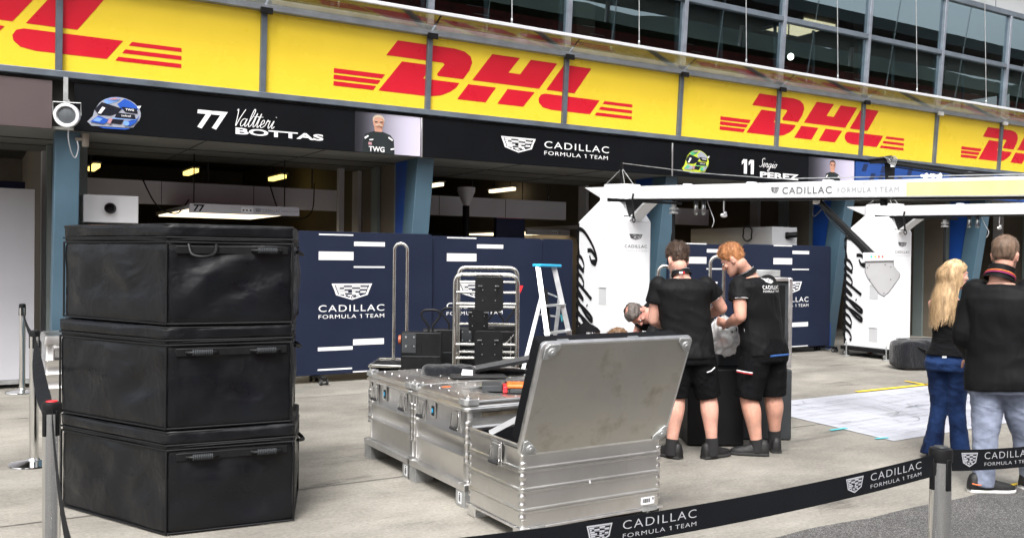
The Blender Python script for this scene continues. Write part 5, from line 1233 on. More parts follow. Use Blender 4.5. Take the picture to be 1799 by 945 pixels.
# black trolley jacks with looped handles
def jack(px, d, label, first=None, py=None):
    g = P(px, 690, d); g.z = 0
    if first: return dup(first, g, 0, label)
    t = thing('trolley_jack', label, 'jack', g, 0, group='black wheeled jacks with loop handles', local=True)
    # local: RT, AW directions kept by building on them directly
    b = lambda a, c, e: RT * a + AW * c + V((0, 0, e))
    m = MB(); m.obox(b(0, 0, .455), RT * .20, AW * .06, V((0, 0, .385))); m.build('body', K['bplas'], t, bevel=.012)
    m = MB(); m.obox(b(-.02, -.063, .47), RT * .022, AW * .002, V((0, 0, .28))); m.obox(b(.14, -.063, .47), RT * .018, AW * .002, V((0, 0, .26))); m.build('slot', K['black'], t)
    m = MB(); m.obox(b(0, -.065, .60), RT * .19, AW * .002, V((0, 0, .004))); m.obox(b(-.12, -.066, .73), RT * .07, AW * .003, V((0, 0, .095))); m.build('plate', K['dgrey'], t, bevel=.002)
    m = MB()
    for a in (-.15, -.07):
        for z in (.70, .79): m.lathe(b(a, -.069, z), [(.010, 0), (.006, .005)], 10, -AW)
    m.build('rivet', K['altrim'], t)
    m = MB(); m.tube([b(.07, -.04, .45), b(.07, -.04, .90)], .011, 8); m.tube([b(.11, -.04, .45), b(.11, -.04, .90)], .011, 8)
    m.tube(crv([b(.075, -.04, .90), b(.0, -.04, 1.0), b(.02, -.04, 1.05), b(.09, -.04, 1.06), b(.16, -.04, 1.05), b(.18, -.04, 1.0), b(.105, -.04, .90)], 5), .012, 8); m.build('handle', K['black'], t)
    for a in (-.15, .15):
        c = b(a, -.02, .035); MB().cyl(c - RT * .015, c + RT * .015, .035, n=14).build('wheel', K['rubber'], t)
    m = MB(); m.obox(b(0, 0, .055), RT * .19, AW * .07, V((0, 0, .012))); m.build('base', K['black'], t)
    c = b(-.215, -.01, .76); wl_ = MB(); wl_.tube([c + RT * -.012, c + RT * .012], .045, 16); wl_.build('side_wheel', K['caster'], t)
    MB().tube([c + RT * -.015, c + RT * .015], .022, 12).build('side_wheel_hub', K['galv'], t)
    return t
j1 = jack(740, 8.9, 'leftmost black jack with a red side wheel behind the case')
jack(776, 9.3, 'second black jack overlapped by the leftmost jack beside the tube rack', j1)
jack(836, 9.6, 'third black jack seen through the middle of the tube rack', j1)
jack(872, 9.9, 'rightmost black jack seen through the right bars of the tube rack', j1)
# low platform trolley with a tall hoop handle
def platform(g, label, w=.19, dp=.30, zt=.50, hz=1.71, hx=0.09, group='platform trolleys with hoop handles'):
    t = thing('platform_trolley', label, 'trolley', g, group=group)
    b = lambda a, c, e: g + RT * a + AW * c + V((0, 0, e))
    m = MB(); m.obox(b(0, 0, zt - .012), RT * w, AW * dp, V((0, 0, .01))); m.build('platform', K['bplas'], t, bevel=.003)
    m = MB(); m.tube([b(-w, -dp, zt), b(w, -dp, zt), b(w, dp, zt), b(-w, dp, zt)], .016, 8, closed=True); m.build('rim', K['ssteel'], t)
    m = MB(); m.obox(b(0, 0, .26), RT * (w - .03), AW * (dp - .03), V((0, 0, .20))); m.build('box', K['bplas'], t, bevel=.008)
    for s in (-1, 1):
        for c in (-1, 1): MB().tube([b(s * (w - .01), c * (dp - .01), .06), b(s * (w - .01), c * (dp - .01), zt)], .013, 8).build('leg', K['ssteel'], t)
    for s in (-1, 1):
        for c in (-1, 1): q = b(s * (w - .01), c * (dp - .01), .035); MB().cyl(q - RT * .012, q + RT * .012, .035, n=14).build('caster', K['rubber'], t)
    hh = .068
    pts = [b(hx - hh, dp - .05, zt)] + [b(hx - hh * math.cos(R(a)), dp - .05, hz - hh + hh * math.sin(R(a))) for a in range(0, 181, 18)] + [b(hx + hh, dp - .05, zt)]
    MB().tube(pts, .017, 12).build('hoop_handle', K['ssteel'], t)
    return t
g = P(690, 640, 9.15); g.z = 0
platform(g, 'low platform trolley with tall hoop handle in front of the left navy screen', hz=1.72, hx=.04)
g = P(1262, 640, 8.75); g.z = 0
platform(g, 'platform trolley with tall hoop handle rising between the two black shirted men', hz=1.62, hx=.03)
g = P(1168, 640, 9.0); g.z = 0
platform(g, 'platform trolley hidden behind the dark-haired man with only its hoop showing', hz=1.52, hx=.03, w=.16)
# step ladder
lb = P(965, 690, 8.75); lb.z = 0
t = thing('step_ladder', 'aluminium step ladder with bright blue top', 'ladder', lb)
def lp_(px, py, dd=0): return P(px, py, 8.75 + dd)
topL, topR = lp_(945, 468, -.12), lp_(973, 468, .12)
def grd(p): q = p.copy(); return q
fl, fr_ = P(907, 690, 8.45), P(1024, 678, 8.75); fl.z = 0.01; fr_.z = 0.01
bl_ = fl + AW * .25 + RT * .55
for a, b in ((topL, P(985, 690, 8.2)), (topR, P(1035, 676, 8.7))):
    b.z = .01; d = (b - a).normalized(); s = d.cross(AW).normalized(); m = MB(); m.obox((a + b) / 2, s * .025, AW * .012, d * ((b - a).length / 2)); m.build('front_rail', K['ladder'], t, bevel=.003)
for a, b in ((lp_(953, 515, .1), P(895, 700, 8.5)), (lp_(984, 520, .28), P(958, 700, 9.0))):
    b.z = .01; d = (b - a).normalized(); s = d.cross(AW).normalized(); m = MB(); m.obox((a + b) / 2, s * .020, AW * .010, d * ((b - a).length / 2)); m.build('rear_rail', K['ladder'], t, bevel=.003)
A1, B1, A2, B2 = topL, P(985, 690, 8.2), topR, P(1035, 676, 8.7); B1.z = B2.z = .01
for q in (.25, .42, .60, .78, .93):
    a, b = A1.lerp(B1, q), A2.lerp(B2, q); s = (b - a); m = MB(); m.obox((a + b) / 2, s / 2, V((0, 0, .010)), s.normalized().cross(V((0, 0, 1))) * .04); m.build('step', K['ladder'], t, bevel=.003)
m = MB(); a, b = lp_(942, 466, -.13), lp_(980, 467, .14); m.obox((a + b) / 2, (b - a) / 2, V((0, 0, .014)), (b - a).normalized().cross(V((0, 0, 1))) * .05); m.build('blue_top', K['cyan'], t, bevel=.008)
m = MB(); m.tube([lp_(943, 552, .3), lp_(978, 556, .5)], .010, 8); m.tube([lp_(955, 512, .0), lp_(985, 524, .2)], .008, 8); m.build('brace', K['ladder'], t)
m = MB(); m.tube([lp_(958, 508, -.1), lp_(963, 560, -.12), lp_(966, 600, -.1)], .022, 8); m.build('black_handle', K['black'], t)
m = MB(); m.prism([(-.03, .02), (.03, .02), (.02, -.05), (.005, -.02), (-.01, -.055)], lambda u, v, d: lp_(989, 556, .1) + RT * u + V((0, 0, v)) + AW * d, 0, .006); m.build('cyan_tag', K['cyantape'], t)
# black equipment the two men work on
e0 = G(1195, 797)
t = thing('work_stand', 'black two-block equipment stand between the two standing men', 'stand', (5.3, 5.75, 0))
D1 = AW * .3 + RT * .1
m = MB(); m.obox(P(1247, 720, 7.62) * 1 + V((0, 0, 0)), RT * .235, AW * .20, V((0, 0, .001)))
c = P(1247, 720, 7.85); c.z = .335
MB().obox(c, RT * .24, AW * .24, V((0, 0, .325))).build('lower_block', K['bplas'], t, bevel=.012)
c = P(1328, 720, 8.15); c.z = .315
MB().obox(c, RT * .25, AW * .24, V((0, 0, .31))).build('lower_block', K['dgrey'], t, bevel=.012)
c = P(1278, 650, 7.95); c.z = .76
MB().obox(c, RT * .12, AW * .16, V((0, 0, .098))).build('upper_block', K['dgrey'], t, bevel=.01)
c2 = P(1283, 625, 7.95); c2.z = .92
MB().obox(c2, RT * .14, AW * .16, V((0, 0, .06))).build('upper_tray', K['dgrey'], t, bevel=.006)
MB().obox(c2 - AW * .165 + V((0, 0, -.05)), RT * .004, AW * .002, V((0, 0, .1))).build('edge_strip', K['wshade'], t)
# silver framed rack case behind the red-haired man
c = P(1341, 560, 8.2); c.z = 0
t = thing('rack_case', 'silver framed rack case behind the red-haired man', 'case', c)
b = lambda a, q, e: c + RT * a + AW * q + V((0, 0, e))
MB().obox(b(0, 0, 1.03), RT * .155, AW * .25, V((0, 0, .385))).build('body', K['dgrey'], t, bevel=.006)
m = MB()
for s in (-1, 1):
    for q in (-1, 1): m.obox(b(s * .162, q * .255, 1.035), RT * .018, AW * .018, V((0, 0, .395)))
    for z in (.66, 1.42): m.obox(b(s * .162, 0, z), RT * .017, AW * .238, V((0, 0, .016)))
for q in (-1, 1):
    for z in (.66, 1.42): m.obox(b(0, q * .255, z), RT * .146, AW * .017, V((0, 0, .015)))
m.build('frame', K['altrim'], t, bevel=.004)
m = MB(); m.obox(b(0, -.253, 1.04), RT * .12, AW * .002, V((0, 0, .33))); m.build('front_panel', K['black'], t)
m = MB(); m.obox(b(0, .05, 1.47), RT * .12, AW * .15, V((0, 0, .03))); m.build('top_tray', K['galv'], t, bevel=.004)
# black duffel bag by the farther gantry
c = V((12.15, 8.28, 0)); t = thing('duffel_bag', 'black duffel bag on the ground at the foot of the farther gantry', 'bag', c)
U = V((.50, -.62, 0)).normalized(); U = (RT * .93 + AW * .1).normalized(); W_ = V((-U.y, U.x, 0)); m = MB(); rings = []
for i in range(25):
    u = i / 24 * 2 - 1; pf = (1 - abs(u) ** 12) ** .35 if abs(u) < 1 else .05; ring = []
    for k in range(24):
        a = 2 * math.pi * k / 24; y, z = math.cos(a), math.sin(a); nz = noise.noise(V((u * 4, y * 2, z * 2)))
        ring.append(c + U * (u * .46) + W_ * (math.copysign(abs(y) ** .3, y) * .22 * pf * (1 + .06 * nz)) + V((0, 0, .225 + math.copysign(abs(z) ** .3, z) * .21 * max(.6, pf) * (1 + (.10 * nz if z > 0 else 0)))))
    rings.append(ring)
m.rings(rings); o = m.build('body', K['dcloth'], t, sharp=60)
m = MB(); m.tube(crv([c + U * -.2 - W_ * .22 + V((0, 0, .35)), c - W_ * .27 + V((0, 0, .28)), c + U * .2 - W_ * .22 + V((0, 0, .35))]), .014, 8); m.build('handle', K['bplas'], t)
m = MB(); m.tube([c + U * -.42 + V((0, 0, .452)), c + V((0, 0, .462)), c + U * .42 + V((0, 0, .452))], .008, 6); m.build('zip', K['dgrey'], t)
# black bag strap at the far left edge
c = on(2, 655, z=.14); t = tag(crumple('black_holdall', 'black holdall cut off by the left edge', 'bag', c.x - .26, c.y, 0, .75, .4, .36, .1, K['dcloth'], 11), None)

# ------------------------------------------------------------------ plan sheet taped to the ground
sh = [(6.99, 5.03), (10.35, 5.10), (10.95, 7.10), (7.22, 7.06)]
def S(u, v): a = V((*sh[0], 0)).lerp(V((*sh[1], 0)), u); b = V((*sh[3], 0)).lerp(V((*sh[2], 0)), u); return a.lerp(b, v)
m = MB(); NX, NY = 40, 26; vs = []
for j in range(NY + 1):
    for i in range(NX + 1):
        p = S(i / NX, j / NY); p.z = .005 + .007 * max(0, noise.noise(V((p.x * 1.5, p.y * 3.5, 2)))) * (1 if 0 < i < NX and 0 < j < NY else .2); vs.append(p)
m.add(vs, [(j * (NX + 1) + i, j * (NX + 1) + i + 1, (j + 1) * (NX + 1) + i + 1, (j + 1) * (NX + 1) + i) for j in range(NY) for i in range(NX)])
t = tag(m.build('plan_sheet', K['paper'], fix=False), 'large white plan sheet with thin line drawing spread on the ground', 'plan sheet')
random.seed(21); mk, ml = MB(), MB()
def seg(mm, a, b, w):
    A, Bq = S(*a), S(*b); d = (Bq - A).normalized(); n = V((-d.y, d.x, 0)) * w
    A.z = Bq.z = .0165; mm.add([A - n, Bq - n, Bq + n, A + n], [(0, 1, 2, 3)])
for k in range(14): q = .05 + k * .068; seg(ml, (.01, q), (.99, q), .0025)
for k in range(16): q = .03 + k * .062; seg(ml, (q, .01), (q, .99), .002)
for k in range(64):
    u, v = random.random() * .85 + .03, random.random() * .85 + .05; w = random.uniform(.03, .16)
    if random.random() < .6: seg(mk, (u, v), (min(.97, u + w * 1.8), v + random.uniform(-.03, .03)), .003)
    else: seg(mk, (u, v), (u + random.uniform(-.03, .03), min(.97, v + w * 2)), .003)
    seg(mk, (u, v + .012), (u + w * .6, v + .018), .002)
for k in range(5):
    u, v = random.random() * .7 + .1, random.random() * .6 + .15; pv = None
    for a in range(12):
        q = (u + .06 * math.cos(a * .3 + k), v + .12 * math.sin(a * .3 + k))
        if pv: seg(mk, pv, q, .003)
        pv = q
mk.build('drawing', K['ink'], t, smooth=False, fix=False); ml.build('grid', K['inkl'], t, smooth=False, fix=False)
def tape(pts, mat, label, w=.03, name='tape_strip', grp='tape strips around the plan sheet'):
    a, b = V((*pts[0], .009)), V((*pts[1], .009)); d = (b - a).normalized(); n = V((-d.y, d.x, 0)) * w / 2
    mm = MB(); mm.add([a - n, b - n, b + n, a + n, a - n + V((0, 0, .002)), b - n + V((0, 0, .002)), b + n + V((0, 0, .002)), a + n + V((0, 0, .002))], [(3, 2, 1, 0), (4, 5, 6, 7), (0, 1, 5, 4), (1, 2, 6, 5), (2, 3, 7, 6), (3, 0, 4, 7)])
    return tag(mm.build(name, mat, smooth=False), label, 'tape', grp)
q0, q1 = G(1505, 689), G(1650, 674)
tape((q0.xy, q1.xy), K['ytape'], 'long yellow tape strip along the far edge of the plan sheet', .07)
q0, q1 = G(1590, 670), G(1630, 677)
tape((q0.xy, q1.xy), K['ytape'], 'short yellow tape strip joining the long yellow one near the woman', .05)
q0, q1 = G(1459, 757), G(1487, 753); tape((q0.xy, q1.xy), K['cyantape'], 'cyan tape strip on the left edge of the plan sheet', .035)
q0, q1 = G(1538, 772), G(1560, 770); tape((q0.xy, q1.xy), K['cyantape'], 'cyan tape strip at the near corner of the plan sheet', .03)

# ------------------------------------------------------------------ cables and equipment inside the garages
def cable(pts, label, r=.009, mat='black', name='hanging_cable'):
    o = MB().tube(crv(pts, 8), r, 6).build(name, K[mat]); return tag(o, label, 'cable', 'cables hanging in the garages')
q = on(505, 372, y=12.3)
cable([V((q.x - .25, 12.3, 2.55)), V((q.x - .1, 12.3, q.z - .02)), V((q.x + .15, 12.3, q.z - .10)), V((q.x + .35, 12.3, q.z + .02)), V((q.x + .38, 12.3, 2.6))], 'black cable loop right of the light box with number 77')
q = on(275, 360, y=12.3)
cable([V((q.x - .2, 12.3, 2.6)), V((q.x, 12.3, q.z)), V((q.x + .25, 12.3, q.z - .1)), V((q.x + .4, 12.3, 2.3))], 'black cable hanging left of the light box with number 77')
q = on(965, 345, y=14.0)
cable([V((q.x, 14.0, 3.38)), V((q.x + .02, 14.0, 2.9)), V((q.x - .02, 14.0, 2.7))], 'thin cable dropping from the ceiling of the middle garage', .007, 'galv')
def tool_cabinet(x, y, label, mat):
    t = thing('tool_cabinet', label, 'cabinet', (x, y, 0), group='tool cabinets along the garage rear')
    MB().box((x - .5, y - .3, .1), (x + .5, y + .3, 2.05)).build('body', K[mat], t, bevel=.01)
    for k in range(5): MB().box((x - .46, y - .312, .2 + k * .36), (x + .46, y - .302, .2 + k * .36 + .32)).build('drawer', K['dgrey'], t, bevel=.004)
    MB().box((x - .5, y - .3, 2.052), (x + .5, y + .3, 2.09)).build('worktop', K['wshade'], t, bevel=.004)
    MB().box((x - .46, y - .26, 0), (x + .46, y + .26, .098)).build('plinth', K['black'], t)
tool_cabinet(3.0, 17.5, 'dark tool cabinet at the rear of the left garage', 'navy2')
tool_cabinet(8.0, 17.5, 'dark tool cabinet at the rear of the middle garage', 'dgrey')
tool_cabinet(11.2, 17.8, 'dark tool cabinet at the rear of the right garage', 'navy2')

# ------------------------------------------------------------------ people
K['skinp'] = skin_mat('pale_skin', (.60, .345, .27)); K['skint'] = skin_mat('tanned_skin', (.53, .30, .225)); K['skinr'] = skin_mat('ruddy_skin', (.52, .265, .21))
K['shirt'] = cloth_mat('black_polo_cloth', (.0085, .0088, .0096), rough=.6, fold=.65, fs=6, sheen=.0, fst=(1.4, 1.4, .45)); K['shorts'] = cloth_mat('black_shorts_cloth', (.0048, .0048, .0056), fold=.9, fs=8, sheen=.0)
K['jacket'] = cloth_mat('black_jacket_cloth', (.0078, .008, .0088), rough=.6, fold=.5, fs=5, sheen=.0, fst=(1.2, 1.2, .5)); K['top'] = cloth_mat('black_ribbed_top', (.0042, .0042, .005), fold=.6, fs=10, fst=(.6, .6, 2.2))
def denim(name, c, c2, fs=9): return cloth_mat(name, c, .8, 260, .45, fs, .3, .05, c2, (1, 1, 1.3))
K['jeans'] = denim('dark_blue_denim', (.005, .012, .044), (.012, .030, .092)); K['ljeans'] = denim('light_grey_blue_denim', (.15, .175, .24), (.22, .25, .33), 7)
def hairmat(n, c, c2): return M(n, c, .55, var=.35, vs=40, stretch=(1, 1, .25), col2=c2, bump=.5, bs=160, spec=.35, bdist=.004)
K['hbrown'] = hairmat('dark_brown_hair', (.035, .02, .014), (.06, .035, .022)); K['hginger'] = hairmat('ginger_hair', (.25, .098, .036), (.40, .18, .075)); K['hgrey'] = hairmat('grey_brown_hair', (.06, .048, .042), (.13, .11, .10))
K['hblond'] = hairmat('blond_hair', (.27, .165, .08), (.56, .39, .22)); K['hlbrown'] = hairmat('light_brown_hair', (.085, .055, .038), (.16, .105, .072)); K['hmid'] = hairmat('mid_brown_hair', (.10, .055, .03), (.17, .10, .055))
K['eyew'] = M('eye_white', (.7, .68, .66), .2); K['iris'] = M('eye_dark', (.03, .02, .015), .15)
K['shoe'] = M('black_shoe', (.006, .006, .0065), .6, var=.25, vs=30, bump=.25, bs=140); K['sole'] = M('black_sole', (.03, .03, .031), .7); K['wsole'] = M('white_sole', (.78, .78, .76), .5); K['sock'] = M('black_sock', (.012, .012, .013), .9, bump=.2, bs=300)
K['lany'] = M('orange_lanyard', (.80, .20, .06), .6); K['lany2'] = M('pink_lanyard', (.45, .05, .20), .6)

def fuse(mb, name, mat, parent, vox=.008, it=4, disp=None, sharp=180):
    o = mb.build(name, mat, parent, sharp=sharp)
    r = o.modifiers.new('r', 'REMESH'); r.mode = 'VOXEL'; r.voxel_size = vox; r.use_smooth_shade = True
    s = o.modifiers.new('s', 'SMOOTH'); s.factor = .5; s.iterations = it
    deps = bpy.context.evaluated_depsgraph_get(); me = bpy.data.meshes.new_from_object(o.evaluated_get(deps)); o.modifiers.clear(); old = o.data; o.data = me; bpy.data.meshes.remove(old)
    if disp:
        off = OFF[o.name]; ns = [v.normal.copy() for v in me.vertices]
        for v, n_ in zip(me.vertices, ns): v.co += n_ * disp(v.co + off, n_)
    for p in me.polygons: p.use_smooth = True
    if not me.materials: me.materials.append(mat)
    return o
def ringp(c, L, F, hw, hd, n=24, e=.8):
    out = []
    for k in range(n):
        a = 2 * math.pi * k / n; x, y = math.cos(a), math.sin(a)
        out.append(c + L * (math.copysign(abs(x) ** e, x) * hw) + F * (math.copysign(abs(y) ** e, y) * hd))
    return out
def limb(m, pts, rad, n=14, sub=5):
    q = crv(pts, sub); r = crv1(rad, sub); m.tube(q, r, n)
    m.ell(pts[0], (rad[0], 0, 0), (0, rad[0], 0), (0, 0, rad[0]), 12, 8); m.ell(pts[-1], (rad[-1], 0, 0), (0, rad[-1], 0), (0, 0, rad[-1]), 12, 8)
HT = [(-.122, .020, .080, -.045), (-.112, .036, .092, -.02), (-.09, .050, .095, .02), (-.065, .058, .092, .055), (-.04, .065, .089, .075), (-.01, .070, .087, .092), (.02, .073, .088, .098), (.05, .073, .086, .098), (.078, .067, .074, .088), (.10, .050, .052, .066), (.113, .028, .028, .040), (.119, .008, .008, .012)]
def hsurf(phi, z):
    z = max(HT[0][0], min(HT[-1][0], z))
    for i in range(len(HT) - 1):
        if HT[i][0] <= z <= HT[i + 1][0]:
            t = (z - HT[i][0]) / (HT[i + 1][0] - HT[i][0]); w, f, b = [HT[i][k] + (HT[i + 1][k] - HT[i][k]) * t for k in (1, 2, 3)]; break
    c, s = math.cos(phi), math.sin(phi); mid = (f - b) / 2; half = (f + b) / 2
    return V((w * math.copysign(abs(s) ** .9, s), mid + half * math.copysign(abs(c) ** .9, c), z))
class Head:
    def __init__(s, c, gaze, upv, k=1.0):
        s.c = V(c); s.f = V(gaze).normalized(); s.u = (V(upv) - s.f * V(upv).dot(s.f)).normalized(); s.r = s.f.cross(s.u); s.k = k
    def w(s, p): return s.c + (s.r * p[0] + s.f * p[1] + s.u * p[2]) * s.k
    def mesh(s, m):
        m.rings([[s.w(hsurf(2 * math.pi * k / 28, z)) for k in range(28)] for z in [h[0] for h in HT]])
        E = lambda c, a, b, d: m.ell(s.w(c), s.r * a * s.k, s.f * b * s.k, s.u * d * s.k, 12, 8)
        m.tube([s.w((0, .082, .018)), s.w((0, .094, .0)), s.w((0, .108, -.028)), s.w((0, .096, -.042))], [.009 * s.k, .011 * s.k, .0155 * s.k, .010 * s.k], 10)
        for q in (-1, 1):
            E((q * .013, .096, -.036), .009, .010, .008); E((q * .034, .078, .022), .024, .014, .008); E((q * .045, .066, -.025), .022, .018, .018)
            E((q * .076, -.012, -.014), .007, .019, .033); E((q * .081, -.018, .0), .006, .014, .018)
        E((0, .088, -.066), .024, .012, .006); E((0, .086, -.076), .021, .012, .006); E((0, .082, -.104), .022, .016, .014)
    def eyes(s, parent):
        for q in (-1, 1):
            m = MB(); m.ell(s.w((q * .032, .079, .004)), s.r * .0125, s.f * .0125, s.u * .0085, 12, 8); e = m.build('eye', K['eyew'], parent)
            m = MB(); m.ell(s.w((q * .032, .0885, .003)), s.r * .005, s.f * .004, s.u * .005, 10, 6); m.build('iris', K['iris'], e)
    def hair(s, parent, mat, th=.012, top=.022, front=.062, side=.02, burn=-.02, nape=-.078, spike=.016, n=1500, comb=(0, .4, .3), seed=1, bald=None, rough=.006, thin=1.0):
        rnd = random.Random(seed)
        def low(phi):
            a = abs((phi + math.pi) % (2 * math.pi) - math.pi) / math.pi * 180
            tab = [(0, front), (28, front - .004), (48, side + .012), (66, side - .005), (80, burn), (93, burn + .008), (105, -.008), (125, -.05), (150, nape), (180, nape)]
            for i in range(len(tab) - 1):
                if tab[i][0] <= a <= tab[i + 1][0]: return tab[i][1] + (tab[i + 1][1] - tab[i][1]) * (a - tab[i][0]) / (tab[i + 1][0] - tab[i][0])
            return nape
        def pt(phi, t):
            lo = low(phi); z = lo + (.1185 - lo) * t; p = hsurf(phi, z); e = min(1, t / .22); g = th + (top - th) * max(0, (z - .02) / .1)
            nz = noise.noise(V((p.x * 40 + seed, p.y * 40, p.z * 40))) * rough + noise.noise(V((p.x * 95, p.y * 95 + seed, p.z * 95))) * rough * .6
            d = V((p.x * 1.1, p.y - .0, p.z * .9)).normalized()
            return p + d * ((g + nz) * e * thin - .002 * (1 - e)), d
        NP, NT = 64, 18; vs = []; m = MB()
        for j in range(NT + 1):
            for i in range(NP): vs.append(s.w(pt(2 * math.pi * i / NP, j / NT)[0]))
        fs = []
        for j in range(NT):
            for i in range(NP):
                if bald:
                    p = pt(2 * math.pi * (i + .5) / NP, (j + .5) / NT)[0]
                    if (p.x / bald[1]) ** 2 + ((p.y - bald[0]) / bald[2]) ** 2 < 1 and p.z > .05: continue
                fs.append((j * NP + i, j * NP + (i + 1) % NP, (j + 1) * NP + (i + 1) % NP, (j + 1) * NP + i))
        m.add(vs, fs)
        for q in range(n):
            phi = rnd.uniform(0, 2 * math.pi); t = rnd.random() ** .8 * .98 + .02; p, d = pt(phi, t)
            if bald and (p.x / bald[1]) ** 2 + ((p.y - bald[0]) / bald[2]) ** 2 < 1.1 and p.z > .05: continue
            L = spike * rnd.uniform(.5, 1.3) * min(1, t * 3 + .3); dr = (d * .55 + V(comb) + V((rnd.gauss(0, .35), rnd.gauss(0, .35), rnd.gauss(0, .3)))).normalized()
            sd = dr.cross(d); sd = sd.normalized() if sd.length > .01 else V((1, 0, 0)); w = .0010
            a = p - d * .004; m.add([s.w(a - sd * w), s.w(a + sd * w), s.w(a + dr * L * .6 + sd * w * .7), s.w(a + dr * L)], [(0, 1, 2, 3)])
        return m.build('hair', mat, parent, sharp=180, fix=False)
def hand(m, w, d, pn, curl=.5, left=True, k=1.0, spread=.1):
    d = V(d).normalized(); pn = (V(pn) - d * V(pn).dot(d)).normalized(); s = d.cross(pn) * (1 if left else -1)   # s points to the thumb side
    m.tube([w - d * .01, w + d * .03 * k, w + d * .065 * k], [.026 * k, .030 * k, .030 * k], 10)
    m.ell(w + d * .055 * k, d * .050 * k, s * .041 * k, pn * .016 * k, 14, 8)
    for off, ln in ((.032, .068), (.0105, .078), (-.0105, .072), (-.031, .056)):
        p = w + d * .088 * k + s * off * k; a = 0; pts = [p - d * .025 * k, p]
        for j, fr in enumerate((.42, .32, .26)):
            a += curl * (.75 if j == 0 else 1.0); dd = (d * math.cos(a) + pn * math.sin(a) + s * off * spread * 8).normalized(); p = p + dd * ln * fr * k; pts.append(p)
        m.tube(pts, [.0098 * k, .0096 * k, .0088 * k, .0080 * k, .0066 * k], 8); m.ell(pts[-1], (.0066 * k, 0, 0), (0, .0066 * k, 0), (0, 0, .0066 * k), 8, 6)
    p = w + d * .022 * k + s * .022 * k; t1 = (d * .62 + s * .70 + pn * .35).normalized(); t2 = (d * .85 + s * .25 + pn * .50 * (1 + curl)).normalized()
    m.tube([p, p + t1 * .040 * k, p + t1 * .040 * k + t2 * .030 * k, p + t1 * .040 * k + t2 * .054 * k], [.015 * k, .0125 * k, .0105 * k, .008 * k], 8)
def shoe(parent, heel, toe, mat=None, smat=None, k=1.0, h=.075, sock=True):
    heel = V((heel.x, heel.y, 0)); toe = V((toe.x, toe.y, 0)); d = (toe - heel).normalized(); s = V((-d.y, d.x, 0)); L = .305 * k; h0 = heel - d * .075 * k
    prof = [(0, .030, .075, .0), (.04, .039, .105, 0), (.12, .043, .118, 0), (.30, .043, .108, 0), (.45, .045, .084, 0), (.62, .048, .060, 0), (.78, .047, .050, 0), (.90, .037, .040, 0), (.97, .022, .030, 0), (1.0, .010, .022, 0)]
    m = MB(); rr = []
    for u, w, hh, _ in prof:
        c = h0 + d * L * u + V((0, 0, .022)); rr.append([c + s * (math.copysign(abs(math.cos(a)) ** .7, math.cos(a)) * w * k) + V((0, 0, max(-.004, math.sin(a) * hh * k * .95))) for a in [2 * math.pi * i / 18 for i in range(18)]])
    m.rings(rr); sh = m.build('shoe', mat or K['shoe'], parent, sharp=70)
    m = MB(); rr = []
    for z, g in ((.002, -.002), (.012, .004), (.026, .002), (.028, -.004)):
        o = [(u, w) for u, w, _, _ in prof]; rr.append([h0 + d * L * u + s * (w * k + g) + V((0, 0, z + (.012 * max(0, u - .8) if z < .01 else 0))) for u, w in o] + [h0 + d * L * u - s * (w * k + g) + V((0, 0, z + (.012 * max(0, u - .8) if z < .01 else 0))) for u, w in reversed(o)])
    m.rings(rr); m.build('sole', smat or K['sole'], sh, sharp=60)
    m = MB()
    for u, w, z in ((.36, .024, .103), (.44, .025, .090), (.52, .026, .080), (.60, .025, .072)): m.tube([h0 + d * L * u + s * w * k + V((0, 0, z)), h0 + d * L * u + V((0, 0, z + .012)), h0 + d * L * u - s * w * k + V((0, 0, z))], .004, 6)
    m.build('laces', mat or K['shoe'], sh)
def leg_fold(amp, fs=9.0, sd=0):
    def f(co, n):
        a = noise.noise(V((co.x * fs * .8 + sd, co.y * fs * .8, co.z * fs * .9))); b = 1 - abs(noise.noise(V((co.x * fs + co.z * fs * .7, co.y * fs - co.z * fs * .5, co.z * fs * 1.3 + sd)))) * 2
        return amp * (a * .8 + b * .5)
    return f
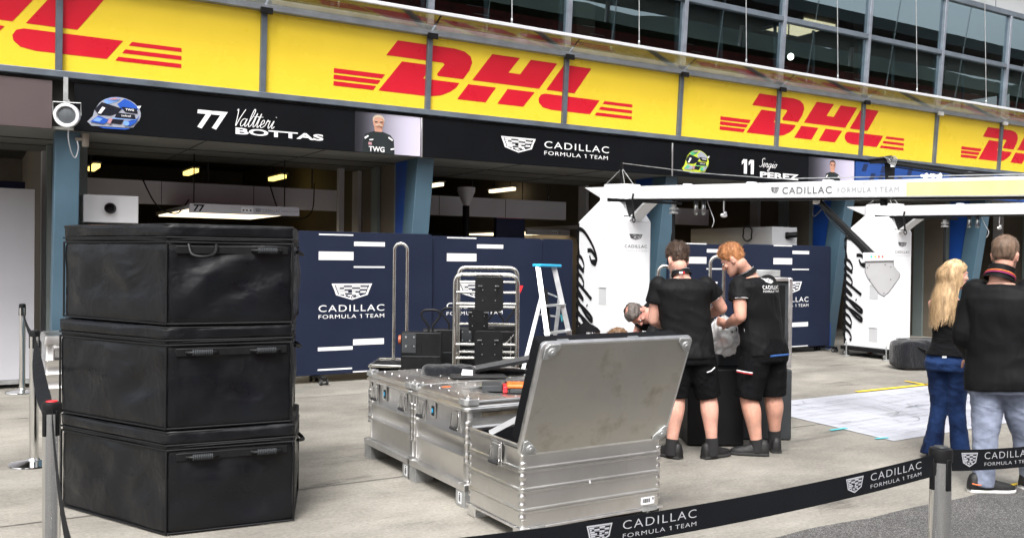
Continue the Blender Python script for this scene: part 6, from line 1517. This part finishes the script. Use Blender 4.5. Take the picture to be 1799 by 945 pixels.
def human(label, root, d0, J, F, head, skin, hair, build=1.0, sleeves=.5, bottom='shorts', shirtmat=None, botmat=None, female=False, hands=((.6, None), (.6, None)), tuck=0.0, hem=.10, heads=None):
    t = thing('person', label, 'person', (root.x, root.y, 0))
    F = V(F).normalized(); Ls = (J['sh_r'] - J['sh_l']); Lh = (J['hip_r'] - J['hip_l']); Ls_n = Ls.normalized(); Lh_n = Lh.normalized()
    hipc = (J['hip_l'] + J['hip_r']) / 2; shc = (J['sh_l'] + J['sh_r']) / 2; spine = (J['neck'] - hipc); b = build
    def sec(q, hw, hd, bow=0.0, fs=0.0):
        c = hipc.lerp(shc, q) + F * bow if q <= 1 else shc.lerp(J['neck'], q - 1) + F * bow
        L = Lh_n.lerp(Ls_n, max(0, min(1, q))).normalized(); ax = (shc - hipc).normalized(); f = ax.cross(L).normalized(); f = f if f.dot(F) > 0 else -f
        return (c, L, f, hw, hd)
    SW = Ls.length / 2 + .035
    if female: prof = [(-.22, .168, .110, -.01), (-.08, .178, .118, -.015), (.08, .168, .108, 0), (.26, .138, .092, 0), (.42, .128, .086, 0), (.60, .142, .100, .015), (.78, .152, .110, .02), (.92, SW - .02, .092, 0), (1.02, SW - .045, .072, -.005), (1.5, .075, .060, -.005), (1.9, .052, .052, 0)]
    else: prof = [(-.20, .172, .114, -.005), (-.05, .180, .120, -.01), (.10, .178, .116, 0), (.28, .172, .112, 0), (.46, .172, .116, .0), (.64, .182, .124, .005), (.80, .190, .128, .005), (.92, SW - .008, .112, -.01), (1.03, SW - .022, .090, -.015), (1.22, .142, .082, -.015), (1.5, .090, .072, -.012), (1.9, .062, .062, -.005)]
    # skin: one continuous body
    m = MB(); m.rings([ringp(*sec(q, (w - .014) * b, (h - .014) * b, bo), e=.85) for q, w, h, bo in prof]); H = head; hb = H.w((0, -.028, -.06))
    limb(m, [J['neck'] - (H.c - J['neck']).normalized() * .03, J['neck'].lerp(hb, .55), hb], [.058 * b, .053 * b, .055 * b] if not female else [.046, .043, .046]); H.mesh(m)
    k = .86 if female else 1.0
    for sd in ('l', 'r'):
        limb(m, [J['sh_' + sd], J['sh_' + sd].lerp(J['el_' + sd], .5), J['el_' + sd]], [.040 * b * k, .050 * b * k, .043 * b * k]); a, e = J['el_' + sd], J['wr_' + sd]
        limb(m, [a, a.lerp(e, .3), a.lerp(e, .7), e], [.041 * b * k, .045 * b * k, .035 * b * k, .027 * b * k])
        hd_ = J.get('hd_' + sd, (e - a).normalized()); pn = J.get('pn_' + sd, V((0, 0, -1))); hand(m, e, hd_, pn, .55, sd == 'l', .98 if not female else .88)
        h, kn, an = J['hip_' + sd], J['kn_' + sd], J['an_' + sd]
        lk = 1.06 if bottom == 'shorts' else .80; limb(m, [h, h.lerp(kn, .5), kn], [.088 * b * k * lk, .078 * b * k * lk, .060 * b * k * lk]); cb = -F * .012
        limb(m, [kn, kn.lerp(an, .28) + cb, kn.lerp(an, .62) + cb * .5, an, V((an.x, an.y, .075))], [.059 * b * lk, .065 * b * k * lk, .049 * b * lk, .036 * b * lk, .030 * b * lk])
    fuse(m, 'body', skin, t, .0062, 3); H.eyes(t)
    # upper garment
    m = MB(); g = .012 if sleeves < 1 else .024
    up_ = [(q, w + g, h + g, bo) for q, w, h, bo in prof if q > -.3 and q < 1.6]
    up_[0] = (-hem, up_[0][1] + .012, up_[0][2] + .012, up_[0][3]); up_ = [p for i, p in enumerate(up_) if i == 0 or p[0] > -hem + .02]
    if not female: up_[-1] = (1.48, .094, .080, -.012)
    m.rings([ringp(*sec(q, w * b, h * b, bo), e=.85) for q, w, h, bo in up_])
    if sleeves:
        for sd in ('l', 'r'):
            s_, e_, w_ = J['sh_' + sd], J['el_' + sd], J['wr_' + sd]
            if sleeves < 1: q = s_.lerp(e_, sleeves); limb(m, [s_ - (e_ - s_).normalized() * .01, s_.lerp(q, .55), q], [.072 * b, .073 * b, .072 * b]) if False else (m.tube(crv([s_ - (e_ - s_).normalized() * .03, s_, s_.lerp(q, .5), q], 4), crv1([.055 * b, .066 * b, .072 * b, .075 * b], 4), 16), m.ell(s_, (.060 * b, 0, 0), (0, .060 * b, 0), (0, 0, .060 * b), 14, 10))
            else: q = e_.lerp(w_, sleeves - 1); limb(m, [s_, s_.lerp(e_, .5), e_, e_.lerp(q, .5), q], [.083 * b, .076 * b, .066 * b, .058 * b, .046 * b], 16)
    gar = fuse(m, 'shirt' if not female and sleeves < 1 else ('jacket' if not female else 'top'), shirtmat or K['shirt'], t, .0085, 3, leg_fold(.011 if not female else .005, 6.0, len(label)))
    # lower garment
    m = MB(); lo_ = [(q, w + .010, h + .010, bo) for q, w, h, bo in prof if q < .2]; lo_.append((.16, prof[2][1] + .006, prof[2][2] + .006, 0))
    lo_ = sorted(lo_, key=lambda p: p[0]); m.rings([ringp(*sec(q, w * b, h * b, bo), e=.8) for q, w, h, bo in lo_])
    for sd in ('l', 'r'):
        h, kn, an = J['hip_' + sd], J['kn_' + sd], J['an_' + sd]
        if bottom == 'shorts': q = h.lerp(kn, 1.02); m.tube(crv([h + V((0, 0, .05)), h.lerp(kn, .3), h.lerp(kn, .7), q], 5), crv1([.105 * b, .112 * b, .105 * b, .098 * b], 5), 18)
        elif bottom == 'jeans': m.tube(crv([h + V((0, 0, .05)), h, h.lerp(kn, .5), kn, kn.lerp(an, .35), kn.lerp(an, .75), V((an.x, an.y, .045))], 5), crv1([.09 * b, .106 * b, .094 * b, .074 * b, .071 * b, .064 * b, .064 * b], 5), 18)
        else: m.tube(crv([h + V((0, 0, .05)), h, h.lerp(kn, .5), kn, kn.lerp(an, .35), kn.lerp(an, .75), V((an.x, an.y, .03))], 5), crv1([.085 * b, .100 * b, .086 * b, .068 * b, .066 * b, .076 * b, .092 * b], 5), 18)
    low = fuse(m, 'shorts' if bottom == 'shorts' else 'jeans', botmat or K['shorts'], t, .0085, 3, leg_fold(.008 if bottom == 'shorts' else .0075, 8 if bottom == 'shorts' else 10, len(label) * 3))
    if bottom == 'shorts':
        for sd in ('l', 'r'):
            an, kn = J['an_' + sd], J['kn_' + sd]; m = MB(); m.tube([V((an.x, an.y, .03)), V((an.x, an.y, .07)), an, an.lerp(kn, .13)], [.046 * b, .047 * b, .046 * b, .049 * b], 16); m.build('sock', K['sock'], t)
    return t, gar, low, sec
# --- dark-haired man seen from behind
W = lambda px, py, d=0.0: P(px, py, 7.15 + d)
J = dict(neck=W(1197, 481, .03), sh_l=W(1157, 500, .02), sh_r=W(1240, 500, .02), el_l=W(1148, 562, .06), el_r=W(1268, 541, .10), wr_l=W(1186, 578, .32), wr_r=W(1238, 556, .34),
         hip_l=W(1192, 616), hip_r=W(1227, 616), kn_l=W(1189, 694, .03), kn_r=W(1244, 694, .03), an_l=W(1180, 782, .0), an_r=W(1251, 780, .0))
hd1 = Head(W(1191, 458, .07), AW * .85 - RT * .12 - up * .45, up * .9 + AW * .4)
t1, sh1, lo1, sec1 = human('man with dark brown curly top seen from behind in black polo and shorts', W(1215, 800), 7.15, J, AW, hd1, K['skinp'], None, build=1.05)
hd1.hair(t1, K['hbrown'], th=.004, top=.034, nape=-.098, spike=.030, n=6000, comb=(0, .1, .5), seed=3, rough=.011)
shoe(t1, W(1183, 792, .02), W(1150, 792, .16)); shoe(t1, W(1247, 790, .02), W(1280, 790, .14))
def rib(t, c, ax, r, name, mats, n=28, w=.004):
    ax = ax.normalized(); u = ax.orthogonal().normalized(); v = ax.cross(u)
    for k, mt in enumerate(mats):
        m = MB(); m.tube([c + ax * (k * w * 1.7) + (u * math.cos(2 * math.pi * i / n) + v * math.sin(2 * math.pi * i / n)) * r for i in range(n)], w * .75, 6, closed=True); m.build(name, mt, t)
def sleeve_trim(t, J, sd, b=1.0, q=.5):
    s, e = J['sh_' + sd], J['el_' + sd]; ax = e - s; rib(t, s.lerp(e, q) - ax.normalized() * .008, ax, .073 * b, 'sleeve_trim', (K['redpl'], K['white']))
def collar(t, c, ax, r, h=.034):
    c = c - ax * .012; r = r * 1.12
    u = ax.orthogonal().normalized(); v = ax.cross(u); m = MB()
    m.rings([[c + ax * z + (u * math.cos(2 * math.pi * i / 24) + v * math.sin(2 * math.pi * i / 24)) * (r * s) for i in range(24)] for z, s in ((-.012, 1.12), (h * .6, .98), (h, .97), (h, .93), (.0, .94))], cap=False); o = m.build('collar', K['shirt'], t, sharp=60)
    rib(o, c + ax * h * .85, ax, r * .97, 'collar_trim', (K['wshade'],), w=.002)
for s in 'lr': sleeve_trim(sh1, J, s)
nk = (hd1.c - J['neck']).normalized(); collar(sh1, J['neck'] + nk * .012, (nk + up * .4).normalized(), .066)
def patch(name, mat, parent, surf, px, py, dpx, dpy, d, prnt=None):
    pass
def decal(parent, px, py, w, h, d, mat, name='badge', th=.004, rot=0.0, bend=None):
    c = P(px, py, d); a = CR * math.cos(rot) + CD * math.sin(rot); q = CD * math.cos(rot) - CR * math.sin(rot)
    return MB().obox(c, a * w / 2, q * h / 2, CF * th).build(name, mat, parent, bevel=.001)
decal(sh1, 1197, 479, .035, .018, 7.08, K['white'], 'neck_tag'); decal(sh1, 1201, 479, .016, .018, 7.078, K['redpl'], 'neck_tag')
m = MB(); m.tube([P(1242, 654, 7.03), P(1250, 651, 7.03), P(1256, 645, 7.04)], .0045, 6); m.build('pocket_trim', K['white'], lo1)
# --- red-haired man
W = lambda px, py, d=0.0: P(px, py, 7.35 + d)
F2 = AW * .80 - RT * .60; L2 = RT * .80 + AW * .60
shc = W(1324, 497, .02); hc = W(1342, 613, .0)
J = dict(neck=W(1313, 481, .04), sh_l=shc - L2 * .185 + V((0, 0, 0)), sh_r=shc + L2 * .185, el_l=W(1301, 556, -.16), wr_l=W(1279, 569, .06), el_r=W(1335, 556, .36), wr_r=W(1290, 572, .40),
         hip_l=hc - L2 * .085, hip_r=hc + L2 * .085, kn_l=W(1314, 697, -.05), kn_r=W(1357, 693, .05), an_l=W(1330, 782, -.06), an_r=W(1361, 764, .10), pn_l=RT * .3 + AW * .8 + up * .1, hd_l=AW * .55 - RT * .5 - up * -.12)
hd2 = Head(W(1288, 456, .03), AW * .42 - RT * .72 - up * .52, up * .85 - RT * .35 + AW * .2)
t2, sh2, lo2, sec2 = human('red-haired man bending his head in black polo with lettering on its back', W(1335, 795), 7.35, J, F2, hd2, K['skint'], None, build=1.10)
hd2.hair(t2, K['hginger'], th=.008, top=.024, front=.066, nape=-.05, spike=.02, n=6500, comb=(0, .3, .45), seed=5, rough=.006)
shoe(t2, W(1334, 790, -.06), W(1282, 796, -.02)); shoe(t2, W(1362, 775, .10), W(1350, 775, .4))
for s in 'lr': sleeve_trim(sh2, J, s, 1.06)
nk = (hd2.c - J['neck']).normalized(); collar(sh2, J['neck'] + nk * .015, (nk + up * .5).normalized(), .068)
m = MB(); m.tube([P(1294, 650, 7.17), P(1308, 653, 7.165), P(1322, 655, 7.165)], .0045, 6); m.build('pocket_trim', K['white'], lo2)
m = MB(); m.tube([P(1294, 652.5, 7.17), P(1308, 655.5, 7.165), P(1322, 657.5, 7.165)], .003, 6); m.build('pocket_trim', K['redpl'], lo2)
m = MB(); m.tube(crv([P(1312, 560, 7.25), P(1308, 575, 7.24), P(1310, 590, 7.24)], 4), .005, 6); m.build('side_trim', K['white'], sh2)
m = MB(); m.tube([P(1368, 599, 7.28), P(1366, 608, 7.28), P(1362, 616, 7.28)], .004, 6); m.build('drawstring', K['white'], lo2)
rg = sorted([p for p in ringp(*sec2(-.105, .196 * 1.10, .137 * 1.10), n=64, e=.85)], key=lambda p: (p - EYEP).dot(RT)); rg = [p for p in rg if (p - EYEP).dot(CF) < (hc - EYEP).dot(CF)][-13:]
m = MB(); m.tube(rg, .009, 6); m.build('undershirt_hem', M('blue_cloth', (.02, .08, .26), .8, bump=.2, bs=60), t2)
# back print lies on the shirt: projected onto the shirt surface from just behind it
def on_surface(obj, pt, direc):
    off = OFF[obj.name]; ok, loc, nor, _ = obj.ray_cast(pt - off, direc)
    return (loc + off, nor) if ok else (None, None)
bpy.context.view_layer.update()
def back_print(obj, parent, polys_or_tris, c, U, Vv, N, mat, name, sub=1):
    m = MB()
    for t_ in polys_or_tris:
        q = []
        for u, v in t_:
            p = c + U * u + Vv * v; loc, nor = on_surface(obj, p + N * .25, -N)
            q.append((loc if loc else p) + N * .0025)
        m.add(q, [tuple(range(len(q)))])
    return m.build(name, mat, parent, smooth=False, fix=False)
N2 = -(F2.normalized()); U2 = L2.normalized(); Z2 = V((0, 0, 1)); cb = shc + (hc - shc) * .02 + U2 * .03
tr = [[(-.11 + u * .22, .035 - .07 + v * .03) for u, v in q] for q in text2d('CADILLAC', 0, 1.18)] + [[(-.11 + u * .22, -.062 + v * .018) for u, v in q] for q in text2d('FORMULA 1 TEAM', 0, 1.15)]
tr += [[(-.06 + u * .12, .01 + v * .045) for u, v in q] for q in CREST]
back_print(sh2, sh2, tr, cb, U2, Z2, N2, K['white'], 'back_print')
# crumpled clear bag with grey parts held between the two men
bc = P(1272, 590, 7.66); t = thing('plastic_bag', 'crumpled clear plastic bag with grey parts held between the two men', 'plastic bag', bc)
m = MB(); m.ell(bc, CR * .125, CF * .10, CD * .155, 48, 30)
m.v = [bc + (p - bc) * (1 + .16 * noise.noise((p - bc) * 9) + .14 * (1 - abs(noise.noise((p - bc) * 17)) * 3) + .06 * noise.noise((p - bc) * 45)) for p in m.v]
K['bagfilm'] = M('plastic_film', (.90, .91, .93), .14, var=.1, vs=14, bump=.9, bs=26, spec=.8, bdist=.02)
b_ = K['bagfilm'].node_tree.nodes['Principled BSDF']; b_.inputs['Alpha'].default_value = .55
m.build('film', K['bagfilm'], t, sharp=60)
m = MB(); cc = bc - CD * .06 + CR * .01; m.ell(cc, CR * .095, CF * .085, CD * .085, 28, 18); m.v = [cc + (p - cc) * (1 + .3 * noise.noise((p - cc) * 16)) for p in m.v]; m.build('grey_part', K['dgrey'], t)
cc = bc + CD * .05 - CR * .01; m = MB(); m.ell(cc, CR * .04, CF * .08, CD * .035, 16, 10); m.build('red_part', K['caster'], t)
# --- man bending down behind
W = lambda px, py, d=0.0: P(px, py, 8.25 + d)
J = dict(neck=W(1143, 553, .10), sh_l=W(1148, 583, .0), sh_r=W(1152, 530, .28), el_l=W(1140, 612, -.05), wr_l=W(1118, 632, -.02), el_r=W(1122, 575, .36), wr_r=W(1110, 628, .30),
         hip_l=W(1232, 590, .18), hip_r=W(1236, 574, .40), kn_l=W(1228, 660, .12), kn_r=W(1232, 655, .36))
for s in 'lr': J['an_' + s] = V((J['kn_' + s].x + .02, J['kn_' + s].y + .05, .09))
hd3 = Head(W(1119, 551, .08), up * -.88 + RT * .12 - AW * .38, RT * -.80 + up * .30 - AW * .30, .97)
t3, sh3, lo3, _ = human('man bending down with greying hair and a bald crown in a black polo', W(1232, 750), 8.25, J, -RT * .5 - up * .8, hd3, K['skinr'], None, bottom='shorts', sleeves=.95)
hd3.hair(t3, K['hgrey'], th=.008, top=.013, front=.068, nape=-.06, spike=.012, n=1400, comb=(0, .2, .1), seed=9, bald=(-.035, .034, .045))
for s in 'lr': shoe(t3, J['an_' + s], J['an_' + s] - RT * .3 + AW * .1)
# --- two people crouching behind the open case
def croucher(label, px, py, d, skin, cap, seed):
    h = P(px, py, d); g = V((h.x, h.y, 0)); Fd = (AW * .5 - RT * .85).normalized(); Ld = V((Fd.y, -Fd.x, 0))
    c = g - Fd * .12
    J = dict(neck=h - Fd * .05 + V((0, 0, -.17)), sh_l=c - Ld * .18 + V((0, 0, h.z - .26)), sh_r=c + Ld * .18 + V((0, 0, h.z - .26)), hip_l=g - Fd * .22 - Ld * .09 + V((0, 0, .26)), hip_r=g - Fd * .22 + Ld * .09 + V((0, 0, .26)),
             kn_l=g + Fd * .22 - Ld * .13 + V((0, 0, .40)), kn_r=g + Fd * .22 + Ld * .13 + V((0, 0, .40)), an_l=g - Fd * .05 - Ld * .12 + V((0, 0, .09)), an_r=g - Fd * .05 + Ld * .12 + V((0, 0, .09)))
    for s, q in (('l', -1), ('r', 1)): J['el_' + s] = c + Ld * .24 * q + Fd * .12 + V((0, 0, h.z - .50)); J['wr_' + s] = c + Ld * .12 * q + Fd * .34 + V((0, 0, h.z - .52))
    H = Head(h, Fd * .75 - up * .6, up * .8 + Fd * .5); t, a, b, _ = human(label, g, d, J, Fd, H, skin, None)
    if cap:
        m = MB(); m.rings([[H.w(hsurf(2 * math.pi * k / 32, z) * s_ + V((0, 0, dz))) for k in range(32)] for z, s_, dz in ((.035, 1.12, 0), (.06, 1.14, .004), (.085, 1.15, .010), (.102, 1.2, .016), (.112, 1.3, .020), (.1185, 1.0, .024))]); cp = m.build('cap', K['shorts'], t, sharp=80)
        m = MB(); m.rings([[H.w((x, .085 + y, .035 + dz - abs(x) * abs(x) * 2)) for x in [-.07 + .14 * k / 10 for k in range(11)]] for y, dz in ((0, .004), (.05, .0), (.075, -.012))], cap=False); o = m.build('brim', K['shorts'], cp); sm = o.modifiers.new('s', 'SOLIDIFY'); sm.thickness = .004
        H.hair(t, K['hbrown'], th=.003, top=.004, spike=.006, n=200, seed=seed)
        m = MB(); bpy.context.view_layer.update()
        for tr_ in [[(-.05 + u * .05, -.012 + v * .028) for u, v in q] for q in text2d('CADILLAC', 0, 1.18)] + [[(.012 + u * .045, -.012 + v * .028) for u, v in q] for q in CREST]:
            q = []
            for u, v in tr_:
                p = h + RT * u + up * (v + .075) - AW * .05; loc, nor = on_surface(cp, p - AW * .2, AW); q.append((loc if loc else p) - AW * .003)
            m.add(q, [tuple(range(len(q)))])
        m.build('cap_print', K['white'], cp, smooth=False, fix=False)
    else: H.hair(t, K['hmid'], th=.010, top=.02, spike=.02, n=1500, seed=seed, rough=.009)
    for s in 'lr': shoe(t, J['an_' + s], J['an_' + s] + Fd * .3)
    return t
croucher('person in a black cap with white print crouching behind the open case', 1040, 603, 7.0, K['skint'], True, 4)
croucher('crouching person of whom only tousled brown hair shows over the open case', 1089, 602, 7.9, K['skinp'], False, 6)
# --- blonde woman
W = lambda px, py, d=0.0: P(px, py, 7.25 + d)
Fw = AW * .75 + RT * .55; Lw = RT * .80 - AW * .58
shc = W(1674, 534); hc = W(1668, 630)
J = dict(neck=W(1672, 519, .02), sh_l=shc - Lw * .155, sh_r=shc + Lw * .155, el_l=W(1655, 588, .20), wr_l=W(1680, 596, .34), el_r=W(1695, 586, -.04), wr_r=W(1700, 626, .06), hip_l=hc - Lw * .078, hip_r=hc + Lw * .078,
         kn_l=W(1650, 715, .06), kn_r=W(1680, 715, -.02), an_l=W(1637, 792, .03), an_r=W(1689, 812, -.10))
hd4 = Head(W(1678, 483, .0), RT * .985 + AW * .10 - up * .03, up, .96)
t4, sh4, lo4, _ = human('blonde woman with long hair in a black top and dark flared jeans', W(1662, 800), 7.25, J, Fw, hd4, K['skinp'], None, build=.95, sleeves=0, bottom='flare', shirtmat=K['top'], botmat=K['jeans'], female=True, hem=-.06)
shoe(t4, W(1637, 797, .03), W(1650, 797, .3), k=.86); shoe(t4, W(1689, 816, -.10), W(1712, 817, .1), k=.86)
hd4.hair(t4, K['hblond'], th=.012, top=.016, front=.058, side=.02, burn=.0, nape=-.09, spike=.006, n=300, seed=8, rough=.003)
rnd = random.Random(12); m = MB()
rr_ = []
for q_, (z, w, y0, dp) in enumerate(((.02, .080, -.045, .060), (-.04, .088, -.060, .066), (-.10, .092, -.075, .068), (-.17, .098, -.095, .064), (-.24, .096, -.112, .058), (-.28, .080, -.120, .042), (-.32, .055, -.126, .026), (-.345, .030, -.130, .012))):
    rr_.append([hd4.w((w * math.cos(a) * (1 + .08 * noise.noise(V((a * 3, z * 8, 1)))), y0 + dp * math.sin(a) * (1 + .2 * noise.noise(V((a * 4, z * 3, 5)))), z)) for a in [2 * math.pi * i / 24 for i in range(24)]])
mh = MB(); mh.rings(rr_); mh.build('hair_mass', K['hblond'], t4, sharp=180)
for q in range(3600):
    phi = rnd.gauss(math.pi, 1.0); z0 = rnd.uniform(-.05, .112); a = abs((phi + math.pi) % (2 * math.pi) - math.pi) / math.pi * 180
    if a < 80: continue
    p = hsurf(phi, z0); d = V((p.x, p.y, p.z * .6)).normalized(); pts = []; L = rnd.uniform(.26, .40) + (.03 if a > 140 else 0); off = rnd.uniform(.010, .032); w0 = rnd.uniform(.0010, .0022); wv = rnd.uniform(0, 6)
    base = V((p.x, p.y, 0)).normalized()
    for s in range(11):
        tt = s / 10; z = p.z - L * tt ** 1.15 if s else p.z
        if z > -.10: r = hsurf(phi, max(z, -.06)); xy = V((r.x, r.y, 0)) * (1.0 if z > -.06 else 1.0)
        rr = xy + base * (off * min(1, tt * 5) + .03 * tt) + V((.0015 * math.sin(wv + tt * 4), .0015 * math.cos(wv * 1.7 + tt * 3), 0)) + V((0, -.10 * max(0, tt - .15), 0))
        if z < -.08: rr = V((rr.x * .95, min(rr.y, .0 - .06 * tt), 0))
        pts.append(V((rr.x, rr.y, z)))
    for s in range(10):
        a_, b_ = pts[s], pts[s + 1]; sd = (b_ - a_).cross(base); sd = sd.normalized() if sd.length > 1e-6 else V((1, 0, 0)); wa, wb = w0 * (1 - .7 * (s / 10) ** 2), w0 * (1 - .7 * ((s + 1) / 10) ** 2)
        m.add([hd4.w(a_ - sd * wa), hd4.w(a_ + sd * wa), hd4.w(b_ + sd * wb), hd4.w(b_ - sd * wb)], [(0, 1, 2, 3)])
m.build('long_hair', K['hblond'], t4, sharp=180, fix=False)
m = MB(); m.tube(crv([hd4.w((.074, .0, .04)), hd4.w((.05, .03, .118)), hd4.w((-.05, .03, .118)), hd4.w((-.074, .0, .04))], 6), .004, 6); m.build('hairband', K['bplas'], t4)
ch = P(1659, 627, 7.10); MB().obox(ch, CR * .016, CD * .007, CF * .003).build('waist_label', K['sticker'], lo4)
# --- man with black jacket at the right edge
W = lambda px, py, d=0.0: P(px, py, 6.2 + d)
Fm = AW * .80 + RT * .50; Lm = RT * .86 - AW * .48
J = dict(neck=W(1757, 484, .0), sh_l=W(1716, 512, .10), sh_r=W(1806, 513, -.10), el_l=W(1692, 590, .12), wr_l=W(1704, 628, .34), el_r=W(1832, 596, -.12), wr_r=W(1830, 600, .16), hip_l=W(1737, 660, .06), hip_r=W(1779, 660, -.04),
         kn_l=W(1731, 765, .03), kn_r=W(1800, 764, .03), an_l=W(1727, 845, .0), an_r=W(1812, 838, .12))
hd5 = Head(W(1766, 448, .02), RT * .66 + AW * .75 - up * .02, up, 1.04)
t5, sh5, lo5, _ = human('man with short grey-brown hair in black jacket and light jeans at the right edge', W(1745, 858), 6.2, J, Fm, hd5, K['skint'], None, build=1.10, sleeves=1.85, bottom='jeans', shirtmat=K['jacket'], botmat=K['ljeans'], hem=.16)
hd5.hair(t5, K['hlbrown'], th=.005, top=.016, front=.064, nape=-.045, spike=.012, n=1800, comb=(0, .4, .1), seed=13, rough=.004)
shoe(t5, W(1722, 856, .0), W(1785, 860, .0), K['shoe'], K['wsole'], 1.05); shoe(t5, W(1810, 846, .12), W(1860, 846, .2), K['shoe'], K['wsole'], 1.05)
nk = (hd5.c - J['neck']).normalized()
u = nk.orthogonal().normalized(); v = nk.cross(u); m = MB()
m.rings([[J['neck'] + nk * z + (u * math.cos(2 * math.pi * i / 28) + v * math.sin(2 * math.pi * i / 28)) * r for i in range(28)] for z, r in ((-.035, .098), (-.005, .090), (.03, .084), (.062, .084), (.065, .077), (.0, .075))], cap=False); m.build('collar', K['jacket'], sh5, sharp=60)
m = MB(); m.tube([J['neck'] + nk * (.004 - .012 * math.cos(2 * math.pi * i / 28)) + (u * math.cos(2 * math.pi * i / 28) + v * math.sin(2 * math.pi * i / 28)) * .0935 for i in range(28)], .0045, 6, closed=True); m.build('lanyard', K['lany'], sh5)
m = MB(); m.tube([J['neck'] + nk * (-.010 - .012 * math.cos(2 * math.pi * i / 28)) + (u * math.cos(2 * math.pi * i / 28) + v * math.sin(2 * math.pi * i / 28)) * .0975 for i in range(28)], .0035, 6, closed=True); m.build('lanyard_edge', K['lany2'], sh5)
m = MB(); s_ = W(1708, 854, -.03); m.tube(crv([W(1708, 849, -.055), W(1716, 851, -.06), W(1724, 852, -.062)], 4), .004, 6); m.build('shoe_trim', K['lany'], t5)
pp = W(1701, 650, .72); t = tag(MB().obox(pp + RT * .03, RT * .04 + AW * .06, up * .12, (RT * .8 - AW * .5) * .002).build('paper_sheet', K['paper']), 'white sheet of paper held between the woman and the man', 'paper')
